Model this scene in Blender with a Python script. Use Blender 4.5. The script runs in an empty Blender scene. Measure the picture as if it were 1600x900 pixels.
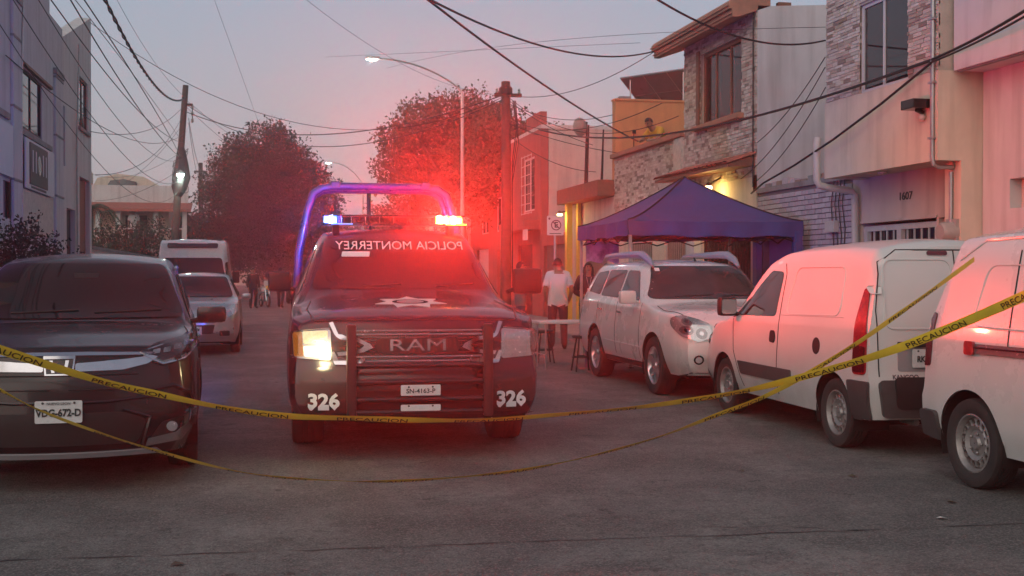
import bpy, bmesh, math, random
import numpy as np
from mathutils import Vector, Matrix
from mathutils.bvhtree import BVHTree
from mathutils.geometry import delaunay_2d_cdt
R = math.radians
sc = bpy.context.scene
COL = sc.collection
random.seed(7)

# ------------------------------------------------------------------ camera
cam_data = bpy.data.cameras.new('camera')
cam_data.sensor_width = 36.0
cam_data.lens = 36.0 * 1850 / 1600
cam_data.clip_end = 3000
cam = bpy.data.objects.new('camera', cam_data)
COL.objects.link(cam)
cam.location = (0, 0, 1.5)
cam.rotation_euler = (R(90) - math.atan(22 / 1850), 0, -math.atan(400 / 1850))
sc.camera = cam

# ------------------------------------------------------------------ dusk sky, last light behind the camera
SUN_EL, SUN_AZ = R(9), R(222)        # azimuth clockwise from +Y
world = bpy.data.worlds.new('World'); sc.world = world
world.use_nodes = True
wn, wl = world.node_tree.nodes, world.node_tree.links
wn.clear()
wout = wn.new('ShaderNodeOutputWorld'); wbg = wn.new('ShaderNodeBackground')
sky = wn.new('ShaderNodeTexSky'); sky.sky_type = 'NISHITA'; sky.sun_disc = False
sky.sun_elevation = R(2.0); sky.sun_rotation = SUN_AZ
sky.air_density = 1.0; sky.dust_density = 2.5; sky.ozone_density = 2.0
wtc = wn.new('ShaderNodeTexCoord'); wsep = wn.new('ShaderNodeSeparateXYZ')
wramp = wn.new('ShaderNodeValToRGB')
wramp.color_ramp.elements[0].position = 0.0; wramp.color_ramp.elements[0].color = (2.85, 2.32, 2.36, 1)
wramp.color_ramp.elements[1].position = 0.75; wramp.color_ramp.elements[1].color = (1.05, 1.25, 1.65, 1)
e = wramp.color_ramp.elements.new(0.10); e.color = (2.5, 2.38, 2.56, 1)
e = wramp.color_ramp.elements.new(0.22); e.color = (1.98, 2.26, 2.74, 1)
wmix = wn.new('ShaderNodeMix'); wmix.data_type = 'RGBA'; wmix.inputs[0].default_value = 0.86
wl.new(wtc.outputs['Generated'], wsep.inputs[0]); wl.new(wsep.outputs['Z'], wramp.inputs[0])
wl.new(sky.outputs[0], wmix.inputs[6]); wl.new(wramp.outputs[0], wmix.inputs[7])
wl.new(wmix.outputs[2], wbg.inputs[0]); wbg.inputs[1].default_value = 0.15
wl.new(wbg.outputs[0], wout.inputs[0])

sun_data = bpy.data.lights.new('sun', 'SUN'); sun_data.energy = 1.25; sun_data.angle = R(80)
sun_data.color = (1.0, 0.87, 0.74)
sun = bpy.data.objects.new('sun', sun_data); COL.objects.link(sun)
sdir = Vector((math.sin(SUN_AZ) * math.cos(SUN_EL + .25), math.cos(SUN_AZ) * math.cos(SUN_EL + .25), math.sin(SUN_EL + .25)))
sun.rotation_euler = (-sdir).to_track_quat('-Z', 'Y').to_euler()

sc.view_settings.view_transform = 'Standard'; sc.view_settings.look = 'None'
sc.view_settings.exposure = 0.52; sc.view_settings.gamma = 1.0
try: sc.view_settings.use_curve_mapping = False
except Exception: pass
sc.render.engine = 'CYCLES'
sc.cycles.use_denoising = True
sc.cycles.max_bounces = 5; sc.cycles.diffuse_bounces = 2; sc.cycles.glossy_bounces = 3
sc.cycles.transmission_bounces = 4; sc.cycles.transparent_max_bounces = 10; sc.cycles.volume_bounces = 0
sc.cycles.sample_clamp_indirect = 4.0
sc.cycles.caustics_reflective = False; sc.cycles.caustics_refractive = False

# ------------------------------------------------------------------ materials
M = {}
def mat(name, col, rough=0.6, metal=0.0, var=0.12, scale=4.0, bump=0.0, bscale=60.0, coat=0.0, emit=None, es=0.0,
        streak=0.0, spec=0.5, rvar=0.1, dust=0.0, alpha=None, trans=0.0, grime=0.0):
    m = bpy.data.materials.new(name); m.use_nodes = True
    nt = m.node_tree; N, L = nt.nodes, nt.links
    b = N['Principled BSDF']
    b.inputs['Roughness'].default_value = rough; b.inputs['Metallic'].default_value = metal
    b.inputs['Specular IOR Level'].default_value = spec
    if coat: b.inputs['Coat Weight'].default_value = coat; b.inputs['Coat Roughness'].default_value = 0.06
    if trans: b.inputs['Transmission Weight'].default_value = trans
    tc = N.new('ShaderNodeTexCoord')
    n1 = N.new('ShaderNodeTexNoise'); n1.inputs['Scale'].default_value = scale; n1.inputs['Detail'].default_value = 6
    n1.inputs['Roughness'].default_value = 0.65
    L.new(tc.outputs['Object'], n1.inputs['Vector'])
    mx = N.new('ShaderNodeMix'); mx.data_type = 'RGBA'
    c = Vector(col[:3])
    lo, hi = c * (1 - var), c * (1 + var)
    mr = N.new('ShaderNodeMapRange'); mr.inputs[1].default_value = 0.3; mr.inputs[2].default_value = 0.7
    L.new(n1.outputs[0], mr.inputs[0]); L.new(mr.outputs[0], mx.inputs[0])
    mx.inputs[6].default_value = (*lo, 1); mx.inputs[7].default_value = (*[min(1, v) for v in hi], 1)
    last = mx.outputs[2]
    if streak:
        mp = N.new('ShaderNodeMapping'); mp.inputs['Scale'].default_value = (2.2, 2.2, 0.18)
        n2 = N.new('ShaderNodeTexNoise'); n2.inputs['Scale'].default_value = 2.0; n2.inputs['Detail'].default_value = 8
        L.new(tc.outputs['Object'], mp.inputs[0]); L.new(mp.outputs[0], n2.inputs['Vector'])
        r2 = N.new('ShaderNodeMapRange'); r2.inputs[1].default_value = 0.48; r2.inputs[2].default_value = 0.75
        r2.inputs[3].default_value = 0.0; r2.inputs[4].default_value = streak
        L.new(n2.outputs[0], r2.inputs[0])
        mx2 = N.new('ShaderNodeMix'); mx2.data_type = 'RGBA'
        L.new(r2.outputs[0], mx2.inputs[0]); L.new(last, mx2.inputs[6])
        mx2.inputs[7].default_value = (c.x * .35, c.y * .33, c.z * .3, 1)
        last = mx2.outputs[2]
    if dust:
        n3 = N.new('ShaderNodeTexNoise'); n3.inputs['Scale'].default_value = 1.7; n3.inputs['Detail'].default_value = 9
        L.new(tc.outputs['Object'], n3.inputs['Vector'])
        r3 = N.new('ShaderNodeMapRange'); r3.inputs[1].default_value = 0.35; r3.inputs[2].default_value = 0.8
        r3.inputs[4].default_value = dust; L.new(n3.outputs[0], r3.inputs[0])
        mx3 = N.new('ShaderNodeMix'); mx3.data_type = 'RGBA'
        L.new(r3.outputs[0], mx3.inputs[0]); L.new(last, mx3.inputs[6]); mx3.inputs[7].default_value = (.2, .17, .15, 1)
        last = mx3.outputs[2]
    if grime:
        sp = N.new('ShaderNodeSeparateXYZ'); L.new(tc.outputs['Object'], sp.inputs[0])
        gz = N.new('ShaderNodeMapRange'); gz.inputs[1].default_value = .95; gz.inputs[2].default_value = .28; L.new(sp.outputs['Z'], gz.inputs[0])
        n5 = N.new('ShaderNodeTexNoise'); n5.inputs['Scale'].default_value = 3.0; n5.inputs['Detail'].default_value = 4; L.new(tc.outputs['Object'], n5.inputs['Vector'])
        g5 = N.new('ShaderNodeMapRange'); g5.inputs[1].default_value = .25; g5.inputs[2].default_value = .85; g5.inputs[4].default_value = grime; L.new(n5.outputs[0], g5.inputs[0])
        mu = N.new('ShaderNodeMath'); mu.operation = 'MULTIPLY'; L.new(gz.outputs[0], mu.inputs[0]); L.new(g5.outputs[0], mu.inputs[1])
        mx5 = N.new('ShaderNodeMix'); mx5.data_type = 'RGBA'; L.new(mu.outputs[0], mx5.inputs[0]); L.new(last, mx5.inputs[6]); mx5.inputs[7].default_value = (.13, .11, .09, 1)
        last = mx5.outputs[2]
    L.new(last, b.inputs['Base Color'])
    if rvar:
        rr = N.new('ShaderNodeMapRange'); rr.inputs[3].default_value = max(0.02, rough - rvar); rr.inputs[4].default_value = min(1, rough + rvar)
        L.new(n1.outputs[0], rr.inputs[0]); L.new(rr.outputs[0], b.inputs['Roughness'])
    if bump:
        n4 = N.new('ShaderNodeTexNoise'); n4.inputs['Scale'].default_value = bscale; n4.inputs['Detail'].default_value = 5
        L.new(tc.outputs['Object'], n4.inputs['Vector'])
        bp = N.new('ShaderNodeBump'); bp.inputs['Strength'].default_value = min(1, bump); bp.inputs['Distance'].default_value = 0.02
        L.new(n4.outputs[0], bp.inputs['Height']); L.new(bp.outputs[0], b.inputs['Normal'])
    if emit:
        b.inputs['Emission Color'].default_value = (*emit, 1); b.inputs['Emission Strength'].default_value = es
    M[name] = m
    return m

def clear_glass(name, tint=(.9, .9, .9), refl=0.03):
    m = bpy.data.materials.new(name); m.use_nodes = True
    N, L = m.node_tree.nodes, m.node_tree.links; N.clear()
    o = N.new('ShaderNodeOutputMaterial'); t = N.new('ShaderNodeBsdfTransparent'); g = N.new('ShaderNodeBsdfGlossy')
    t.inputs[0].default_value = (*tint, 1); g.inputs['Roughness'].default_value = .06
    fr = N.new('ShaderNodeFresnel'); fr.inputs[0].default_value = 1.5
    ad = N.new('ShaderNodeMath'); ad.operation = 'ADD'; ad.inputs[1].default_value = refl; ad.use_clamp = True
    mx = N.new('ShaderNodeMixShader')
    L.new(fr.outputs[0], ad.inputs[0]); L.new(ad.outputs[0], mx.inputs[0]); L.new(t.outputs[0], mx.inputs[1]); L.new(g.outputs[0], mx.inputs[2])
    L.new(mx.outputs[0], o.inputs[0]); M[name] = m
    return m

mat('paint_black', (.009, .009, .011), .24, 0, .1, 3, coat=.25, dust=.008, spec=.4)
mat('paint_navy', (.010, .011, .020), .26, 0, .1, 3, coat=.3, dust=.012, spec=.4, rvar=.04)
mat('paint_white', (.62, .61, .59), .28, 0, .015, 2, coat=.7, dust=.02, grime=.22)
mat('paint_white_dusty', (.60, .59, .57), .36, 0, .02, 2, coat=.4, dust=.08, grime=.5)
mat('paint_silver', (.36, .36, .37), .3, .6, .05, 3, coat=.7, dust=.1)
mat('paint_grey', (.30, .30, .31), .4, .2, .05, 3)
mat('car_glass', (.008, .009, .010), .05, 0, .2, 2, rvar=.03, spec=.32)
mat('car_glass_soft', (.030, .032, .033), .06, 0, .5, 1.2, rvar=.03, spec=.45)
mat('chrome', (.52, .52, .54), .16, 1.0, .05, 9, rvar=.05)
mat('chrome_dark', (.30, .30, .31), .25, .7, .1, 20, rvar=.08)
mat('reflector', (.62, .62, .63), .25, .55, .15, 25, bump=.12, bscale=60, rvar=.08)
mat('alloy', (.55, .55, .56), .3, .9, .1, 12)
mat('steel_wheel', (.33, .31, .30), .5, .6, .3, 9, bump=.1)
mat('rubber', (.022, .021, .021), .85, 0, .35, 14, bump=.25, bscale=120, dust=.12)
mat('black_plastic', (.016, .016, .017), .55, 0, .2, 12, bump=.12, bscale=300, dust=.025, spec=.35)
mat('dark_plastic', (.04, .04, .042), .6, 0, .25, 12, bump=.12, bscale=300, dust=.2)
mat('black_gloss', (.012, .012, .012), .2, 0, .2, 6)
mat('underbody', (.008, .008, .008), .95, 0, .3, 8)
mat('seam_dark', (.012, .012, .012), .9, 0, 0, 5)
mat('plate_white', (.62, .62, .60), .45, 0, .08, 40)
mat('plate_ink', (.02, .035, .03), .5, 0, .1, 40)
mat('white_print', (.72, .72, .72), .5, 0, .05, 30)
mat('tail_red', (.32, .008, .010), .12, 0, .35, 22, bump=.3, bscale=110, coat=.6)
mat('tail_red_dark', (.10, .006, .010), .15, 0, .3, 30, coat=.6)
mat('amber_lens', (.55, .20, .02), .15, 0, .3, 50, bump=.3, bscale=120, emit=(1, .40, .05), es=.10)
clear_glass('lens_cover')
# ------------------------------------------------------------------ mesh helpers
def link(name, me, m=None, parent=None, smooth=None):
    o = bpy.data.objects.new(name, me)
    COL.objects.link(o)
    if m is not None and not me.materials:
        me.materials.append(M[m] if isinstance(m, str) else m)
    if smooth is not None:
        me.shade_smooth() if smooth else me.shade_flat()
        if smooth: me.set_sharp_from_angle(angle=R(smooth if smooth is not True else 38))
    if parent is not None: o.parent = parent
    return o

class MB:
    def __init__(s): s.v, s.f = [], []
    def add(s, vs, fs):
        k = len(s.v); s.v += [tuple(v) for v in vs]; s.f += [tuple(i + k for i in f) for f in fs]; return s
    def box(s, x0, x1, y0, y1, z0, z1, mx=None, ch=0.0):
        if x0 > x1: x0, x1 = x1, x0
        if y0 > y1: y0, y1 = y1, y0
        if z0 > z1: z0, z1 = z1, z0
        if ch <= 0:
            vs = [(x, y, z) for z in (z0, z1) for y in (y0, y1) for x in (x0, x1)]
            fs = [(0, 2, 3, 1), (4, 5, 7, 6), (0, 1, 5, 4), (2, 6, 7, 3), (0, 4, 6, 2), (1, 3, 7, 5)]
        else:
            bm = bmesh.new(); bmesh.ops.create_cube(bm, size=1)
            for v in bm.verts:
                v.co = Vector((x0 + (v.co.x + .5) * (x1 - x0), y0 + (v.co.y + .5) * (y1 - y0), z0 + (v.co.z + .5) * (z1 - z0)))
            bmesh.ops.bevel(bm, geom=list(bm.edges), offset=ch, segments=2, affect='EDGES', profile=.6)
            bm.verts.index_update(); vs = [tuple(v.co) for v in bm.verts]; fs = [tuple(v.index for v in f.verts) for f in bm.faces]; bm.free()
        if mx is not None: vs = [tuple(mx @ Vector(v)) for v in vs]
        return s.add(vs, fs)
    def prism(s, poly, axis, a, b, mx=None):
        n = len(poly)
        def P(p, t): return {'x': (t, p[0], p[1]), 'y': (p[0], t, p[1]), 'z': (p[0], p[1], t)}[axis]
        vs = [P(p, a) for p in poly] + [P(p, b) for p in poly]
        fs = [tuple(range(n))[::-1], tuple(range(n, 2 * n))] + [(i, (i + 1) % n, n + (i + 1) % n, n + i) for i in range(n)]
        if mx is not None: vs = [tuple(mx @ Vector(v)) for v in vs]
        return s.add(vs, fs)
    def tube(s, pts, r, n=8, cap=True, closed=False):
        pts = [Vector(p) for p in pts]; k = len(pts)
        rs = r if isinstance(r, (list, tuple)) else [r] * k
        vs, fs, up = [], [], None
        for i, p in enumerate(pts):
            if closed: t = pts[(i + 1) % k] - pts[i - 1]
            else: t = pts[min(i + 1, k - 1)] - pts[max(i - 1, 0)]
            if t.length < 1e-9: t = Vector((0, 0, 1))
            t.normalize()
            if up is None: up = Vector((0, 0, 1)) if abs(t.z) < .9 else Vector((1, 0, 0))
            a = t.cross(up); 
            if a.length < 1e-6: a = t.cross(Vector((0, 1, 0)))
            a.normalize(); b = a.cross(t); up = b
            for j in range(n):
                q = 2 * math.pi * j / n
                vs.append(p + (a * math.cos(q) + b * math.sin(q)) * rs[i])
        m = k if closed else k - 1
        for i in range(m):
            for j in range(n):
                i2 = (i + 1) % k
                fs.append((i * n + j, i * n + (j + 1) % n, i2 * n + (j + 1) % n, i2 * n + j))
        if cap and not closed:
            fs.append(tuple(range(n))[::-1]); fs.append(tuple(range((k - 1) * n, k * n)))
        return s.add(vs, fs)
    def lathe(s, prof, n=24, axis='z', mx=None, cap=False):
        vs, fs = [], []
        for (r, h) in prof:
            for j in range(n):
                q = 2 * math.pi * j / n; c, d = r * math.cos(q), r * math.sin(q)
                vs.append({'z': (c, d, h), 'x': (h, c, d), 'y': (c, h, d)}[axis])
        for i in range(len(prof) - 1):
            for j in range(n):
                fs.append((i * n + j, i * n + (j + 1) % n, (i + 1) * n + (j + 1) % n, (i + 1) * n + j))
        if cap:
            fs.append(tuple(range(n))[::-1]); fs.append(tuple(range((len(prof) - 1) * n, len(prof) * n)))
        if mx is not None: vs = [tuple(mx @ Vector(v)) for v in vs]
        return s.add(vs, fs)
    def sphere(s, c, r, n=14, k=8, sx=1, sy=1, sz=1):
        prof = [(max(1e-4, r * math.sin(math.pi * i / k)), -r * math.cos(math.pi * i / k)) for i in range(k + 1)]
        return s.lathe(prof, n, 'z', Matrix.Translation(c) @ Matrix.Diagonal((sx, sy, sz, 1)))
    def grid(s, P):       # P[i][j] points
        n, m = len(P), len(P[0])
        vs = [p for row in P for p in row]
        fs = [(i * m + j, i * m + j + 1, (i + 1) * m + j + 1, (i + 1) * m + j) for i in range(n - 1) for j in range(m - 1)]
        return s.add(vs, fs)
    def mesh(s, name, fix=True):
        me = bpy.data.meshes.new(name); me.from_pydata(s.v, [], s.f)
        if fix:
            bm = bmesh.new(); bm.from_mesh(me); bmesh.ops.recalc_face_normals(bm, faces=bm.faces); bm.to_mesh(me); bm.free()
        me.update(); return me
    def build(s, name, m, parent=None, smooth=None, fix=True):
        return link(name, s.mesh(name, fix), m, parent, smooth)

def tag(o, label=None, cat=None, group=None, kind=None):
    if label: o['label'] = label
    if cat: o['category'] = cat
    if group: o['group'] = group
    if kind: o['kind'] = kind
    return o
def thing(name, label, cat, loc=(0, 0, 0), rz=0, group=None):
    o = bpy.data.objects.new(name, None); COL.objects.link(o)
    o.empty_display_size = .1
    o.location = loc; o.rotation_euler = (0, 0, rz)
    return tag(o, label, cat, group)
def bx(name, m, parent, x0, x1, y0, y1, z0, z1, ch=0.0, smooth=None):
    return MB().box(x0, x1, y0, y1, z0, z1, ch=ch).build(name, m, parent, smooth)

def wall_x(X, th, y0, y1, z0, z1, holes, ztop=None):
    """a wall in the plane x=X (thickness th towards +th sign), rectangular holes (y0,y1,z0,z1) really open"""
    ys = sorted(set([y0, y1] + [v for h in holes for v in h[:2] if y0 < v < y1]))
    zs = sorted(set([z0, z1] + [v for h in holes for v in h[2:] if z0 < v < z1]))
    def solid(i, j):
        if i < 0 or j < 0 or i >= len(ys) - 1 or j >= len(zs) - 1: return False
        a, b = (ys[i] + ys[i + 1]) / 2, (zs[j] + zs[j + 1]) / 2
        return not any(h[0] < a < h[1] and h[2] < b < h[3] for h in holes)
    mb = MB(); XB = X + th
    zt = (lambda y, z: z if abs(z - z1) > 1e-6 or ztop is None else ztop(y))
    for i in range(len(ys) - 1):
        for j in range(len(zs) - 1):
            if not solid(i, j): continue
            a, b, c, d = ys[i], ys[i + 1], zs[j], zs[j + 1]
            da, db = zt(a, d), zt(b, d)
            mb.add([(X, a, c), (X, b, c), (X, b, db), (X, a, da)], [(0, 1, 2, 3)])
            mb.add([(XB, a, c), (XB, b, c), (XB, b, db), (XB, a, da)], [(3, 2, 1, 0)])
            if not solid(i - 1, j): mb.add([(X, a, c), (XB, a, c), (XB, a, da), (X, a, da)], [(3, 2, 1, 0)])
            if not solid(i + 1, j): mb.add([(X, b, c), (XB, b, c), (XB, b, db), (X, b, db)], [(0, 1, 2, 3)])
            if not solid(i, j - 1): mb.add([(X, a, c), (XB, a, c), (XB, b, c), (X, b, c)], [(0, 1, 2, 3)])
            if not solid(i, j + 1): mb.add([(X, a, da), (XB, a, da), (XB, b, db), (X, b, db)], [(3, 2, 1, 0)])
    bm = bmesh.new()
    me = mb.mesh('w', fix=False); bm.from_mesh(me); bmesh.ops.remove_doubles(bm, verts=bm.verts, dist=1e-5)
    bmesh.ops.recalc_face_normals(bm, faces=bm.faces); bm.to_mesh(me); bm.free()
    return me

_txt = {}
def text_mesh(s, size=1.0, extrude=0.0, bold=0.0, space=1.0):
    """flat lettering mesh, centred, in the XY plane"""
    cu = bpy.data.curves.new('t', 'FONT'); cu.body = s; cu.size = size; cu.align_x = 'CENTER'; cu.align_y = 'CENTER'
    cu.extrude = extrude; cu.offset = bold; cu.space_character = space; cu.resolution_u = 3
    o = bpy.data.objects.new('t', cu); COL.objects.link(o)
    dg = bpy.context.evaluated_depsgraph_get(); dg.update()
    me = bpy.data.meshes.new_from_object(o.evaluated_get(dg))
    bpy.data.objects.remove(o); bpy.data.curves.remove(cu)
    me.materials.clear()
    return me
def place_text(name, s, size, m, parent, loc, ax, ay, bold=0.0, extrude=0.004, sx=1.0):
    """lettering with its baseline along ax and its height along ay"""
    me = text_mesh(s, size, extrude, bold)
    ax, ay = Vector(ax).normalized(), Vector(ay).normalized(); az = ax.cross(ay)
    X = Matrix((ax, ay, az)).transposed().to_4x4(); X.translation = Vector(loc)
    me.transform(X @ Matrix.Diagonal((sx, 1, 1, 1)))
    return link(name, me, m, parent)

def rounded(poly, r, n=4):
    out = []; k = len(poly)
    for i in range(k):
        p0, p, p1 = Vector(poly[i - 1]), Vector(poly[i]), Vector(poly[(i + 1) % k])
        a, b = p0 - p, p1 - p
        ra = min(r, a.length * .45, b.length * .45)
        A, B = p + a.normalized() * ra, p + b.normalized() * ra
        for j in range(n + 1):
            t = j / n
            q = A * (1 - t) ** 2 + p * 2 * t * (1 - t) + B * t * t
            out.append((q.x, q.y))
    return out
def inside(p, poly):
    c = False; x, y = p; j = len(poly) - 1
    for i in range(len(poly)):
        xi, yi = poly[i]; xj, yj = poly[j]
        if (yi > y) != (yj > y) and x < (xj - xi) * (y - yi) / (yj - yi) + xi: c = not c
        j = i
    return c
def subdiv(poly, g):
    out = []
    for i, p in enumerate(poly):
        q = poly[(i + 1) % len(poly)]
        d = math.dist(p, q); n = max(1, int(math.ceil(d / g)))
        out += [(p[0] + (q[0] - p[0]) * t / n, p[1] + (q[1] - p[1]) * t / n) for t in range(n)]
    return out
def fill2d(poly, g):
    o = subdiv(poly, g); n = len(o)
    xs = [p[0] for p in o]; ys = [p[1] for p in o]
    pts = [Vector(p) for p in o]
    nx, ny = int((max(xs) - min(xs)) / g), int((max(ys) - min(ys)) / g)
    for i in range(1, nx + 1):
        for j in range(1, ny + 1):
            q = (min(xs) + i * g * .97, min(ys) + j * g * .97)
            if inside(q, o) and min(math.dist(q, p) for p in o) > g * .45: pts.append(Vector(q))
    r = delaunay_2d_cdt(pts, [(i, (i + 1) % n) for i in range(n)], [], 1, 1e-6)
    return [(v.x, v.y) for v in r[0]], [tuple(f) for f in r[2]]
# ================================================================== the setting
def road_material():
    m = bpy.data.materials.new('worn_road'); m.use_nodes = True
    N, L = m.node_tree.nodes, m.node_tree.links; b = N['Principled BSDF']
    tc = N.new('ShaderNodeTexCoord')
    def noise(scale, det=6, mp=None):
        n = N.new('ShaderNodeTexNoise'); n.inputs['Scale'].default_value = scale; n.inputs['Detail'].default_value = det; n.inputs['Roughness'].default_value = .65
        src = tc.outputs['Object']
        if mp:
            q = N.new('ShaderNodeMapping'); q.inputs['Scale'].default_value = mp; L.new(src, q.inputs[0]); src = q.outputs[0]
        L.new(src, n.inputs['Vector']); return n.outputs[0]
    def ramp(s, lo, hi, a=0., b_=1.):
        r = N.new('ShaderNodeMapRange'); r.inputs[1].default_value = lo; r.inputs[2].default_value = hi; r.inputs[3].default_value = a; r.inputs[4].default_value = b_
        L.new(s, r.inputs[0]); return r.outputs[0]
    def mixc(fac, a, c):
        x = N.new('ShaderNodeMix'); x.data_type = 'RGBA'; L.new(fac, x.inputs[0])
        for i, v in ((6, a), (7, c)):
            if isinstance(v, tuple): x.inputs[i].default_value = (*v, 1)
            else: L.new(v, x.inputs[i])
        return x.outputs[2]
    big = mixc(ramp(noise(.55, 9), .38, .62), (.075, .075, .071), (.190, .184, .170))
    patch = mixc(ramp(noise(1.6, 7), .50, .58, 0, .7), big, (.070, .070, .066))
    lanes = mixc(ramp(noise(1.0, 7, (1.5, .09, 1)), .46, .66, 0, .6), patch, (.066, .065, .062))         # tyre polished bands
    pale = mixc(ramp(noise(2.4, 9), .55, .75, 0, .6), lanes, (.24, .23, .21))                             # dusty worn places
    spots = mixc(ramp(noise(2.6, 3), .655, .70, 0, .85), pale, (.022, .021, .020))                          # oil drops
    vor = N.new('ShaderNodeTexVoronoi'); vor.inputs['Scale'].default_value = 75; L.new(tc.outputs['Object'], vor.inputs['Vector'])
    fleck = mixc(ramp(noise(60, 3), .50, .62, 0, .75), spots, (.27, .26, .24))
    grain = mixc(ramp(noise(15, 6), .36, .50, .65, 0), fleck, (.050, .050, .047))
    grit = mixc(ramp(noise(22, 4, (1, 1.3, 1)), .55, .68, 0, .6), grain, (.30, .29, .265))
    dark = mixc(ramp(noise(45, 3, (1.1, .9, 1)), .56, .66, 0, .7), grit, (.028, .028, .027))
    x = N.new('ShaderNodeMix'); x.data_type = 'RGBA'; x.inputs[0].default_value = .15; L.new(dark, x.inputs[6]); L.new(spots, x.inputs[7])
    L.new(x.outputs[2], b.inputs['Base Color'])
    L.new(ramp(noise(1.2, 6), .3, .7, .62, .9), b.inputs['Roughness'])
    bp = N.new('ShaderNodeBump'); bp.inputs['Strength'].default_value = .55; bp.inputs['Distance'].default_value = .012
    ad = N.new('ShaderNodeMath'); ad.operation = 'ADD'; L.new(noise(70, 4), ad.inputs[0]); L.new(vor.outputs['Distance'], ad.inputs[1])
    L.new(ad.outputs[0], bp.inputs['Height']); L.new(bp.outputs[0], b.inputs['Normal'])
    M['worn_road'] = m
road_material()
mat('concrete', (.24, .23, .22), .85, 0, .25, 3, bump=.3, bscale=40, streak=.3)
mat('earth', (.12, .10, .08), .95, 0, .3, 2, bump=.3)
mat('tar', (.045, .044, .042), .7, 0, .2, 6)
mat('plaster_cream', (.62, .52, .41), .85, 0, .07, 2.5, bump=.15, bscale=90, streak=.42)
mat('plaster_white', (.56, .54, .52), .85, 0, .06, 2.0, bump=.15, bscale=90, streak=.42)
mat('plaster_rose', (.56, .46, .40), .85, 0, .07, 2.0, bump=.15, bscale=90, streak=.42)
mat('plaster_grey', (.50, .49, .50), .85, 0, .08, 2.0, bump=.15, bscale=90, streak=.4)
mat('plaster_orange', (.60, .26, .115), .85, 0, .10, 2.5, bump=.15, bscale=90, streak=.2)
mat('plaster_red', (.34, .10, .08), .85, 0, .12, 2.5, bump=.15, bscale=90, streak=.3)
mat('mortar', (.42, .36, .30), .9, 0, .12, 8, bump=.2)
for i, cc in enumerate([(.48, .40, .32), (.41, .33, .26), (.55, .48, .40), (.28, .21, .165), (.60, .54, .46)]): mat('stone_%d' % i, cc, .85, 0, .18, 11, bump=.5, bscale=45)
for i, cc in enumerate([(.50, .45, .47), (.46, .41, .44), (.54, .49, .50), (.42, .37, .40)]): mat('brick_%d' % i, cc, .85, 0, .14, 10, bump=.4, bscale=60, streak=.2)
mat('brick_joint', (.17, .14, .15), .95, 0, .15, 10)
mat('timber_brown', (.20, .085, .05), .65, 0, .25, 6, bump=.2, bscale=50)
mat('eave_brown', (.36, .165, .10), .65, 0, .2, 5, bump=.2, bscale=50)
mat('roof_tile', (.36, .105, .07), .8, 0, .25, 6, bump=.3, bscale=40)
mat('window_white', (.55, .54, .52), .5, 0, .05, 6)
mat('window_glass', (.02, .022, .025), .04, 0, .25, 1.5, rvar=.02, spec=.8)
mat('curtain', (.20, .125, .085), .9, 0, .3, 8)
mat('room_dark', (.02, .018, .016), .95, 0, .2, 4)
mat('iron_black', (.02, .019, .018), .55, .3, .3, 9)
mat('iron_white', (.5, .49, .47), .55, 0, .12, 9)
mat('galvanised', (.40, .40, .40), .4, .8, .15, 9)
mat('pvc_pipe', (.50, .46, .41), .5, 0, .08, 5, dust=.2)
mat('meter_grey', (.33, .31, .28), .5, 0, .12, 8, dust=.2)
mat('banner_white', (.58, .57, .58), .6, 0, .05, 4, streak=.12)
mat('banner_dark', (.05, .035, .04), .5, 0, .4, 9)
mat('solar_cell', (.10, .10, .125), .3, 0, .15, 3)
mat('awning_cloth', (.3, .28, .3), .8, 0, .1, 4)
mat('lit_room', (.5, .4, .2), .8, 0, .3, 1.6, emit=(1.0, .62, .25), es=.55)
mat('bulb_warm', (.8, .7, .4), .3, 0, 0, 3, emit=(1.0, .70, .28), es=14)
mat('bulb_white', (.8, .8, .8), .3, 0, 0, 3, emit=(.82, 1.0, .92), es=22)
mat('paint_yellow', (.60, .40, .07), .7, 0, .12, 6)
mat('paint_lilac', (.20, .17, .34), .7, 0, .12, 4)
mat('shutter_brown', (.20, .135, .115), .5, .2, .2, 6)

def structure(name, me_or_mb, m, **k):
    o = me_or_mb.build(name, m) if isinstance(me_or_mb, MB) else link(name, me_or_mb, m)
    o['kind'] = 'structure'; return o
structure('ground', MB().add([(-400, -300, -.06), (400, -300, -.06), (400, 700, -.06), (-400, 700, -.06)], [(0, 1, 2, 3)]), 'earth')
KL, KR = -2.75, 6.95
structure('road', MB().add([(KL - .05, -30, 0), (KR + .05, -30, 0), (KR + .05, 160, 0), (KL - .05, 160, 0)], [(0, 1, 2, 3)]), 'worn_road')
for nm, x0, x1 in (('pavement_left', -3.95, KL - .15), ('pavement_right', KR + .15, 9.2)):
    structure(nm, MB().box(x0, x1, -30, 160, -.05, .13), 'concrete')
for nm, x0, x1 in (('kerb_left', KL - .15, KL), ('kerb_right', KR, KR + .15)):
    structure(nm, MB().box(x0, x1, -30, 160, -.05, .136, ch=.02), 'concrete')
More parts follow.
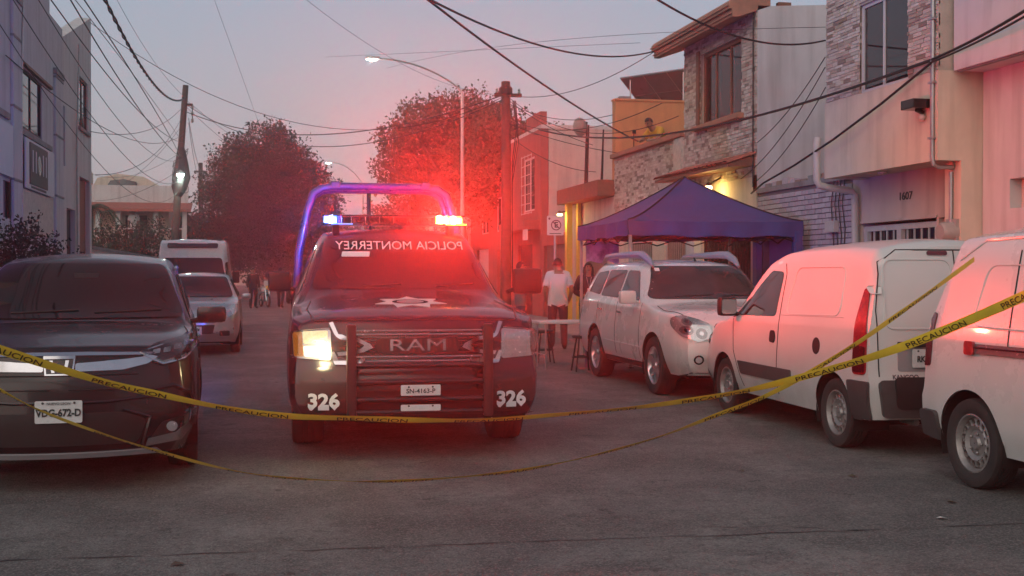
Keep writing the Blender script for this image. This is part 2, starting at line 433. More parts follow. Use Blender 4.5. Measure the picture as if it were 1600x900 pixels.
# concrete joints and cracks across the road
def crack(pts, w, name='road_joint'):
    mb = MB(); rnd = random.Random(len(pts) * 13 + int(pts[0][1] * 10)); V = []
    for i, (x, y) in enumerate(pts):
        ww = w * rnd.choice((.15, .5, .8, 1.0, 1.3)); V += [(x, y - ww, .004), (x, y + ww, .004)]
    mb.add(V, [(2 * i, 2 * i + 2, 2 * i + 3, 2 * i + 1) for i in range(len(pts) - 1)])
    o = mb.build(name, 'tar'); o['kind'] = 'structure'
rnd = random.Random(3)
crack([(x, 6.62 - .055 * (x + 2) + rnd.uniform(-.02, .02)) for x in np.linspace(-2.6, 6.9, 70)], .0065)
crack([(x, 11.4 - .03 * x + rnd.uniform(-.02, .02)) for x in np.linspace(-2.6, 6.9, 60)], .010)
crack([(x, 16.4 + rnd.uniform(-.02, .02)) for x in np.linspace(-2.6, 6.9, 60)], .012)
p, pts = [2.55, 6.60], []
for i in range(16): pts.append(tuple(p)); p[0] += rnd.uniform(.02, .09); p[1] -= rnd.uniform(-.01, .05)
crack(pts, .005, 'road_crack')

# ------------------------------------------------------------------ stone facing and brick
_unit = {}
def unit(kind, m):
    k = (kind, m)
    if k not in _unit:
        mb = MB().box(-.5, .5, -.5, .5, -.5, .5)
        me = mb.mesh(kind)
        bm = bmesh.new(); bm.from_mesh(me)
        r_ = random.Random(hash(m) % 1000)
        for v in bm.verts:
            v.co.y *= r_.uniform(.93, 1); v.co.z *= r_.uniform(.88, 1)
        bm.to_mesh(me); bm.free(); me.materials.append(M[m]); _unit[k] = me
    return _unit[k]
def facing(parent, kind, mats, X, y0, y1, z0, z1, holes, hr, lr, gap, proud, n_ind, seed, weights=None, bond=False):
    rnd = random.Random(seed); items = []
    z = z0
    row = 0
    while z < z1 - .02:
        h = min(rnd.uniform(*hr), z1 - z); y = y0 - (lr[0] * .5 if (bond and row % 2) else rnd.uniform(0, lr[0]) * (0 if bond else 1))
        while y < y1:
            l = rnd.uniform(*lr); a, b = max(y, y0), min(y + l, y1); y += l + gap
            if b - a < .03: continue
            segs = [(a, b)]
            for hh in holes:
                if hh[2] < z + h and hh[3] > z:
                    ns = []
                    for (p, q) in segs:
                        if q <= hh[0] or p >= hh[1]: ns.append((p, q))
                        else:
                            if p < hh[0] - .03: ns.append((p, hh[0]))
                            if q > hh[1] + .03: ns.append((hh[1], q))
                    segs = ns
            for (p, q) in segs: items.append((p, q, z, z + h, rnd.uniform(*proud), rnd.choices(mats, weights)[0]))
        z += h + gap; row += 1
    items.sort(key=lambda t: -(t[1] - t[0]) * (t[3] - t[2]) / (t[0] ** 2 + X * X))
    for (p, q, a, b, d, m) in items[:n_ind]:
        o = bpy.data.objects.new(kind, unit(kind, m)); COL.objects.link(o); o.parent = parent
        o.location = (X - d / 2 + .01, (p + q) / 2, (a + b) / 2); o.scale = (d + .02, q - p, b - a)
    rest = items[n_ind:]
    for m in sorted(set(t[5] for t in rest)):
        mb = MB()
        for (p, q, a, b, d, mm) in rest:
            if mm == m: mb.box(X - d, X + .02, p, q, a, b)
        o = mb.build(kind + '_facing', m, parent, fix=False); o['kind'] = 'stuff'

def window(parent, X, y0, y1, z0, z1, fm='window_white', gm='window_glass', fw=.05, mull=(), trans=(), out=-1, depth=.06, name='window'):
    """framed window standing in an opening of the plane x=X; out is the side it faces"""
    f = MB(); xa, xb = X - .03, X + .03
    # frame as one ring
    P = [(y0, z0), (y1, z0), (y1, z1), (y0, z1)]; Q = [(y0 + fw, z0 + fw), (y1 - fw, z0 + fw), (y1 - fw, z1 - fw), (y0 + fw, z1 - fw)]
    V = [(xa, *p) for p in P] + [(xa, *p) for p in Q] + [(xb, *p) for p in P] + [(xb, *p) for p in Q]
    F = []
    for i in range(4):
        j = (i + 1) % 4
        F += [(i, j, 4 + j, 4 + i), (8 + i, 12 + i, 12 + j, 8 + j), (4 + i, 4 + j, 12 + j, 12 + i), (i, 8 + i, 8 + j, j)]
    fo = f.add(V, F).build(name, fm, parent)
    ys = [y0 + fw] + list(mull) + [y1 - fw]
    for a, b in zip(ys, ys[1:]):
        MB().box(X - .008, X + .008, a, b, z0 + fw, z1 - fw).build('pane', gm, fo)
    for y in mull: bx('mullion', fm, fo, X - .025, X + .025, y - fw * .45, y + fw * .45, z0 + fw, z1 - fw)
    for z in trans: bx('transom', fm, fo, X - .022, X + .022, y0 + fw, y1 - fw, z - fw * .4, z + fw * .4)
    return fo
def bulb(name, label, loc, r, m, power, col, cat='lamp', bracket=None, group=None):
    t = thing(name, label, cat, loc, 0, group)
    MB().sphere((0, 0, 0), r).build('bulb', m, t, smooth=True)
    if bracket: MB().tube([(0, 0, r * .8), bracket], .018, 6).build('bracket', 'iron_black', t); MB().lathe([(r * 1.3, r * .4), (r * .5, r * 1.3), (.02, r * 1.5)], 12).build('shade', 'iron_black', t)
    if power:
        ld = bpy.data.lights.new(name + '_light', 'POINT'); ld.energy = power; ld.color = col; ld.shadow_soft_size = r
        lo = bpy.data.objects.new(name + '_light', ld); COL.objects.link(lo); lo.parent = t; lo.location = (0, 0, -r * 1.3)
    return t
mat('lamp_warm_glass', (.8, .7, .4), .3, 0, 0, 3, emit=(1.0, .72, .30), es=10)

# ------------------------------------------------------------------ left: grey shop building
FL = -3.9
def left_building():
    t = thing('shop_building', 'grey two storey building with pilasters, banner and stepped parapet on left', 'building', (0, 0, 0))
    holes = [(16.2, 19.4, 4.1, 5.6), (21.45, 23.5, 4.0, 5.05), (25.85, 26.25, 3.75, 5.0), (28.2, 29.7, 4.85, 6.0), (28.3, 29.95, .13, 3.72), (26.4, 27.6, .13, 2.9), (16.4, 19.6, .6, 2.9), (20.0, 20.75, 2.35, 3.05)]
    def zt(y): return 7.3 if y < 24.4 else 6.55 if y < 25.9 else 6.4 + (y - 25.9) * .3
    w = wall_x(FL, -.3, 12, 24.4, .1, 7.3, holes); link('wall', w, 'plaster_grey', t)
    w = wall_x(FL, -.3, 24.4, 25.95, .1, 6.55, holes); link('wall', w, 'plaster_grey', t)
    w = wall_x(FL, -.3, 25.95, 30.3, .1, 7.7, holes, ztop=lambda y: 6.4 + (y - 25.95) * .30 if y < 99 else 0); link('wall', w, 'plaster_white', t)
    bx('end_wall', 'plaster_white', t, -12, FL - .31, 30.0, 30.3, .1, 6.4); bx('interior', 'room_dark', t, -11.9, FL - .8, 12, 29.9, .12, 6.2)
    bx('near_wall', 'plaster_grey', t, -12, FL - .31, 12, 12.2, .1, 7.2)
    for y0, y1, zt_ in ((20.25, 21.28, 6.0), (24.45, 25.70, 5.45), (15.4, 16.1, 6.0), (26.0, 26.06, 4)):
        if y1 - y0 < .1: continue
        p = bx('pilaster', 'plaster_grey', t, FL, FL + .05, y0 + .35, y1, .13, zt_, ch=.01)
        for z in (1.6, 3.05, 4.25, 5.4):
            if z < zt_: bx('pilaster_band', 'concrete', p, FL, FL + .062, y0 + .345, y1 + .005, z - .02, z + .02)
        bx('pilaster_cap', 'concrete', p, FL, FL + .075, y0 + .32, y1 + .03, zt_, zt_ + .12)
    window(t, FL - .05, 21.45, 23.5, 4.0, 5.05, 'iron_black', mull=(22.5,)); bx('window_head', 'timber_brown', t, FL, FL + .06, 21.4, 24.4, 5.07, 5.12); bx('window_sill', 'concrete', t, FL, FL + .04, 21.40, 24.43, 3.88, 3.97)
    window(t, FL - .05, 16.2, 19.4, 4.1, 5.6, 'iron_black', mull=(17.8,)); bx('window_sill', 'concrete', t, FL, FL + .04, 16.1, 20.4, 3.98, 4.08)
    window(t, FL - .06, 25.85, 26.25, 3.75, 5.0, 'iron_black'); window(t, FL - .06, 28.2, 29.7, 4.85, 6.0, 'timber_brown', mull=(28.95,)); bx('window_sill', 'concrete', t, FL, FL + .06, 28.1, 29.8, 4.76, 4.83)
    window(t, FL - .05, 20.0, 20.75, 2.35, 3.05, 'window_white')
    window(t, FL - .05, 16.4, 19.6, .6, 2.9, 'iron_black', mull=(18.0,))
    bx('door', 'timber_brown', t, FL - .16, FL - .10, 28.3, 29.95, .13, 3.7); bx('door', 'iron_black', t, FL - .16, FL - .10, 26.4, 27.6, .13, 2.9)
    bx('light_panel', 'banner_white', t, FL, FL + .05, 19.0, 20.55, 3.06, 3.9)
    bx('tile_panel', 'stone_2', t, FL, FL + .05, 21.35, 24.4, 2.2, 2.95)
    # conduits and the meter box
    for y in (21.36, 27.75): MB().tube([(FL + .03, y, .4), (FL + .03, y, 4.6), (FL + .08, y, 6.6)], .02, 6).build('conduit', 'galvanised', t)
    bx('meter_box', 'meter_grey', t, FL, FL + .08, 27.9, 28.2, 1.3, 1.75, ch=.02)
    b = thing('shop_banner', 'white hanging banner with dark emblem board on the grey left building', 'banner', (FL + .055, 22.9, 3.4))
    MB().box(0, .03, -1.45, 1.45, -.43, .43, ch=.006).build('board', 'banner_white', b)
    em = MB().box(.03, .045, -1.15, .62, -.34, .38).build('emblem_board', 'banner_dark', b)
    MB().lathe([(.001, .052), (.16, .05), (.18, .046), (.18, .04)], 24, 'x', Matrix.Translation((0, -.25, .03))).build('emblem', 'chrome_dark', em)
    for i, y in enumerate((-.9, -.6, .12, .42)):
        bx('emblem_stroke', 'banner_white', em, .046, .05, y - .04, y + .04, -.12, .26)
    bx('printed_line', 'banner_dark', b, .031, .034, -1.0, .5, -.405, -.365)
left_building()

# ------------------------------------------------------------------ right: house 1607
FR, OV = 9.0, 8.37
def house_1607():
    t = thing('cream_house', 'cream house with stone clad overhanging upper floor and number 1607', 'house')
    h0 = [(14.45, 16.5, .5, 2.26), (13.85, 14.40, .13, 2.26)]
    link('wall', wall_x(FR, .22, 13.42, 16.75, .1, 2.95, h0), 'plaster_rose', t)
    wh = [(14.15, 15.42, 4.05, 5.30)]
    link('upper_wall', wall_x(OV, .22, 13.42, 16.45, 2.93, 4.06, wh), 'plaster_cream', t)
    link('upper_wall', wall_x(OV + .02, .20, 13.44, 16.43, 4.06, 6.7, wh), 'mortar', t)
    bx('overhang_soffit', 'plaster_cream', t, OV + .22, FR + 2, 13.63, 16.24, 2.95, 3.07); bx('side_wall', 'plaster_cream', t, OV + .22, FR + 4, 13.42, 13.62, 2.93, 4.06)
    bx('side_wall', 'mortar', t, OV + .22, FR + 4, 13.44, 13.62, 4.06, 6.7); bx('side_wall', 'plaster_cream', t, OV + .22, FR + 4, 16.25, 16.45, 2.93, 6.7)
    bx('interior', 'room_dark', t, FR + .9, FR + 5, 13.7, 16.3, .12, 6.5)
    bx('pier', 'plaster_cream', t, FR - .30, FR - .004, 13.42, 13.78, .13, 2.93); bx('side_wall', 'plaster_rose', t, FR + .22, FR + 5, 16.55, 16.75, .1, 2.93); bx('roof', 'concrete', t, OV + .3, FR + 5, 13.62, 16.25, 6.5, 6.62)
    facing(t, 'stone', ['stone_%d' % i for i in range(5)], OV + .02, 13.44, 16.43, 4.07, 6.6, wh, (.032, .058), (.09, .24), .006, (.006, .018), 300, 11, (3, 2, 4, 1.3, 2))
    window(t, OV + .08, 14.15, 15.42, 4.05, 5.30, 'window_white', fw=.05, mull=(14.83,))
    # conduit with its service elbow, camera box, drain pipe
    MB().tube([(OV - .03, 13.50, 6.6), (OV - .03, 13.50, 2.98), (OV - .01, 13.50, 2.88), (OV + .08, 13.52, 2.85), (OV + .30, 13.56, 2.86), (FR - .34, 13.60, 2.84)], .028, 8).build('service_conduit', 'galvanised', t, smooth=True)
    for z in (3.2, 3.9, 4.7, 5.4): bx('conduit_clip', 'galvanised', t, OV - .065, OV + .0, 13.45, 13.55, z, z + .025)
    MB().tube([(FR - .33, 13.60, 2.80), (FR - .33, 13.60, 2.15)], .026, 8).build('meter_conduit', 'galvanised', t, smooth=True)
    mt = MB().lathe([(.001, -.20), (.10, -.20), (.125, -.17), (.13, -.05), (.14, 0)], 20, 'x', Matrix.Translation((FR - .30, 13.58, 2.03))).build('electric_meter', 'meter_grey', t, smooth=True)
    bx('meter_base', 'meter_grey', mt, FR - .34, FR - .302, 13.46, 13.70, 1.85, 2.2)
    c = bx('floodlight', 'black_gloss', t, OV - .26, OV - .02, 13.56, 13.86, 3.60, 3.72, ch=.012); MB().tube([(OV - .02, 13.72, 3.56), (OV - .12, 13.72, 3.60)], .03, 6).build('bracket', 'black_gloss', c)
    MB().sphere((OV - .05, 13.70, 3.50), .045).build('sensor', 'pvc_pipe', c, smooth=True)
    MB().tube([(OV - .08, 16.50, 3.55), (OV - .10, 16.50, 3.45), (OV - .10, 16.50, 2.92), (OV - .06, 16.50, 2.84), (OV + .1, 16.50, 2.80), (FR - .16, 16.50, 2.76), (FR - .10, 16.50, 2.70), (FR - .08, 16.50, .3)], .055, 10).build('drain_pipe', 'pvc_pipe', t, smooth=True)
    MB().sphere((OV + .25, 15.2, 2.93), .07, sz=.6).build('soffit_lamp', 'pvc_pipe', t, smooth=True)
    place_text('house_number', '1607', .16, 'plate_ink', t, (FR - .006, 15.23, 2.60), (0, -1, 0), (0, 0, 1), bold=.001, extrude=.004, sx=1.15)
    # garage gate: lintel band, white frame and bars
    bx('lintel_band', 'plaster_rose', t, FR - .03, FR - .003, 14.42, 16.53, 2.262, 2.30)
    bx('gate_head', 'iron_white', t, FR + .05, FR + .10, 14.45, 16.5, 2.14, 2.22); bx('gate_rail', 'iron_white', t, FR + .05, FR + .10, 14.45, 16.5, 1.0, 1.06); bx('gate_post', 'iron_white', t, FR + .04, FR + .11, 14.46, 14.56, .13, 2.14); bx('gate_post', 'iron_white', t, FR + .04, FR + .11, 15.42, 15.54, .13, 2.14); bx('gate_post', 'iron_white', t, FR + .04, FR + .11, 16.38, 16.48, .13, 2.14)
    for i, y in enumerate(np.arange(14.75, 16.35, .185)):
        if abs(y - 15.48) > .1: MB().box(FR + .065, FR + .085, y - .012, y + .012, .13, 2.14).build('gate_bar', 'iron_white', t)
    bx('gate_glass', 'window_glass', t, FR + .12, FR + .13, 14.5, 16.45, .2, 2.14)
house_1607()
def corner_building():
    t = thing('white_building', 'white building with projecting upper slab and one small window, right of number 1607', 'building')
    link('wall', wall_x(FR, .25, 4, 13.41, .1, 4.05, [(11.7, 12.86, 2.30, 2.66)]), 'plaster_white', t)
    bx('upper_slab', 'plaster_white', t, 8.57, FR + 4, 4, 13.39, 4.05, 6.8); bx('slab_drip', 'concrete', t, 8.60, 8.66, 4, 13.36, 4.03, 4.05)
    bx('window_box', 'plaster_rose', t, FR + .16, FR + .24, 12.5, 12.855, 2.302, 2.658)
    window(t, FR + .14, 11.7, 12.5, 2.30, 2.66, 'iron_black'); bx('interior', 'room_dark', t, FR + .6, FR + 4, 4, 13.3, .12, 4.0)
corner_building()
def brick_shop():
    t = thing('brick_shop', 'low lilac painted brick front between cream house and stone clad house', 'building')
    link('wall', wall_x(FR, .3, 16.76, 20.30, .1, 3.0, [(18.9, 20.05, .13, 2.1)]), 'brick_joint', t)
    facing(t, 'brick', ['brick_%d' % i for i in range(4)], FR, 16.76, 20.28, .62, 2.93, [(18.85, 20.12, .0, 2.15)], (.072, .072), (.235, .235), .013, (.010, .018), 300, 5, bond=True)
    bx('coping', 'concrete', t, FR - .04, FR + .32, 16.77, 20.29, 2.97, 3.06); bx('door', 'paint_lilac', t, FR + .12, FR + .18, 18.9, 20.05, .13, 2.1); bx('pilaster', 'paint_lilac', t, FR - .12, FR - .02, 20.06, 20.24, .13, 2.3)
    rnd = random.Random(8)
    for i in range(14):
        y = 16.9 + i * .24; h = rnd.uniform(.03, .13); bx('rubble', rnd.choice(['stone_3', 'concrete', 'brick_1']), t, FR + .0, FR + rnd.uniform(.12, .28), y, y + rnd.uniform(.1, .22), 3.06, 3.06 + h)
    for k in range(4):
        y = 16.95 + .12 * k; MB().tube([(FR - .03, y, 3.0), (FR - .05, y + .05, 2.6), (FR - .04, y - .03, 2.2 - .1 * k), (FR - .03, y + .04, 1.7)], .009, 5).build('loose_cable', 'iron_black', t)
    bx('junction_box', 'pvc_pipe', t, FR - .12, FR - .02, 17.15, 17.45, 2.16, 2.34, ch=.01)
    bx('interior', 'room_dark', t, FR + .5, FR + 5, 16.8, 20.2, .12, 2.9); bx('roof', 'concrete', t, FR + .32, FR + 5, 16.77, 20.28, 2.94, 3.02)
brick_shop()

# ------------------------------------------------------------------ stone clad house with terrace
def stone_house():
    t = thing('stone_house', 'stone clad two storey house with brown eave, curtained window and low terrace', 'house')
    Y0, Y1, Y2 = 20.33, 24.1, 29.15
    wh = [(21.02, 23.15, 4.55, 6.02)]
    gh = [(20.6, 23.0, .13, 2.25), (23.8, 25.35, .13, 2.3), (26.2, 27.9, .13, 2.3)]
    link('ground_wall', wall_x(FR, .25, Y0, Y2, .1, 3.3, gh), 'plaster_cream', t)
    link('upper_wall', wall_x(FR, .25, Y0, Y1, 3.3, 6.45, wh), 'mortar', t)
    link('terrace_wall', wall_x(FR, .25, Y1, Y2, 3.3, 4.45, []), 'mortar', t)
    SW = [(FR + .25, 3.02), (14.2, 3.02), (14.2, 6.75), (FR + .25, 6.42), (FR - .0, 6.42), (FR, 3.02)]
    MB().prism(SW, 'y', Y0 - .02, Y0 + .18).build('side_wall', 'plaster_white', t)
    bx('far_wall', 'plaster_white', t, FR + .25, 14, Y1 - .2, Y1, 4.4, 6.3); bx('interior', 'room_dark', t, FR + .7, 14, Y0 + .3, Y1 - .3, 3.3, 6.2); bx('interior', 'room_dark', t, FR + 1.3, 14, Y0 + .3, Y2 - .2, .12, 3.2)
    MT = ['stone_%d' % i for i in range(5)]
    facing(t, 'stone', MT, FR, Y0 + .0, Y1, 3.32, 6.40, wh, (.042, .07), (.10, .22), .008, (.007, .022), 170, 21, (3, 2, 4, 1.3, 2))
    facing(t, 'stone', MT, FR, Y1, Y2, 2.62, 4.40, [], (.042, .07), (.10, .22), .008, (.007, .022), 130, 22, (3, 2, 4, 1.3, 2))
    cp = bx('terrace_coping', 'eave_brown', t, FR - .12, FR + .30, Y1 - .02, Y2 + .06, 4.45, 4.56, ch=.015)
    bx('terrace_pier', 'stone_2', t, FR - .07, FR + .27, Y1 + .02, Y1 + .50, 3.32, 4.44); bx('terrace_floor', 'concrete', t, FR + .25, 13, Y1, Y2 - .2, 3.45, 3.55)
    # deep timber-faced eave
    P = [(FR + .25, 6.42), (8.62, 6.20), (8.50, 6.20), (8.50, 6.34), (8.44, 6.34), (8.44, 6.46), (8.50, 6.52), (FR + .25, 6.72)]
    MB().prism(P, 'y', Y0 - .02, Y1 + .55).build('eave', 'eave_brown', t)
    for k, (xx, zz) in enumerate(((8.488, 6.26), (8.428, 6.40))): bx('eave_moulding', 'eave_brown', t, xx - .02, xx, Y0 - .03, Y1 + .56, zz - .012, zz + .012)
    w = window(t, FR + .10, 21.02, 23.15, 4.55, 6.02, 'timber_brown', 'lens_cover', fw=.07, mull=(21.75, 22.5))
    for y0, y1 in ((21.1, 21.5), (21.55, 22.35), (22.75, 23.08)):
        mb = MB(); n = 24; mb.grid([[(FR + .17 + .02 * math.sin(i * 1.9), y0 + (y1 - y0) * i / n, z) for z in (4.62, 5.95)] for i in range(n + 1)]); mb.build('curtain', 'curtain', w)
    bx('window_sill', 'eave_brown', t, FR - .16, FR + .06, 20.9, 23.3, 4.44, 4.54, ch=.012); bx('window_jamb', 'timber_brown', t, FR - .05, FR + .06, 23.155, 23.30, 4.54, 6.1)
    # tiled hood over the doors
    hood = MB().prism([(FR, 3.70), (8.45, 3.52), (8.45, 3.46), (FR, 3.50)], 'y', Y0 + .05, Y1 + .35).build('tile_hood', 'timber_brown', t)
    tm = MB(); tm.grid([[(.0 - .60 * s, .13 * math.cos(a), .05 * math.sin(a) - .20 * s) for s in (0, .33, .66, 1.0)] for a in np.linspace(0, math.pi, 9)])
    tmesh = tm.mesh('roof_tile'); tmesh.materials.append(M['roof_tile']); tmesh.shade_smooth()
    for i in range(19):
        o = bpy.data.objects.new('roof_tile', tmesh); COL.objects.link(o); o.parent = hood; o.location = (FR + .02, Y0 + .14 + i * .215, 3.73)
    # doors and lit grilles behind the canopy
    for (y0, y1, lit, n) in ((20.6, 23.0, False, 16), (23.8, 25.35, True, 11), (26.2, 27.9, True, 12)):
        g = bx('door_recess', 'lit_room' if lit else 'room_dark', t, FR + .9, FR + .95, y0 - .3, y1 + .3, .13, 2.4)
        ir = MB(); z1 = 2.22
        fr_ = window(t, FR + .05, y0, y1, .13, 2.25 if not lit else 2.3, 'iron_black' if not lit else 'iron_white', 'lens_cover', fw=.05, trans=(1.05,), name='grille_door')
        for y in np.linspace(y0 + .1, y1 - .1, n):
            MB().box(FR + .035, FR + .055, y - .011, y + .011, .16, z1).build('grille_bar', 'iron_black' if not lit else 'iron_white', fr_)
        if not lit:
            for y in np.linspace(y0 + .15, y1 - .15, 9):
                MB().lathe([(.045, -.01), (.055, 0), (.045, .01), (.04, 0), (.045, -.01)], 12, 'x', Matrix.Translation((FR + .045, y, 1.98))).build('scroll', 'iron_black', fr_)
    bx('pilaster', 'plaster_white', t, FR - .14, FR - .0, 23.15, 23.65, .13, 2.6)
    # roof bits
    bx('roof_vent', 'timber_brown', t, 9.5, 9.75, 20.5, 20.62, 6.44, 6.55)
    MB().tube([(FR - .06, 20.38, 6.3), (FR - .06, 20.38, 3.1)], .014, 5).build('cable_drop', 'iron_black', t)
stone_house()
bulb('porch_lamp', 'yellow porch lamp glowing under the tiled hood behind canopy', (8.72, 22.0, 3.20), .07, 'lamp_warm_glass', 22, (1, .66, .18), bracket=(.25, 0, .2))
bulb('wall_lamp', 'small white lamp on terrace wall above the blue canopy', (8.86, 26.9, 3.10), .055, 'bulb_white', 4, (.95, .95, 1), bracket=(.14, 0, .08))

def orange_room():
    t = thing('orange_rooftop_room', 'orange plastered rooftop wall behind terrace of stone house', 'building')
    bx('front_wall', 'plaster_orange', t, FR + .02, 13.2, 29.16, 29.44, 3.56, 5.95); bx('roof_edge', 'plaster_orange', t, FR + .0, 13.22, 29.13, 29.47, 5.95, 6.0); bx('lower_wall', 'plaster_cream', t, FR + .03, 13.1, 29.17, 29.42, .1, 3.56)
    bx('room', 'plaster_orange', t, 10.45, 13.2, 29.45, 32.6, 3.0, 5.9)
    MB().tube([(FR + .5, 29.12, 4.2), (FR + .5, 29.12, 5.2)], .012, 5).build('wire_guard', 'iron_black', t); MB().box(FR + .46, FR + .54, 29.06, 29.12, 5.1, 5.2).build('insulator', 'iron_black', t)
    bx('roof_block', 'concrete', t, FR + .15, FR + .45, 29.2, 29.4, 6.0, 6.07)
    e1, e2 = Vector((.56, -.83, 0)), Vector((.68, .46, -.57)); nn = e1.cross(e2).normalized(); T = Vector((10.0, 31.9, 7.0))
    s = thing('solar_panel', 'tilted dark solar panel standing above the orange rooftop wall', 'solar panel', tuple(T))
    def slab(u0, u1, v0, v1, a, b): return MB().add([tuple(e1 * u + e2 * v + nn * w) for w in (a, b) for (u, v) in ((u0, v0), (u1, v0), (u1, v1), (u0, v1))], [(0, 1, 2, 3), (7, 6, 5, 4), (0, 4, 5, 1), (1, 5, 6, 2), (2, 6, 7, 3), (3, 7, 4, 0)])
    slab(0, 2.4, 0, 1.5, -.02, .02).build('frame', 'galvanised', s)
    for i in range(3):
        for j in range(2):
            for a, b in ((.021, .027), (-.027, -.021)): slab(.03 + i * .79, .79 + i * .79, .03 + j * .73, .74 + j * .73, a, b).build('panel', 'solar_cell', s)
    for u, v in ((.3, .1), (2.1, .1), (.3, 1.4), (2.1, 1.4)):
        p = e1 * u + e2 * v; MB().tube([(p.x, p.y, -1.1), tuple(p)], .02, 6).build('leg', 'galvanised', s)
    d = thing('satellite_dish', 'grey satellite dish on roof beside the orange room', 'dish', (8.75, 31.5, 5.55))
    MB().lathe([(.001, -.06), (.12, -.045), (.22, 0.0), (.26, .03)], 20, 'y', Matrix.Rotation(R(25), 4, 'Z')).build('bowl', 'meter_grey', d, smooth=True); MB().tube([(0, 0, 0), (.18, .12, -.1), (.3, .2, -.2)], .02, 6).build('mast', 'galvanised', d)
orange_room()
def low_shop():
    t = thing('low_shop', 'low shop with brown concrete canopy slab and yellow lit column', 'shop')
    bx('wall', 'plaster_rose', t, FR + .25, 13, 29.2, 33.3, .1, 3.5); bx('canopy_slab', 'timber_brown', t, 8.55, FR + 1, 29.2, 33.4, 3.5, 3.92, ch=.02)
    link('front_wall', wall_x(FR, .2, 29.2, 33.3, .1, 3.49, [(29.8, 31.9, .13, 2.6)]), 'plaster_rose', t); sh = bx('shutter', 'shutter_brown', t, FR + .1, FR + .13, 29.8, 31.9, .13, 2.6)
    for i in range(20): bx('slat', 'shutter_brown', sh, FR + .075, FR + .098, 29.82, 31.88, .15 + i * .12, .25 + i * .12)
    bx('column', 'paint_yellow', t, 8.62, 8.78, 32.5, 32.72, .13, 3.49)
    bx('column', 'paint_yellow', t, 8.86, 8.95, 32.2, 32.4, .13, 3.49)
    for x, y in ((8.9, 30.0), (8.75, 30.9), (8.9, 31.6)): MB().tube([(x, y, 3.92), (x + .05, y, 5.3 + .25 * (y - 30))], [.035, .022], 7).build('rebar_pole', 'iron_black', t)
    g = thing('garage_wall', 'brown roller shutter garage front between low shop and tall rose wall', 'garage')
    link('wall', wall_x(FR, .25, 33.42, 37.15, .1, 2.75, [(33.9, 36.8, .13, 2.4)]), 'plaster_red', g); sh = bx('shutter', 'shutter_brown', g, FR + .12, FR + .15, 33.9, 36.8, .13, 2.4)
    for i in range(18): bx('slat', 'shutter_brown', sh, FR + .09, FR + .118, 33.92, 36.78, .15 + i * .125, .255 + i * .125)
    bx('door', 'paint_grey', g, FR - .02, FR - .004, 33.46, 33.85, .13, 2.3)
low_shop()
bulb('column_lamp', 'warm bulb lighting the yellow column of the low shop', (8.42, 32.55, 3.18), .075, 'lamp_warm_glass', 16, (1, .72, .25), bracket=(.2, .05, .1))
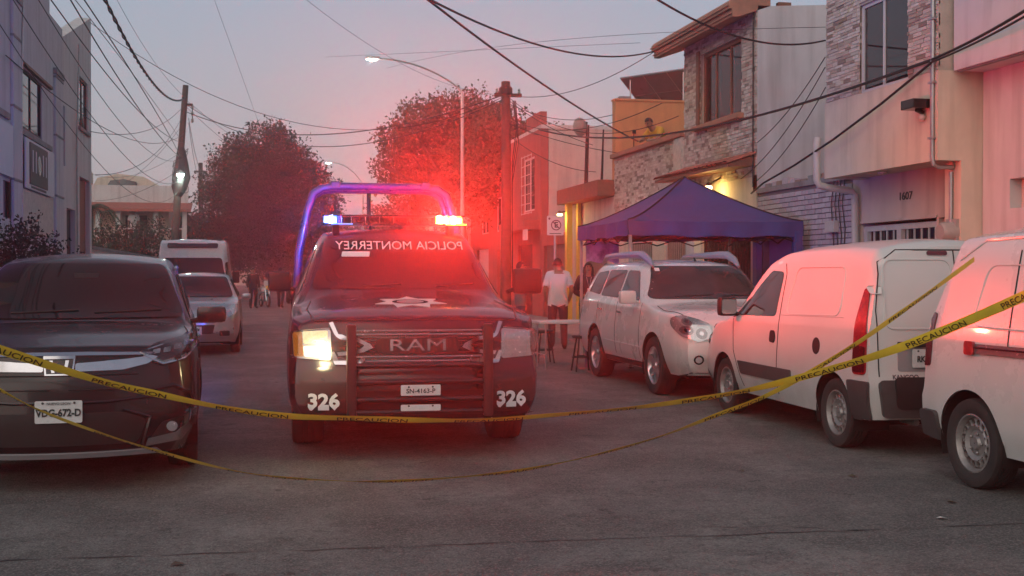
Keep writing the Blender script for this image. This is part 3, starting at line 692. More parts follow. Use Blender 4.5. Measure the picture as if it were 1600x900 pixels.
def far_right_houses():
    t = thing('rose_house', 'tall house with blank rose side wall and red front with white grille window', 'house')
    bx('side_wall', 'plaster_rose', t, FR + .26, 14.5, 37.2, 37.45, .1, 6.2); bx('roof_slab', 'plaster_white', t, FR + .0, 14.5, 37.18, 42, 6.2, 6.32)
    link('front_wall', wall_x(FR, .25, 37.2, 41.8, .1, 6.2, [(38.1, 39.7, 3.6, 5.4), (38.4, 40.6, .13, 2.5)]), 'plaster_red', t); bx('interior', 'room_dark', t, FR + .8, 14, 37.6, 41.6, .12, 6.0)
    bx('parapet', 'plaster_red', t, FR - .02, FR + .2, 37.22, 39.2, 6.32, 6.75)
    w = window(t, FR + .06, 38.1, 39.7, 3.6, 5.4, 'window_white', fw=.06, mull=(38.9,))
    for i in range(4):
        for j in range(1): MB().box(FR - .10, FR - .085, 38.15 + i * .5, 38.17 + i * .5, 3.5, 5.5).build('grille_bar', 'iron_white', t)
    for j in range(7): MB().box(FR - .105, FR - .09, 38.1, 39.7, 3.52 + j * .32, 3.545 + j * .32).build('grille_bar', 'iron_white', t)
    bx('balcony_slab', 'plaster_red', t, 8.5, FR - .004, 37.4, 41.5, 2.95, 3.25); bx('door', 'iron_black', t, FR + .1, FR + .14, 38.4, 40.6, .13, 2.5)
    MB().box(8.55, 8.6, 37.35, 37.9, 2.6, 2.95).build('shop_board', 'plate_white', t)
    u = thing('brick_red_house', 'red house standing behind the dark utility pole and tree', 'house')
    link('front_wall', wall_x(FR, .25, 42.1, 50, .1, 5.4, [(43, 44.4, 3.1, 4.4), (46, 47.5, 3.1, 4.4), (43.2, 44.3, .13, 2.4), (46, 48.5, .13, 2.5)]), 'plaster_red', u); bx('side_wall', 'plaster_red', u, FR + .26, 14, 42.1, 42.3, .1, 5.4); bx('interior', 'room_dark', u, FR + .7, 13, 42.4, 49.8, .12, 5.2)
    for y0, y1, z0, z1 in ((43, 44.4, 3.1, 4.4), (46, 47.5, 3.1, 4.4)): window(u, FR + .06, y0, y1, z0, z1, 'window_white', mull=((y0 + y1) / 2,))
    bx('door', 'timber_brown', u, FR + .1, FR + .14, 43.2, 44.3, .13, 2.4); bx('garage_door', 'iron_white', u, FR + .1, FR + .14, 46, 48.5, .13, 2.5)
    for k, (y0, h, mm) in enumerate(((50.3, 4.2, 'plaster_rose'), (58.3, 5.6, 'plaster_cream'), (67.3, 3.9, 'plaster_white'), (76, 5.4, 'plaster_rose'), (86, 4.2, 'plaster_cream'))):
        v = thing('row_house', ['low rose house beyond the red one', 'cream two storey house far down the right side', 'low white house far down the right side', 'farther rose house on the right side', 'cream house at the end of right side'][k], 'house')
        y1 = y0 + 7.6
        hs = [(y0 + 1, y0 + 2.2, .13, 2.3), (y0 + 4, y0 + 6, 1.0, 2.3)] + ([(y0 + 1.5, y0 + 3, 3.5, 4.7)] if h > 5 else [])
        link('front_wall', wall_x(FR, .25, y0, y1, .1, h, hs), mm, v); bx('side_wall', mm, v, FR + .26, 15, y0, y0 + .2, .1, h); bx('interior', 'room_dark', v, FR + .7, 14, y0 + .3, y1 - .3, .12, h - .1)
        bx('door', 'timber_brown', v, FR + .1, FR + .14, *hs[0]); 
        for q in hs[1:]: window(v, FR + .06, *q, 'window_white', mull=((q[0] + q[1]) / 2,))
far_right_houses()
def far_left_houses():
    t = thing('tiled_porch_house', 'pale house with red tiled porch roof and balcony beyond the leaning pole', 'house')
    Y = 58
    bx('wall', 'plaster_cream', t, -13, -4.1, Y + 1.4, Y + 7, .1, 4.6); bx('porch_floor', 'concrete', t, -13, -3.2, Y, Y + 1.4, 2.5, 2.85)
    bx('lower_wall', 'plaster_rose', t, -13, -3.4, Y + .4, Y + 1.39, .1, 2.5)
    MB().prism([(Y - .3, 4.55), (Y + 1.5, 4.95), (Y + 1.5, 4.85), (Y - .3, 4.42)], 'x', -13, -3.0).build('porch_roof', 'roof_tile', t); bx('parapet', 'plaster_white', t, -13, -3.2, Y + 1.41, Y + 1.6, 4.9, 5.75)
    for x in (-12, -9.5, -7.2, -6.3, -4.6, -3.3): bx('porch_post', 'plaster_white', t, x - .1, x + .1, Y + .02, Y + .22, 2.85, 4.5)
    for x in np.arange(-7.6, -3.3, .22): MB().box(x, x + .03, Y + .05, Y + .08, 2.85, 3.6).build('baluster', 'iron_white', t)
    bx('handrail', 'iron_white', t, -7.7, -3.3, Y + .04, Y + .09, 3.6, 3.66)
    bx('door', 'room_dark', t, -6.1, -5.1, Y + 1.36, Y + 1.399, 2.85, 4.3)
    u = thing('hill_house', 'cream house with curved roof edge rising behind the tiled porch', 'house')
    bx('wall', 'plaster_rose', u, -11, -4.6, 70, 76, .1, 6.3); MB().prism([(-9, 6.3), (-8.7, 6.9), (-7.6, 7.15), (-6.2, 7.0), (-5.0, 6.3)], 'y', 70, 76).build('roof', 'plaster_cream', u); bx('roof_tank_room', 'plaster_cream', u, -10.6, -9.3, 70.5, 73, 6.3, 7.4)
    w = MB().prism([(-8.2, 6.4), (-8.0, 6.75), (-7.3, 6.85), (-6.6, 6.7), (-6.5, 6.4)], 'y', 69.9, 69.99).build('window', 'window_glass', u)
    v = thing('white_gable_house', 'white house behind street tree at the far left', 'house')
    bx('wall', 'plaster_white', v, -12, -3.6, 84, 92, .1, 5.2); bx('roof_slab', 'concrete', v, -12.2, -3.4, 83.8, 92.2, 5.2, 5.4); bx('window', 'window_glass', v, -7, -5.5, 83.93, 83.99, 3.3, 4.5); bx('door', 'timber_brown', v, -5, -4, 83.93, 83.99, .13, 2.3)
    g = thing('garden_wall', 'low rendered wall between left building and the porch house', 'wall'); link('wall', wall_x(FL, -.2, 30.4, 57.9, .1, 2.1, []), 'plaster_rose', g); bx('coping', 'concrete', g, FL - .23, FL + .03, 30.4, 57.9, 2.1, 2.18)
    e = thing('end_house', 'dark house closing the view at the end of the street', 'house')
    bx('wall', 'plaster_rose', e, -9, 20, 158, 166, .0, 5.0)
    for k, x in enumerate((-6, -1.5, 3, 8, 13)): bx('window', 'window_glass', e, x, x + 1.6, 157.9, 157.99, 3, 4.4)
    bx('door', 'timber_brown', e, .4, 1.5, 157.9, 157.99, .0, 2.2)
far_left_houses()

def added_houses_behind():  # unseen houses added to darken the low reflections in the cars
    for k, (x0, x1, y0, y1, h, m, lab) in enumerate([(-16, -4, -40, -31, 6.5, 'plaster_rose', 'unseen rose two storey house added behind the viewpoint'), (-3.5, 6, -40, -31, 4.2, 'plaster_cream', 'unseen low cream house added behind the viewpoint'), (6.5, 19, -40, -31, 7.0, 'plaster_grey', 'unseen grey two storey house added behind the viewpoint')]):
        t = thing('row_house', lab, 'house')
        bx('wall', m, t, x0, x1, y0, y1, .0, h); bx('roof_slab', 'concrete', t, x0 - .2, x1 + .2, y0 - .2, y1 + .2, h, h + .2)
        for j in range(int((x1 - x0) / 3)):
            bx('window', 'window_glass', t, x0 + .8 + j * 3, x0 + 2.2 + j * 3, y1 + .004, y1 + .05, 1.0, 2.3)
            if h > 5: bx('window', 'window_glass', t, x0 + .8 + j * 3, x0 + 2.2 + j * 3, y1 + .004, y1 + .05, 3.9, 5.2)
        bx('door', 'timber_brown', t, x1 - .75, x1 - .05, y1 + .004, y1 + .06, 0, 2.1)
added_houses_behind()
# ================================================================== vehicles
def pchip(xs, ys, x):
    xs, ys, x = np.asarray(xs, float), np.asarray(ys, float), np.asarray(x, float)
    h = np.diff(xs); d = np.diff(ys) / h
    m = np.zeros_like(ys)
    m[0], m[-1] = d[0], d[-1]
    for i in range(1, len(xs) - 1):
        if d[i - 1] * d[i] > 0:
            w1, w2 = 2 * h[i] + h[i - 1], h[i] + 2 * h[i - 1]
            m[i] = (w1 + w2) / (w1 / d[i - 1] + w2 / d[i])
    i = np.clip(np.searchsorted(xs, x) - 1, 0, len(xs) - 2)
    t = (x - xs[i]) / h[i]
    return ((2 * t ** 3 - 3 * t ** 2 + 1) * ys[i] + (t ** 3 - 2 * t ** 2 + t) * h[i] * m[i]
            + (-2 * t ** 3 + 3 * t ** 2) * ys[i + 1] + (t ** 3 - t ** 2) * h[i] * m[i + 1])
def crom(P, n):
    P = [P[0] * 2 - P[1]] + list(P) + [P[-1] * np.array([-1, 1]) + 0 * P[-1] if False else np.array([-P[-2][0], P[-2][1]])]
    out = []
    for i in range(1, len(P) - 2):
        p0, p1, p2, p3 = P[i - 1], P[i], P[i + 1], P[i + 2]
        for j in range(n):
            t = j / n
            out.append(.5 * ((2 * p1) + (-p0 + p2) * t + (2 * p0 - 5 * p1 + 4 * p2 - p3) * t * t + (-p0 + 3 * p1 - 3 * p2 + p3) * t ** 3))
    out.append(P[-2])
    return np.array(out)

class Car:
    def __init__(s, root): s.root = root
    def body(s, st, paint, W, bulge, fp, rp, arches, part='body', fl=.55, rl=.35, step=.05, nsec=4, extra=()):
        st = np.array(st, float); L0, L1 = st[0, 0], st[-1, 0]
        y = list(np.arange(L0, L1, step)) + [L1] + list(st[:, 0]) + list(extra)
        for (yc, zc, Ra) in arches:
            y += [yc + Ra * math.cos(a) for a in np.linspace(0, math.pi, 25)]
            y += [yc - Ra - .012, yc + Ra + .012]
        y = np.array(sorted(set(np.round([v for v in y if L0 <= v <= L1], 4))))
        C = {k: pchip(st[:, 0], st[:, i + 1], y) for i, k in enumerate(['zb', 'wb', 'zs', 'ws', 'zt', 'wt', 'zr', 'wr', 'zc'])}
        lerp = lambda a, b, t: a + (b - a) * t
        bu = lambda v: np.interp(v, [q[0] for q in bulge], [q[1] for q in bulge])
        rows = []
        for i, yy in enumerate(y):
            c = {k: C[k][i] for k in C}
            sec = np.array([(c['wb'], c['zb']), (lerp(c['wb'], c['ws'], .8), lerp(c['zb'], c['zs'], .45)), (c['ws'], c['zs']),
                            (lerp(c['ws'], c['wt'], .55), lerp(c['zs'], c['zt'], .72)), (c['wt'], c['zt']),
                            (lerp(c['wt'], c['wr'], .45), lerp(c['zt'], c['zr'], .5)),
                            (c['wr'], c['zr']), (c['wr'] * .82, lerp(c['zr'], c['zc'], .52)), (c['wr'] * .42, lerp(c['zr'], c['zc'], .88)), (0, c['zc'])])
            D = crom(sec, nsec)
            for (yc, zc, Ra) in arches:
                if abs(yy - yc) < Ra:
                    za = zc + math.sqrt(max(0, Ra * Ra - (yy - yc) ** 2))
                    for k in range(len(D) - 1):
                        if D[k][1] < za and D[k + 1][1] >= za:
                            t = (za - D[k][1]) / max(1e-6, D[k + 1][1] - D[k][1])
                            p = D[k] + (D[k + 1] - D[k]) * t
                            D[:k + 1] = p; break
            rows.append(D)
        A = np.array(rows); T = A.shape[1]
        def mapy(yy, x, z):
            ff = max(0., 1 - (yy - L0) / fl); fr = max(0., 1 - (L1 - yy) / rl)
            return yy + np.interp(z, [q[0] for q in fp], [q[1] for q in fp]) * ff ** 1.5 - bu(yy) * (1 - min(1, (x / W) ** 2)) \
                - np.interp(z, [q[0] for q in rp], [q[1] for q in rp]) * fr ** 1.3
        V, F = [], []; N = 2 * T - 1
        for i, yy in enumerate(y):
            for t in range(T): x, z = A[i, t]; V.append((x, mapy(yy, x, z), z))
            for t in range(T - 2, -1, -1): x, z = A[i, t]; V.append((-x, mapy(yy, x, z), z))
        for i in range(len(y) - 1):
            for t in range(N - 1):
                F.append((i * N + t, i * N + t + 1, (i + 1) * N + t + 1, (i + 1) * N + t))
        for e, i in ((0, 0), (1, len(y) - 1)):
            Mc = 18; idx = []
            for t in range(T - 1):
                x, z = A[i, t]; r = [i * N + t]
                for k in range(1, Mc):
                    xx = x * (1 - 2 * k / Mc); r.append(len(V)); V.append((xx, mapy(y[i], xx, z), z))
                r.append(i * N + N - 1 - t); idx.append(r)
            for t in range(T - 2):
                for k in range(Mc): F.append((idx[t][k], idx[t][k + 1], idx[t + 1][k + 1], idx[t + 1][k]))
            top = idx[-1]
            for k in range(Mc): F.append((top[k], top[k + 1], i * N + T - 1))
        me = bpy.data.meshes.new(part); me.from_pydata(V, [], F)
        bm = bmesh.new(); bm.from_mesh(me)
        bmesh.ops.remove_doubles(bm, verts=bm.verts, dist=4e-4)
        bmesh.ops.dissolve_degenerate(bm, edges=bm.edges, dist=1e-4)
        bmesh.ops.recalc_face_normals(bm, faces=bm.faces)
        bm.faces.ensure_lookup_table(); bm.normal_update()
        top = max(bm.faces, key=lambda f: f.calc_center_median().z)
        if top.normal.z < 0: bmesh.ops.reverse_faces(bm, faces=bm.faces)
        bm.to_mesh(me); s.bvh = BVHTree.FromBMesh(bm); bm.free()
        s.W, s.paint = W, paint
        o = link(part, me, paint, s.root, smooth=50)
        s.bodyobj = o
        return o
    AX = {'x+': ((1, 0, 0), lambda a, b: (9, a, b)), 'x-': ((-1, 0, 0), lambda a, b: (-9, a, b)),
          'y-': ((0, -1, 0), lambda a, b: (a, -9, b)), 'y+': ((0, 1, 0), lambda a, b: (a, 19, b)), 'z': ((0, 0, 1), lambda a, b: (a, b, 9))}
    def proj(s, p, axis, off):
        d, f = s.AX[axis]; o = Vector(f(*p)); d = Vector(d)
        h = s.bvh.ray_cast(o, -d)
        if h[0] is None:
            mid = Vector({'x': (d.x * s.W, p[0], p[1]), 'y': (p[0], .3 if axis == 'y-' else 4, p[1]), 'z': (p[0], p[1], 1.2)}[axis[0]])
            h = s.bvh.find_nearest(mid)
        n = h[1]
        if n.dot(d) < 0: n = -n
        return h[0] + n * off, n
    def patch(s, name, poly, axis, m, off=.006, g=.05, depth=.02, parent=None, smooth=30):
        vs, fs = fill2d(poly, g)
        P = [s.proj(v, axis, off) for v in vs]
        mb = MB(); n = len(P)
        mb.v = [tuple(p[0]) for p in P] + [tuple(p[0] - p[1] * depth) for p in P]
        cnt = {}
        for f in fs:
            for i in range(3):
                e = (f[i], f[(i + 1) % 3]); cnt[e] = 1
        mb.f = list(fs) + [(e[1], e[0], e[0] + n, e[1] + n) for e in cnt if (e[1], e[0]) not in cnt]
        me = mb.mesh(name, fix=False)
        bm = bmesh.new(); bm.from_mesh(me); bmesh.ops.recalc_face_normals(bm, faces=bm.faces)
        bm.normal_update(); d = Vector(s.AX[axis][0])
        bm.faces.ensure_lookup_table()
        if sum((f.normal.dot(d) * f.calc_area() for f in bm.faces if len(f.verts) == 3)) < 0: bmesh.ops.reverse_faces(bm, faces=bm.faces)
        loose = [v for v in bm.verts if not v.link_faces]; bmesh.ops.delete(bm, geom=loose, context='VERTS')
        bm.to_mesh(me); bm.free()
        return link(name, me, m, parent or s.root, smooth=smooth)
    def sides(s, name, poly, m, **k):
        return [s.patch(name, poly, a, m, **k) for a in ('x-', 'x+')]
    def fronts(s, name, poly, axis, m, **k):
        return [s.patch(name, q, axis, m, **k) for q in (poly, [(-x, z) for x, z in poly][::-1])]
    def seam(s, pts, axis, r=.004, name='panel_gap', m='seam_dark', off=.0005, parent=None):
        q = []
        for a, b in zip(pts, pts[1:]):
            n = max(1, int(math.dist(a, b) / .05)); q += [(a[0] + (b[0] - a[0]) * t / n, a[1] + (b[1] - a[1]) * t / n) for t in range(n)]
        q.append(pts[-1])
        return MB().tube([s.proj(p, axis, off)[0] for p in q], r, 5).build(name, m, parent or s.root, smooth=True)
    def text(s, name, string, size, axis, at, m, bold=0., off=.006, flip=False, sx=1., parent=None):
        me = text_mesh(string, size, 0, bold); sg = -1 if flip else 1
        if axis == 'y+': sg = -sg
        bm = bmesh.new(); bm.from_mesh(me)
        for v in bm.verts:
            p, n = s.proj((at[0] + sg * sx * v.co.x, at[1] + v.co.y), axis, off); v.co = p
        bm.to_mesh(me); bm.free()
        return link(name, me, m, parent or s.root)
    def disc(s, name, c, r, axis, m, **k):
        return s.patch(name, [(c[0] + r * math.cos(a), c[1] + r * math.sin(a)) for a in np.linspace(0, 2 * math.pi, 22)[:-1]], axis, m, **k)
    def chassis(s, L, zb, x):
        bx('underbody', 'underbody', s.root, -x, x, .35, L - .3, zb, .62)
    def wheel(s, x, y, Rr, w, style, dark=False, rim_r=None, steer=0):
        sg = 1 if x > 0 else -1; rr = rim_r or Rr * .64
        h = bpy.data.objects.new('wheel', None); COL.objects.link(h); h.parent = s.root; h.location = (x, y, Rr)
        h.empty_display_size = .1
        h.rotation_euler = (0, 0, (0 if sg > 0 else math.pi) + steer)
        key = (style, Rr, w, rr)
        if key not in _wheels:
            t = MB(); a = w / 2
            t.lathe([(rr, -a * .75), (rr + .02, -a * .92), (Rr * .88, -a * 1.0), (Rr * .965, -a * .92), (Rr * .99, -a * .72), (Rr, -a * .6), (Rr, -a * .34), (Rr * .975, -a * .32), (Rr * .975, -a * .26), (Rr, -a * .24),
                     (Rr, -a * .04), (Rr * .975, -a * .02), (Rr * .975, a * .02), (Rr, a * .04), (Rr, a * .24), (Rr * .975, a * .26), (Rr * .975, a * .32), (Rr, a * .34), (Rr, a * .6), (Rr * .99, a * .72), (Rr * .965, a * .92), (Rr * .88, a), (rr + .02, a * .92), (rr, a * .75)], 44, 'x')
            d = MB()
            e = a * .80
            d.lathe([(rr + .006, e + .004), (rr - .006, e + .006), (rr - .016, e - .01), (rr - .03, e - .05), (rr - .03, -a * .7)], 40, 'x')   # barrel and lip
            k = MB()
            k.lathe([(.001, e - .085), (rr - .031, e - .085)], 30, 'x')            # dark brake backing
            if style == 'steel':
                nh = 16; r0, r1 = rr * .60, rr * .88; fx = lambda r: e - .035 + .02 * math.cos((r / rr - .55) * 5)
                d.lathe([(rr * .02, e - .012), (rr * .20, e - .012), (rr * .26, e - .03), (rr * .45, e - .035), (r0, fx(r0))], 32, 'x')
                d.lathe([(r1, fx(r1)), (rr - .028, e - .03)], 32, 'x')
                for i in range(nh):
                    a0, a1 = 2 * math.pi * i / nh, 2 * math.pi * (i + 1) / nh; am = (a0 + a1) / 2; rm = (r0 + r1) / 2; hr = (r1 - r0) * .36
                    per = []
                    for q in range(16):
                        ph = 2 * math.pi * (q + .5) / 16; cx, cy = math.cos(ph), math.sin(ph); s_ = 1 / max(abs(cx), abs(cy))
                        per.append((rm + cx * s_ * (r1 - r0) / 2, am + cy * s_ * (a1 - a0) / 2, rm * math.cos(am) + hr * math.cos(ph + am), rm * math.sin(am) + hr * math.sin(ph + am)))
                    vs = [(fx(p[0]), p[0] * math.cos(p[1]), p[0] * math.sin(p[1])) for p in per] + [(fx(rm), p[2], p[3]) for p in per] + [(fx(rm) - .02, p[2], p[3]) for p in per]
                    d.add(vs, [(q, (q + 1) % 16, 16 + (q + 1) % 16, 16 + q) for q in range(16)] + [(16 + q, 16 + (q + 1) % 16, 32 + (q + 1) % 16, 32 + q) for q in range(16)])
                for i in range(5):
                    q = 2 * math.pi * i / 5; d.sphere((e - .02, rr * .34 * math.cos(q), rr * .34 * math.sin(q)), .011, 8, 5)
            else:
                n = 10 if style == 'multi' else 6
                for i in range(n):
                    q = 2 * math.pi * i / n
                    wd0, wd1 = (.05, .032) if n == 6 else (.026, .02)
                    mxr = Matrix.Rotation(q, 4, 'X')
                    vs = [(e - .02, -wd0, rr * .12), (e - .02, wd0, rr * .12), (e - .004, wd1, rr * .97), (e - .004, -wd1, rr * .97),
                          (e - .06, -wd0, rr * .12), (e - .06, wd0, rr * .12), (e - .05, wd1, rr * .97), (e - .05, -wd1, rr * .97)]
                    d.add([tuple(mxr @ Vector(v)) for v in vs], [(0, 1, 2, 3), (0, 4, 5, 1), (1, 5, 6, 2), (2, 6, 7, 3), (3, 7, 4, 0)])
                d.lathe([(.001, e - .006), (rr * .16, e - .008), (rr * .2, e - .03), (rr * .2, e - .06)], 20, 'x')
            _wheels[key] = (t.mesh('tyre'), d.mesh('rim'), k.mesh('brake_disc'))
            for me, mm in zip(_wheels[key], ('rubber', 'steel_wheel' if style == 'steel' else 'alloy', 'underbody')):
                me.materials.append(M[mm]); me.shade_smooth(); me.set_sharp_from_angle(angle=R(35))
        for nme, me in zip(('tyre', 'rim', 'brake_disc'), _wheels[key]): link(nme, me, None, h)
        # arch liner
    def liner(s, y, z, Ra, x0, x1):
        for sg in (-1, 1):
            mb = MB(); P = [[(sg * xx, y + (Ra + .004) * math.cos(a), z + (Ra + .004) * math.sin(a)) for xx in (x0, x1)] for a in np.linspace(-.35, math.pi + .35, 20)]
            mb.grid(P).build('wheel_arch_liner', 'underbody', s.root)
    def mirror(s, x, y, z, m, sx=.2, sz=.15, glass=True, stalk=.1, face=-1):
        sg = 1 if x > 0 else -1
        mb = MB()
        mb.add(*rbox((x, y, z), (sx, .13, sz), .04))
        mb.tube([(x - sg * (sx / 2 - .02), y, z - sz * .3), (x - sg * (sx / 2 + stalk), y - .02, z - sz * .42)], .022, 6)
        o = mb.build('mirror', m, s.root, smooth=40)
        if glass:
            P = rounded([(x - sx * .42, z - sz * .38), (x + sx * .42, z - sz * .38), (x + sx * .42, z + sz * .38), (x - sx * .42, z + sz * .38)], .03)
            MB().prism(P, 'y', y - face * .066, y - face * .06).build('mirror_glass', 'chrome', o)
        return o
    def plate(s, c, axis, string, w=.30, h=.15, off=.02, parent=None, size=.068, low=None):
        P, n = s.proj(c, axis, off); n = Vector((0, n.y, 0)).normalized()
        sg = 1 if axis == 'y-' else -1
        yy = P.y; d = -.006 if axis == 'y-' else .006
        Q = rounded([(c[0] - w / 2, c[1] - h / 2), (c[0] + w / 2, c[1] - h / 2), (c[0] + w / 2, c[1] + h / 2), (c[0] - w / 2, c[1] + h / 2)], .012)
        o = MB().prism(Q, 'y', yy, yy + d).build('number_plate', 'plate_white', parent or s.root)
        if string: place_text('plate_number', string, size, 'plate_ink', o, (c[0], yy + d * 1.6, c[1] - .008), (sg, 0, 0), (0, 0, 1), bold=.0022, extrude=.001, sx=.84)
        for dx in (-.1, .1):
            MB().lathe([(.001, yy + d * 1.8), (.008, yy + d * 1.6), (.008, yy)], 8, 'y', Matrix.Translation((c[0] + dx, 0, c[1] + h * .4))).build('plate_bolt', 'plate_ink', o)
        if low: place_text('plate_small_print', low, .024, 'plate_ink', o, (c[0], yy + d * 1.6, c[1] + h * .37), (sg, 0, 0), (0, 0, 1), extrude=.001)
        return o
_wheels = {}
def rbox(c, size, r):
    mb = MB(); c = Vector(c); x, y, z = [v / 2 for v in size]
    mb.box(c.x - x, c.x + x, c.y - y, c.y + y, c.z - z, c.z + z, ch=min(r, min(size) * .45))
    return mb.v, mb.f

mat('head_on', (.6, .6, .55), .2, .5, .4, 40, bump=.5, bscale=80, emit=(1.0, .80, .30), es=.55)
mat('head_hot', (.8, .8, .7), .3, 0, .2, 30, emit=(1.0, .90, .50), es=1.5)
mat('led_red', (.6, .1, .03), .3, 0, .1, 10, emit=(1.0, .26, .03), es=12.0)
mat('led_red_core', (.6, .3, .1), .3, 0, .1, 10, emit=(1.0, .62, .12), es=16.0)
mat('led_blue', (.1, .2, .6), .3, 0, .1, 10, emit=(.12, .30, 1.0), es=1.6)
mat('led_off', (.03, .012, .02), .15, 0, .4, 30, coat=.6)
mat('bar_lens', (.02, .016, .024), .15, 0, .3, 12, coat=.5)

mat('rack_blue_lit', (.018, .024, .07), .3, 0, .1, 5, coat=.5)  # blue lamp light on the hoops put into their base colour
# ------------------------------------------------------------------ police pickup
def pickup():
    root = thing('police_pickup', 'dark police pickup with lit red and blue light bar and white number 326', 'pickup', (1.29, 9.64, 0), R(-2.0)); root.scale = (1.06, 1, 1)
    c = Car(root); W = 1.0
    st = [(0, .34, .86, .60, .93, 1.08, .89, 1.12, .80, 1.15), (.25, .33, .93, .65, .985, 1.12, .95, 1.16, .84, 1.20),
          (.9, .38, .95, .75, 1.0, 1.17, .96, 1.205, .85, 1.27), (1.36, .40, .95, .8, 1.0, 1.20, .95, 1.25, .82, 1.325),
          (1.48, .40, .95, .8, 1.0, 1.21, .95, 1.30, .80, 1.35), (2.25, .40, .95, .8, 1.0, 1.24, .95, 1.84, .68, 1.92),
          (2.7, .40, .95, .8, 1.0, 1.25, .95, 1.89, .69, 1.965), (4.0, .40, .95, .8, 1.0, 1.25, .95, 1.87, .68, 1.95), (4.25, .40, .95, .8, .99, 1.25, .94, 1.80, .66, 1.88)]
    yf, yr = 1.0, 4.57
    c.body(st, 'paint_navy', W, [(0, .13), (1.4, .13), (2.2, .10), (2.8, 0), (4.25, 0)],
           [(.3, .05), (.42, 0), (.68, .02), (.74, .07), (1.0, .09), (1.1, .14), (1.2, .22)], [(0, 0), (2, 0)], [(yf, .41, .47)])
    c.chassis(5.7, .28, .70); c.liner(yf, .41, .47, .6, .95)
    ws = c.patch('windscreen', rounded([(-.80, 1.36), (.80, 1.36), (.68, 1.60), (.61, 1.835), (-.61, 1.835), (-.68, 1.6)], .06), 'y-', 'car_glass', off=.008, g=.045)
    c.text('windscreen_lettering', 'POLICIA MONTERREY', .118, 'y-', (0.02, 1.765), 'white_print', bold=0, off=.013, flip=True, parent=ws, sx=1.02)
    c.patch('sun_strip', rounded([(-.52, 1.66), (-.27, 1.66), (-.26, 1.71), (-.51, 1.71)], .01), 'y-', 'white_print', off=.011, parent=ws, depth=.002)
    for sd in ('x-', 'x+'):
        c.patch('side_window', rounded([(1.75, 1.30), (2.75, 1.30), (2.75, 1.78), (2.35, 1.78)], .05), sd, 'car_glass')
        c.patch('side_window', rounded([(2.87, 1.30), (3.8, 1.30), (3.75, 1.78), (2.87, 1.78)], .05), sd, 'car_glass')
        for yy in (1.55, 2.81, 3.86): c.seam([(yy, .5), (yy, 1.25)], sd)
    # front: bumper, grille, lamps
    bump = c.patch('bumper', rounded([(-.86, .40), (-.76, .33), (.76, .33), (.86, .40), (.89, .69), (.72, .735), (-.72, .735), (-.89, .69)], .05), 'y-', 'black_gloss', off=.045, g=.06, depth=.06)
    for x in (-.71, .71): c.text('fleet_number', '326', .15, 'y-', (x, .475), 'white_print', bold=.006, off=.05, parent=bump, sx=1.05)
    c.patch('air_intake', rounded([(-.5, .42), (.5, .42), (.55, .56), (-.55, .56)], .03), 'y-', 'underbody', off=.048, parent=bump, depth=.003)
    gr = c.patch('grille', rounded([(-.50, .76), (.50, .76), (.60, .86), (.62, 1.02), (.54, 1.06), (-.54, 1.06), (-.62, 1.02), (-.60, .86)], .04), 'y-', 'black_gloss', off=.012, depth=.02)
    for z in (.79, .825, 1.0, 1.03):
        c.seam([(-.50, z), (.50, z)], 'y-', r=.009, name='grille_bar', m='chrome_dark', off=.016, parent=gr)
    for z in (.86, .89, .92, .95, .975):
        c.seam([(-.56, z), (-.30, z)], 'y-', r=.005, name='grille_bar', m='black_plastic', off=.016, parent=gr)
        c.seam([(.30, z), (.56, z)], 'y-', r=.005, name='grille_bar', m='black_plastic', off=.016, parent=gr)
    for sx in (-1, 1):
        P = [(sx * x, z) for x, z in [(.64, 1.10), (.60, 1.0), (.46, .985), (.36, .93), (.34, .90), (.41, .865), (.50, .845), (.60, .835), (.61, .865), (.50, .875), (.43, .895), (.405, .92), (.47, .955), (.58, .965), (.63, 1.0), (.67, 1.09)]]
        c.patch('grille_wing', P if sx > 0 else P[::-1], 'y-', 'chrome', off=.03, g=.03, depth=.03, parent=gr)
        P = [(sx * x, z) for x, z in [(.40, .815), (.52, .800), (.60, .80), (.63, .87), (.66, .87), (.625, .755), (.52, .752), (.40, .772)]]
        c.patch('grille_corner', P if sx > 0 else P[::-1], 'y-', 'chrome', off=.03, g=.03, depth=.03, parent=gr)
    c.patch('badge_plate', rounded([(-.30, .855), (.30, .855), (.33, .91), (.30, .975), (-.30, .975), (-.33, .91)], .02), 'y-', 'black_plastic', off=.024, depth=.02, parent=gr)
    c.text('grille_lettering', 'RAM', .135, 'y-', (0, .915), 'chrome_dark', bold=.0, off=.032, parent=gr, sx=1.65)
    for sx in (-1, 1):
        P = rounded([(sx * x, z) for x, z in [(.655, .80), (.93, .82), (.945, 1.02), (.66, 1.05)]], .03)
        hl = c.patch('headlight', P, 'y-', 'reflector', off=.008, g=.04)
        P = rounded([(sx * x, z) for x, z in [(.865, .83), (.925, .835), (.935, 1.02), (.875, 1.03)]], .015)
        c.patch('turn_lens', P, 'y-', 'amber_lens' if sx < 0 else 'reflector', off=.014, g=.03, depth=.008, parent=hl)
        P = rounded([(sx * x, z) for x, z in [(.67, .825), (.855, .83), (.865, .915), (.70, .915)]], .015)
        c.patch('lamp', P, 'y-', 'head_hot' if sx < 0 else 'reflector', off=.016, g=.03, depth=.008, parent=hl)
        P = rounded([(sx * x, z) for x, z in [(.69, .935), (.865, .935), (.872, 1.03), (.68, 1.035)]], .015)
        c.patch('lamp', P, 'y-', 'head_on' if sx < 0 else 'reflector', off=.014, g=.03, depth=.008, parent=hl)
        c.patch('lens_cover', rounded([(sx * x, z) for x, z in [(.652, .797), (.935, .818), (.95, 1.025), (.657, 1.053)]], .03), 'y-', 'lens_cover', off=.03, g=.05, depth=.022, parent=hl)
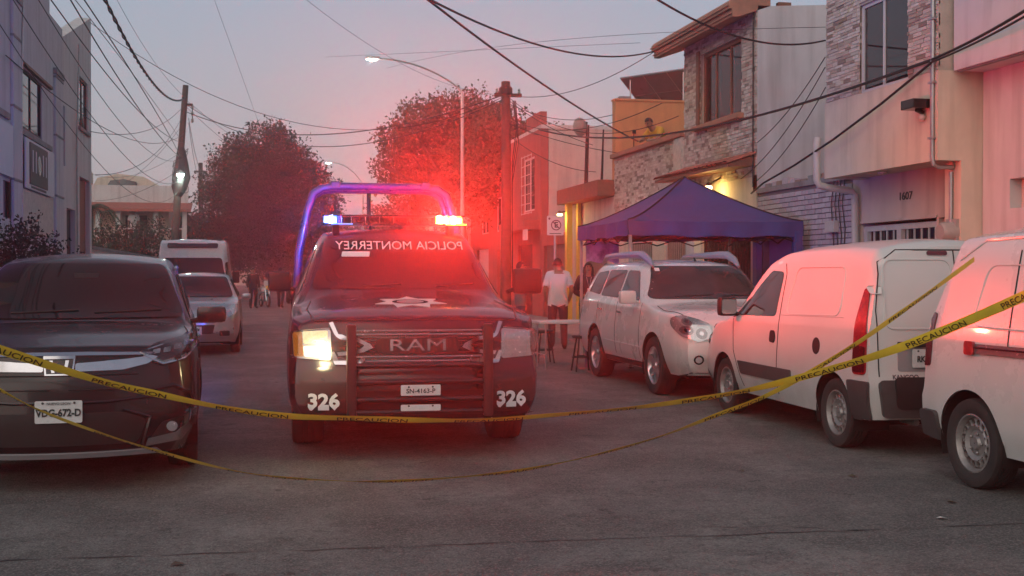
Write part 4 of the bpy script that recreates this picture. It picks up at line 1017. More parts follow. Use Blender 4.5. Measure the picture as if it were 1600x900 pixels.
        if sx < 0:
            ld = bpy.data.lights.new('headlight_glow', 'POINT'); ld.energy = 5; ld.color = (1, .82, .42); ld.shadow_soft_size = .05
            lo = bpy.data.objects.new('headlight_glow', ld); COL.objects.link(lo); lo.parent = root; lo.location = (-.76, -.16, .88)
    # hood shut lines and hood emblem
    c.seam([(-.80, .13), (-.84, .6), (-.80, 1.3)], 'z', r=.005); c.seam([(.80, .13), (.84, .6), (.80, 1.3)], 'z', r=.005)
    c.seam([(-.78, 1.115), (-.3, 1.125), (.3, 1.125), (.78, 1.115)], 'y-', r=.006)
    star = [((.30 if i % 2 == 0 else .19) * math.sin(math.pi * i / 7), .62 + (.36 if i % 2 == 0 else .23) * math.cos(math.pi * i / 7)) for i in range(14)]
    em = c.patch('hood_star', star, 'z', 'plate_white', off=.004, g=.06, depth=.003)
    c.disc('star_ring', (0, .62), .15, 'z', 'paint_navy', off=.006, depth=.001, parent=em); c.disc('star_centre', (0, .62), .11, 'z', 'paint_grey', off=.008, depth=.001, parent=em)
    # push bar
    po = MB().tube([(-.50, -.25, .77), (.50, -.25, .77)], .024, 10).build('push_bar', 'black_gloss', root, smooth=True)
    for x in (-.515, .515):
        MB().box(x - .035, x + .035, -.30, -.22, .36, 1.10, ch=.012).build('upright', 'black_plastic', po, smooth=40); bx('mount', 'black_plastic', po, x - .03, x + .03, -.219, .05, .42, .52); bx('mount', 'black_plastic', po, x - .03, x + .03, -.219, .05, .74, .82)
    for z in (.40, .50, .64): MB().tube([(-.50, -.25, z), (.50, -.25, z)], .024, 10).build('cross_tube', 'black_gloss', po, smooth=True)
    for z, h, t in ((.575, .085, 'SN-4163-P'), (.435, .05, '')):
        Q = rounded([(-.15, z - h / 2), (.15, z - h / 2), (.15, z + h / 2), (-.15, z + h / 2)], .01)
        o = MB().prism(Q, 'y', -.285, -.278).build('number_plate', 'plate_white', po)
        if t: place_text('plate_number', t, .05, 'plate_ink', o, (0, -.287, z - .008), (1, 0, 0), (0, 0, 1), bold=.001, extrude=.001)
        for dx in (-.09, .09): MB().lathe([(.001, -.289), (.008, -.287), (.008, -.284)], 8, 'y', Matrix.Translation((dx, 0, z + h * .3))).build('plate_bolt', 'plate_ink', o)
    for x in (-.80, .80):
        c.wheel(x + (.03 if x > 0 else -.03), yf, .40, .26, 'six'); c.wheel(x + (.03 if x > 0 else -.03), yr, .40, .26, 'six')
    # bed, tail
    bd = MB()
    for sx in (-1, 1):
        me = wall_x(sx * .985, -sx * .10, 4.30, 5.75, .45, 1.30, [(yr - .44, yr + .44, .45, .82)])
        link('bed_side', me, 'paint_navy', root)
    bx('bed_floor', 'underbody', root, -.88, .88, 4.30, 5.70, .62, .70); bx('tailgate', 'paint_navy', root, -.88, .88, 5.66, 5.75, .62, 1.30, ch=.02)
    bx('bed_front', 'paint_navy', root, -.88, .88, 4.31, 4.37, .70, 1.30)
    # police rack in the bed: two hoops
    rk = MB()
    for yy in (4.42, 4.95):
        for x, sg in ((-.92, -1), (.92, 1)): pass
        pts = [(-.92, yy, 1.28), (-.90, yy, 1.75), (-.80, yy, 2.25), (-.74, yy, 2.44), (-.64, yy, 2.51), (-.5, yy, 2.53), (.5, yy, 2.53), (.64, yy, 2.51), (.74, yy, 2.44), (.80, yy, 2.25), (.90, yy, 1.75), (.92, yy, 1.28)]
        MB().tube(pts, .047, 12).build('rack_hoop', 'rack_blue_lit', root, smooth=True)
    for x in (-.55, .55): MB().tube([(x, 4.42, 2.53), (x, 4.95, 2.53)], .03, 8).build('rack_brace', 'black_gloss', root, smooth=True)
    MB().tube([(-.1, 4.95, .7), (-.1, 4.95, 2.5)], .025, 8).build('rack_post', 'black_gloss', root, smooth=True)
    bx('rack_lamp', 'dark_plastic', root, -.55, -.45, 4.31, 4.365, 2.50, 2.585, ch=.02); bx('rack_lamp', 'dark_plastic', root, .45, .55, 4.31, 4.365, 2.50, 2.585, ch=.02)
    # roof light bar: lamp modules, tray and cover sized to cut their spill
    lb = MB().box(-.68, .68, 2.235, 2.65, 1.992, 2.008, ch=.006).build('light_bar', 'bar_lens', root, smooth=40)
    MB().box(-.68, .68, 2.33, 2.60, 2.084, 2.096, ch=.005).build('bar_cover', 'bar_lens', lb, smooth=40)
    for x in (-.55, .55): bx('bar_foot', 'black_plastic', lb, x - .03, x + .03, 2.40, 2.56, 1.90, 1.992)
    xs = np.linspace(-.67, .67, 11)
    for i in range(10):
        a, b = xs[i] + .006, xs[i + 1] - .006
        m = 'led_red' if i in (8, 9) else 'led_blue' if i == 0 else 'led_off'
        o = bx('lamp_module', m, lb, a, b, 2.44, 2.54, 2.010, 2.080, ch=.006)
        if i in (8, 9): bx('lamp_core', 'led_red_core', o, a + .008, b - .008, 2.425, 2.439, 2.026, 2.066)
    for i, (x, m) in enumerate([(-.50, 'led_blue'), (.05, 'led_off'), (.58, 'led_red')]):
        bx('takedown_lamp', m, lb, x - .10, x + .10, 2.226, 2.234, 1.994, 2.004)
    bx('added_baffle', 'black_plastic', lb, -.50, -.494, 2.25, 2.438, 2.009, 2.083); bx('added_baffle', 'black_plastic', lb, -.50, -.494, 2.542, 2.648, 2.009, 2.083)  # plates added to keep the blue light off the right-hand houses
    for x in (.385, .495): bx('added_baffle', 'black_plastic', lb, x - .003, x + .003, 2.25, 2.438, 2.009, 2.083)  # plates added round the front red light, keeping it off the facades
    for nme, x, y, z, col, en in (('red_glow_light', .44, 2.405, 2.045, (1.0, .030, .018), RED_F), ('red_beacon_light', .58, 2.395, 2.045, (1.0, .030, .018), RED_W), ('blue_beacon_light', -.60, 2.395, 2.045, (.10, .16, 1.0), BLUE_W),  # front red light added to feed the glow towards the camera
                                  ('rear_blue_light', -.60, 2.60, 2.050, (.06, .12, 1.0), BLUE_R), ('rear_red_light', .57, 2.60, 2.050, (1.0, .03, .018), RED_R)):
        ld = bpy.data.lights.new(nme, 'POINT'); ld.energy = en; ld.color = col; ld.shadow_soft_size = .018
        lo = bpy.data.objects.new(nme, ld); COL.objects.link(lo); lo.parent = root; lo.location = (x, y, z)
    c.mirror(-1.07, 1.78, 1.43, 'black_plastic', .20, .19, stalk=.03); c.mirror(1.19, 1.78, 1.43, 'black_plastic', .27, .25, stalk=.06)
    for x in (-.35, .3): c.seam([(x, 1.375), (x + .34, 1.40)], 'y-', r=.007, name='wiper', m='black_plastic', off=.012)
    return root
RED_F, RED_W, BLUE_W, BLUE_R, RED_R = 2000, 780, 30, 420, 70

# ------------------------------------------------------------------ black crossover, front to the camera
def crossover():
    root = thing('parked_crossover', 'black crossover with chrome grille bar and plate VDG-672-D by left kerb', 'car', (-1.31, 8.70, 0), R(2.8))
    c = Car(root); W = .93; yf, yr = .93, 3.59
    st = [(0, .25, .70, .55, .80, .94, .75, .98, .64, 1.0), (.3, .23, .80, .62, .885, 1.0, .83, 1.04, .72, 1.06), (.9, .25, .84, .65, .92, 1.05, .87, 1.085, .76, 1.115),
          (1.12, .25, .84, .65, .925, 1.06, .875, 1.09, .78, 1.13), (1.22, .25, .84, .65, .925, 1.07, .868, 1.14, .77, 1.17), (1.92, .25, .84, .65, .925, 1.09, .865, 1.55, .67, 1.635),
          (2.7, .25, .84, .65, .925, 1.10, .865, 1.60, .68, 1.685), (3.8, .27, .84, .7, .925, 1.13, .855, 1.57, .65, 1.655), (4.35, .30, .82, .72, .90, 1.12, .83, 1.36, .6, 1.42), (4.57, .34, .78, .72, .85, 1.04, .79, 1.10, .66, 1.14)]
    c.body(st, 'paint_black', W, [(0, .30), (.9, .16), (1.15, .15), (2.0, .11), (2.7, 0), (4, 0), (4.57, -.12)],
           [(.2, .10), (.33, .02), (.5, 0), (.76, .02), (.92, .06), (1.0, .13), (1.08, .3)], [(0, .05), (.6, 0), (1.1, .1)], [(yf, .35, .415), (yr, .35, .415)])
    c.chassis(4.5, .22, .64); c.liner(yf, .35, .415, .55, .9); c.liner(yr, .35, .415, .55, .9)
    ws = c.patch('windscreen', rounded([(-.80, 1.15), (.80, 1.15), (.72, 1.36), (.63, 1.58), (-.63, 1.58), (-.72, 1.36)], .06), 'y-', 'car_glass', off=.008, g=.045)
    c.patch('inner_mirror', rounded([(-.06, 1.46), (.12, 1.46), (.13, 1.50), (-.07, 1.50)], .01), 'y-', 'black_plastic', off=.011, depth=.001, parent=ws)
    for sd in ('x-', 'x+'):
        c.patch('side_window', rounded([(1.55, 1.13), (2.50, 1.15), (2.50, 1.50), (2.12, 1.49)], .05), sd, 'car_glass')
        c.patch('side_window', rounded([(2.60, 1.15), (3.45, 1.17), (3.45, 1.49), (2.60, 1.50)], .05), sd, 'car_glass')
        c.patch('side_window', rounded([(3.53, 1.19), (4.0, 1.24), (3.95, 1.38), (3.53, 1.47)], .04), sd, 'car_glass')
        for yy in (1.42, 2.55, 3.42): c.seam([(yy, .38), (yy + .02, .8), (yy, 1.10)], sd)
        c.seam([(1.45, .86), (2.6, .90), (3.6, .92)], sd, r=.006, name='crease')
        for yc in (yf, yr):
            ring = [(yc + (.415 + .07) * math.cos(a), .35 + (.415 + .07) * math.sin(a)) for a in np.linspace(.05, math.pi - .05, 18)] + [(yc + .418 * math.cos(a), .35 + .418 * math.sin(a)) for a in np.linspace(math.pi - .05, .05, 18)]
            c.patch('arch_trim', ring, sd, 'black_plastic', off=.012, g=.05, depth=.02)
        c.patch('sill_trim', rounded([(1.38, .27), (3.14, .27), (3.14, .40), (1.38, .40)], .02), sd, 'black_plastic', off=.012)
        c.seam([(2.35, .93), (2.53, .94)], sd, r=.014, name='door_handle', m='chrome', off=.02); c.seam([(3.2, .95), (3.38, .96)], sd, r=.014, name='door_handle', m='chrome', off=.02)
        c.seam([(2.1, 1.53), (2.5, 1.555), (3.5, 1.54), (3.9, 1.49)], sd, r=.012, name='roof_rail', m='chrome_dark', off=.02)
    c.seam([(-.77, .2), (-.83, .7), (-.80, 1.06)], 'z', r=.005); c.seam([(.77, .2), (.83, .7), (.80, 1.06)], 'z', r=.005)
    # face
    gr = c.patch('grille', rounded([(-.52, 0.775), (.52, 0.775), (.60, 0.895), (.50, 0.940), (-.50, 0.940), (-.60, 0.895)], .03), 'y-', 'black_gloss', off=.006)
    P = rounded([(-.60, 0.930), (-.18, 0.937), (.18, 0.937), (.60, 0.930), (.61, 0.947), (.18, 0.960), (-.18, 0.960), (-.61, 0.947)], .008)
    c.patch('chrome_strip', P, 'y-', 'chrome', off=.014, g=.04, parent=gr)
    for sx in (-1, 1):
        P = [(sx * x, z) for x, z in [(.10, 0.835), (.40, 0.840), (.56, 0.875), (.63, 0.920), (.57, 0.925), (.42, 0.910), (.10, 0.890)]]
        c.patch('chrome_wing', rounded(P, .015), 'y-', 'chrome', off=.02, g=.035, parent=gr)
        for z in (.715, 0.810):
            c.seam([(sx * .06, z), (sx * .5, z)], 'y-', r=.005, name='grille_bar', m='black_plastic', off=.01, parent=gr)
    bp = c.patch('badge', rounded([(-.085, 0.810), (.085, 0.810), (.098, 0.925), (-.098, 0.925)], .025), 'y-', 'black_gloss', off=.022, g=.03, parent=gr)
    for P in ([(-.085, 0.810), (.085, 0.810), (.085, 0.820), (-.085, 0.820)], [(-.098, 0.917), (.098, 0.917), (.098, 0.927), (-.098, 0.927)], [(-.088, 0.810), (-.078, 0.810), (-.09, 0.925), (-.10, 0.925)], [(.078, 0.810), (.088, 0.810), (.10, 0.925), (.09, 0.925)]):
        c.patch('badge_rim', P, 'y-', 'chrome', off=.03, g=.03, depth=.012, parent=bp)
    H = [(-.062, 0.907), (-.04, 0.907), (-.034, 0.870), (.034, 0.870), (.04, 0.907), (.062, 0.907), (.046, 0.827), (.026, 0.827), (.031, 0.853), (-.031, 0.853), (-.026, 0.827), (-.046, 0.827)]
    c.patch('badge_letter', H, 'y-', 'chrome', off=.033, g=.03, depth=.014, parent=bp)
    for sx in (-1, 1):
        P = rounded([(sx * x, z) for x, z in [(.50, 0.950), (.66, 0.875), (.80, 0.905), (.885, 0.975), (.90, 1.060), (.80, 1.035), (.62, 1.000)]], .02)
        hl = c.patch('headlight', P, 'y-', 'black_gloss', off=.008, g=.04)
        for x, z in ((.62, .955), (.69, .962), (.76, .978), (.825, 1.0)):
            c.patch('lamp_cell', rounded([(sx * (x - .024), z - .02), (sx * (x + .024), z - .014), (sx * (x + .026), z + .016), (sx * (x - .022), z + .008)], .006), 'y-', 'reflector', off=.011, g=.02, depth=.004, parent=hl)
        c.seam([(sx * .56, .965), (sx * .70, 1.0), (sx * .86, 1.045)], 'y-', r=.007, name='chrome_topline', m='chrome', off=.010, parent=hl)
        c.seam([(sx * .51, 0.947), (sx * .66, 0.883), (sx * .80, 0.913), (sx * .87, 0.970)], 'y-', r=.008, name='running_light', m='white_print', off=.010, parent=hl)
        c.seam([(sx * .54, .925), (sx * .66, .868), (sx * .80, .898), (sx * .885, .962)], 'y-', r=.013, name='chrome_underline', m='chrome', off=.010, parent=hl)
        c.patch('lens_cover', P, 'y-', 'lens_cover', off=.018, g=.04, depth=.012, parent=hl)
        P = [(sx * x, z) for x, z in [(.56, .33), (.78, .36), (.86, .45), (.87, .52), (.80, .50), (.66, .47)]]
        fo = c.patch('fog_surround', rounded(P, .02), 'y-', 'black_plastic', off=.01, g=.04)
        c.disc('fog_lamp', (sx * .72, .435), .035, 'y-', 'reflector', off=.02, g=.02, parent=fo)
        P = [(sx * x, z) for x, z in [(.54, .315), (.77, .34), (.865, .43), (.88, .53), (.845, .53), (.825, .46), (.74, .395), (.56, .365)]]
        c.patch('chrome_trim', P, 'y-', 'chrome', off=.024, g=.03, parent=fo)
    c.patch('lower_grille', rounded([(-.50, .34), (.50, .34), (.56, .50), (.40, .56), (-.40, .56), (-.56, .50)], .04), 'y-', 'black_plastic', off=.006)
    for sx in (-1, 1):
        c.seam([(sx * .40, .575), (sx * .58, .51), (sx * .53, .325)], 'y-', r=.014, name='grille_edge', m='paint_black', off=.006)
        c.seam([(sx * .60, .70), (sx * .74, .72), (sx * .84, .66), (sx * .87, .56)], 'y-', r=.016, name='bumper_crease', m='paint_black', off=.002)
    c.seam([(-.62, .655), (-.3, .63), (.3, .63), (.62, .655)], 'y-', r=.012, name='bumper_crease', m='paint_black', off=.002)
    c.patch('skid_trim', rounded([(-.66, .255), (.66, .255), (.62, .29), (-.62, .29)], .01), 'y-', 'paint_grey', off=.014)
    c.plate((0.0, .575), 'y-', 'VDG-672-D', low='NUEVO LEON')
    for x in (-.79, .79): c.wheel(x, yf, .345, .225, 'multi'); c.wheel(x, yr, .345, .225, 'multi')
    c.mirror(-1.02, 1.58, 1.16, 'paint_black', .24, .14, stalk=.06); c.mirror(1.02, 1.58, 1.16, 'paint_black', .24, .14, stalk=.06)
    for x in (-.5, .12): c.seam([(x, 1.185), (x + .5, 1.205)], 'y-', r=.007, name='wiper', m='black_plastic', off=.012)
    return root

# ------------------------------------------------------------------ white sport utility car beside the canopy
def suv():
    root = thing('parked_suv', 'white sport utility car with roof rails parked beside the blue canopy', 'car', (5.70, 13.10, 0), R(-.4))
    c = Car(root); W = .895; yf, yr = .94, 3.57
    st = [(0, .31, .68, .6, .78, .90, .73, .94, .62, .96), (.3, .29, .78, .65, .86, .99, .81, 1.03, .70, 1.06), (.95, .29, .82, .7, .89, 1.05, .845, 1.085, .74, 1.12),
          (1.14, .29, .82, .7, .892, 1.08, .85, 1.11, .74, 1.15), (1.24, .29, .82, .7, .892, 1.09, .85, 1.16, .73, 1.19), (1.92, .29, .82, .7, .892, 1.10, .85, 1.57, .64, 1.65),
          (2.6, .29, .82, .7, .892, 1.11, .85, 1.62, .65, 1.70), (3.9, .30, .82, .75, .892, 1.14, .845, 1.61, .64, 1.69), (4.38, .34, .80, .75, .875, 1.13, .825, 1.45, .65, 1.51), (4.6, .38, .77, .75, .84, 1.06, .79, 1.14, .68, 1.18)]
    c.body(st, 'paint_white', W, [(0, .24), (.95, .15), (1.2, .14), (1.92, .10), (2.6, 0), (4, 0), (4.6, -.10)],
           [(.25, .10), (.4, .02), (.55, 0), (.75, .02), (.9, .08), (1.0, .18), (1.08, .3)], [(0, .03), (.7, 0), (1.2, .1)], [(yf, .36, .42), (yr, .36, .42)])
    c.chassis(4.55, .24, .62); c.liner(yf, .36, .42, .5, .87); c.liner(yr, .36, .42, .5, .87)
    ws = c.patch('windscreen', rounded([(-.79, 1.18), (.79, 1.18), (.70, 1.38), (.61, 1.60), (-.61, 1.60), (-.70, 1.38)], .06), 'y-', 'car_glass_soft', off=.008, g=.045)
    c.patch('sticker', rounded([(-.60, 1.53), (-.54, 1.53), (-.53, 1.57), (-.59, 1.57)], .006), 'y-', 'white_print', off=.012, depth=.002, parent=ws)
    for sd in ('x-', 'x+'):
        c.patch('side_window', rounded([(1.62, 1.15), (2.48, 1.17), (2.48, 1.55), (2.05, 1.54)], .05), sd, 'car_glass_soft')
        c.patch('side_window', rounded([(2.56, 1.17), (3.40, 1.19), (3.38, 1.555), (2.56, 1.555)], .05), sd, 'car_glass')
        c.patch('side_window', rounded([(3.47, 1.20), (4.12, 1.24), (3.98, 1.52), (3.45, 1.55)], .06), sd, 'car_glass')
        for yy in (1.45, 2.52, 3.46): c.seam([(yy, .42), (yy + .02, .8), (yy, 1.12)], sd)
        c.seam([(1.4, .56), (3.1, .58)], sd, r=.008, name='crease', m='paint_white')
        c.seam([(2.28, .98), (2.44, .985)], sd, r=.014, name='door_handle', m='chrome_dark', off=.022); c.seam([(3.2, 1.0), (3.36, 1.005)], sd, r=.014, name='door_handle', m='chrome_dark', off=.022)
        c.patch('sill_trim', rounded([(1.40, .30), (3.12, .30), (3.12, .37), (1.40, .37)], .02), sd, 'black_plastic', off=.01)
        sg = 1 if sd == 'x+' else -1
        # roof rail with its big front pod
        MB().tube([(sg * .60, 1.75, 1.60), (sg * .605, 1.90, 1.685), (sg * .61, 2.15, 1.755), (sg * .615, 2.5, 1.765), (sg * .615, 3.5, 1.76), (sg * .61, 3.85, 1.745), (sg * .60, 4.1, 1.66)],
                  [.02, .045, .055, .05, .042, .042, .02], 8).build('roof_rail', 'paint_grey', root, smooth=True)
    gr = c.patch('grille', rounded([(-.42, .74), (.42, .74), (.48, .88), (.44, .92), (-.44, .92), (-.48, .88)], .03), 'y-', 'black_gloss', off=.006)
    for z in (.78, .83, .88): c.seam([(-.42, z), (.42, z)], 'y-', r=.009, name='grille_bar', m='chrome', off=.016, parent=gr)
    c.disc('badge', (0, .83), .075, 'y-', 'chrome', off=.026, g=.03, parent=gr)
    for sx in (-1, 1):
        P = rounded([(sx * x, z) for x, z in [(.50, .76), (.66, .70), (.80, .76), (.84, .86), (.83, .98), (.74, 1.0), (.52, .91)]], .035)
        hl = c.patch('headlight', P, 'y-', 'reflector', off=.008, g=.04)
        for x, z, r in ((.62, .80, .062), (.755, .835, .052), (.74, .93, .04)):
            c.disc('reflector_bowl', (sx * x, z), r, 'y-', 'chrome_dark', off=.011, g=.025, parent=hl)
            c.disc('bulb', (sx * x, z), r * .4, 'y-', 'chrome', off=.016, g=.025, parent=hl)
        c.patch('lens_cover', P, 'y-', 'lens_cover', off=.020, g=.04, depth=.014, parent=hl)
        fo = c.disc('fog_surround', (sx * .66, .50), .075, 'y-', 'paint_white', off=.016, g=.03)
        c.disc('fog_lamp', (sx * .66, .50), .055, 'y-', 'black_gloss', off=.022, g=.03, depth=.003, parent=fo); c.disc('fog_lens', (sx * .66, .50), .036, 'y-', 'reflector', off=.028, g=.03, depth=.003, parent=fo)
    c.patch('lower_grille', rounded([(-.48, .36), (.48, .36), (.52, .54), (-.52, .54)], .04), 'y-', 'black_plastic', off=.006)
    c.patch('bumper_lip', rounded([(-.74, .30), (.74, .30), (.72, .345), (-.72, .345)], .01), 'y-', 'black_plastic', off=.012)
    c.seam([(-.72, .2), (-.80, .7), (-.77, 1.06)], 'z', r=.005); c.seam([(.72, .2), (.80, .7), (.77, 1.06)], 'z', r=.005)
    for x in (-.77, .77): c.wheel(x, yf, .36, .225, 'six'); c.wheel(x, yr, .36, .225, 'six')
    c.mirror(-1.0, 1.60, 1.20, 'paint_white', .22, .17, stalk=.05); c.mirror(1.0, 1.60, 1.20, 'paint_white', .22, .17, stalk=.05)
    MB().tube([(0.1, 2.05, 1.67), (0.1, 2.10, 1.72)], [.02, .008], 6).build('roof_aerial', 'black_plastic', root)
    for x in (-.5, .12): c.seam([(x, 1.205), (x + .5, 1.225)], 'y-', r=.007, name='wiper', m='black_plastic', off=.012)
    return root

# ------------------------------------------------------------------ white panel vans
def van(kind):
    if kind == 'small':
        root = thing('panel_van', 'white panel van with glossy tall red tail lamp and plate RK-12-31', 'van', (5.78, 12.74, 0), R(178.6))
        W, yf, yr, L, Rw = .835, .74, 3.34, 3.98, .30
        k = 1.0
    else:
        root = thing('panel_van', 'white panel van with sliding door rail, its back to the other van', 'van', (5.72, 3.66, 0), R(-.4))
        W, yf, yr, L, Rw = .89, .88, 3.74, 4.36, .315
        k = 1.065
    c = Car(root); q = L / 3.98
    st0 = [(0, .29, .62, .55, .72, .80, .68, .84, .56, .87), (.3, .27, .72, .6, .80, .92, .76, .96, .66, .99), (.76, .27, .78, .65, .828, 1.0, .795, 1.035, .71, 1.07),
          (.86, .27, .78, .65, .83, 1.02, .797, 1.07, .70, 1.11), (1.0, .27, .78, .65, .83, 1.03, .80, 1.16, .69, 1.20), (1.62, .27, .78, .65, .833, 1.06, .805, 1.58, .63, 1.70),
          (2.1, .27, .78, .65, .833, 1.07, .807, 1.66, .65, 1.785), (3.2, .27, .78, .65, .833, 1.08, .81, 1.68, .66, 1.81), (3.75, .29, .78, .65, .832, 1.08, .805, 1.66, .66, 1.785), (3.98, .31, .77, .65, .81, 1.08, .785, 1.60, .64, 1.73)]
    st = [(y * q, zb, wb * W / .835, zs, ws * W / .835, zt, wt * W / .835, 1 + (zr - 1) * k if zr > 1 else zr, wr * W / .835, 1 + (zc - 1) * k if zc > 1 else zc) for (y, zb, wb, zs, ws, zt, wt, zr, wr, zc) in st0]
    Ra = Rw + .055
    c.body(st, 'paint_white_dusty' if kind == 'small' else 'paint_white', W, [(0, .20), (.8 * q, .14), (1.6 * q, .10), (2.1 * q, 0), (3.3 * q, 0), (L, -.05)],
           [(.2, .08), (.35, 0), (.6, .02), (.8, .08), (.95, .2)], [(0, .03), (.4, 0), (.62, .0), (.66, .03), (1.1, .05), (1.8, .20 if kind == 'small' else .26)], [(yf, Rw + .005, Ra), (yr, Rw + .005, Ra)], rl=.3)
    c.chassis(L - .05, .22, W - .30); c.liner(yf, Rw + .005, Ra, W - .36, W - .03); c.liner(yr, Rw + .005, Ra, W - .36, W - .03)
    c.patch('windscreen', rounded([(-.72, 1.15), (.72, 1.15), (.64, 1.4), (.58, 1.60), (-.58, 1.60), (-.64, 1.4)], .06), 'y-', 'car_glass', off=.004, g=.08)
    for sd in ('x-', 'x+'):
        a = 1.10 * q
        P = [(a, 1.07), (a + .98, 1.09), (a + .95, 1.52 * (1 if kind == 'small' else 1.03)), (a + .60, 1.535 * (1 if kind == 'small' else 1.03)), (a + .32, 1.36)]
        c.patch('side_window', rounded(P, .06), sd, 'car_glass_soft', off=.005)
        c.patch('window_seal', rounded([(a - .16, 1.04), (a + .02, 1.07), (a + .22, 1.24), (a + .20, 1.27)], .02), sd, 'black_plastic', off=.006)
        d0, d1 = .98 * q, 2.16 * q
        c.seam([(d0 + .30, .34), (d0 + .06, .70), (d0 + .0, 1.03)], sd); c.seam([(d1, .34), (d1 + .02, 1.06), (d1 - .04, 1.50), (d1 - .12, 1.60)], sd, r=.005)
        c.patch('door_handle', rounded([(d1 - .17, .84), (d1 - .06, .83), (d1 - .04, .90), (d1 - .07, .955), (d1 - .16, .95)], .03), sd, 'black_plastic', off=.012, g=.03)
        c.patch('rub_strip', rounded([(d0 + .28, .47), (2.48 * q, .47), (2.50 * q, .52), (2.50 * q, .60), (d0 + .20, .60)], .02) if kind == 'small' else rounded([(d0 + .28, .45), (2.62 * q, .45), (2.62 * q, .47), (d0 + .28, .47)], .005), sd, 'dark_plastic' if kind == 'small' else 'paint_white', off=.014)
        # pressed panel of the load bay
        pp = rounded([(2.30 * q, 1.12), (3.42 * q, 1.14), (3.36 * q, 1.56), (2.36 * q, 1.56)], .10, 6); pp.append(pp[0])
        c.seam(pp, sd, r=.007, name='panel_press', m=c.paint, off=.001)
        c.seam([(2.2 * q, 1.11), (3.5 * q, 1.13)], sd, r=.005, name='crease', m=c.paint, off=.001)
        c.patch('bumper_corner', rounded([(yr + Ra + .01, .30), (L - .02, .30), (L - .0, .62), (yr + Ra - .03, .62), (yr + Ra + .005, .45)], .03) if kind == 'small' else rounded([(yr + Ra + .01, .27), (L, .27), (L, .50), (yr + Ra + .01, .50)], .04), sd, 'dark_plastic', off=.03, g=.05, depth=.05)
        if kind == 'small':
            c.disc('fuel_cap', (3.02, .86), .075, sd, 'black_plastic', off=.004, g=.04)
            ta = c.patch('tail_lamp', rounded([(3.73, .67), (3.925, .67), (3.915, .98), (3.83, 1.38), (3.77, 1.38), (3.73, 1.10)], .05), sd, 'tail_red', off=.012, g=.05)
            c.patch('lamp_section', rounded([(3.745, .69), (3.912, .69), (3.908, .90), (3.745, .92)], .02), sd, 'tail_red_dark', off=.017, g=.05, depth=.004, parent=ta)
        else:
            rl_ = c.patch('sliding_rail', rounded([(2.35, .955), (3.72, .945), (3.72, 1.015), (2.35, 1.025)], .015), sd, 'chrome_dark', off=.014, g=.05)
            c.seam([(2.38, 1.0), (3.68, .99)], sd, r=.008, name='rail_red_glint', m='tail_red_dark', off=.018, parent=rl_)  # red beacon reflection along the rail, put in as colour
            c.patch('rail_end_glint', rounded([(3.66, .935), (3.77, .935), (3.77, 1.03), (3.66, 1.03)], .025), sd, 'tail_red', off=.03, g=.04)  # end of the rail coloured red for the same beacon reflection
            c.patch('tail_lamp', rounded([(4.24, .82), (4.35, .82), (4.35, 1.05), (4.26, 1.22), (4.22, 1.2)], .03), sd, 'tail_red_dark', off=.012, g=.05)
            c.seam([(2.30, .40), (2.32, 1.10), (2.36, 1.62)], sd, r=.005); c.seam([(3.30, .95), (3.36, 1.66)], sd, r=.006)
            c.seam([(1.9, 1.74), (2.6, 1.765), (3.8, 1.735), (4.05, 1.60)], sd, r=.010, name='roof_gutter', m=c.paint, off=.004)
    # tail: two doors, plate, bumper
    c.patch('bumper', rounded([(-W + .13, .33), (W - .13, .33), (W - .09, .62), (-W + .09, .62)], .04) if kind == 'small' else rounded([(-W + .14, .33), (W - .14, .33), (W - .10, .52), (-W + .10, .52)], .04), 'y+', 'dark_plastic', off=.045, g=.07, depth=.06)
    if kind == 'small':
        c.patch('bumper_insert', rounded([(-.60, .40), (.60, .40), (.62, .64), (-.62, .64)], .05), 'y+', 'black_plastic', off=.055, g=.08, depth=.02)
        for x0, x1 in ((.04, .66), (-.66, -.04)):
            pp = rounded([(x0, 1.05), (x1, 1.05), (x1 - .03 * (1 if x1 > 0 else 0), 1.62), (x0 + (0 if x1 > 0 else .03), 1.62)], .09, 6); pp.append(pp[0])
            c.seam(pp, 'y+', r=.009, name='door_press', m=c.paint, off=.001)
        c.seam([(.0, .66), (.0, 1.70)], 'y+', r=.006); c.seam([(-.72, .66), (-.73, 1.2), (-.66, 1.60), (-.5, 1.70), (.5, 1.70), (.66, 1.6), (.73, 1.2), (.72, .66)], 'y+', r=.006)
        c.patch('brake_lamp', rounded([(.06, 1.655), (.24, 1.655), (.24, 1.69), (.06, 1.69)], .015), 'y+', 'tail_red_dark', off=.012)
        c.patch('plate_recess', rounded([(.10, .70), (.56, .70), (.56, .93), (.10, .93)], .03), 'y+', 'paint_grey', off=.003, depth=.004)
        c.patch('door_grip', rounded([(.10, .90), (.56, .90), (.56, .945), (.10, .945)], .012), 'y+', 'black_plastic', off=.03, depth=.03)
        c.plate((.30, .81), 'y+', 'RK-12-31')
        c.text('tail_lettering', 'KANGOO', .05, 'y+', (.50, .655), 'chrome_dark', bold=.002, off=.006)
        for x in (-.70, .70): c.patch('hinge', rounded([(x - .03, 1.33), (x + .03, 1.33), (x + .03, 1.40), (x - .03, 1.40)], .01), 'y+', c.paint, off=.02)
        MB().tube([(-.2, 3.0, .26), (.3, 3.3, .25), (.35, 3.9, .27)], .028, 8).build('exhaust', 'steel_wheel', root, smooth=True)
    for sx in (-1, 1):
        P = rounded([(sx * x, z) for x, z in [(.42, .62), (.66, .63), (.72, .76), (.66, .86), (.46, .76)]], .04)
        hl = c.patch('headlight', P, 'y-', 'reflector', off=.008, g=.05); c.patch('lens_cover', P, 'y-', 'lens_cover', off=.02, g=.06, depth=.012, parent=hl)
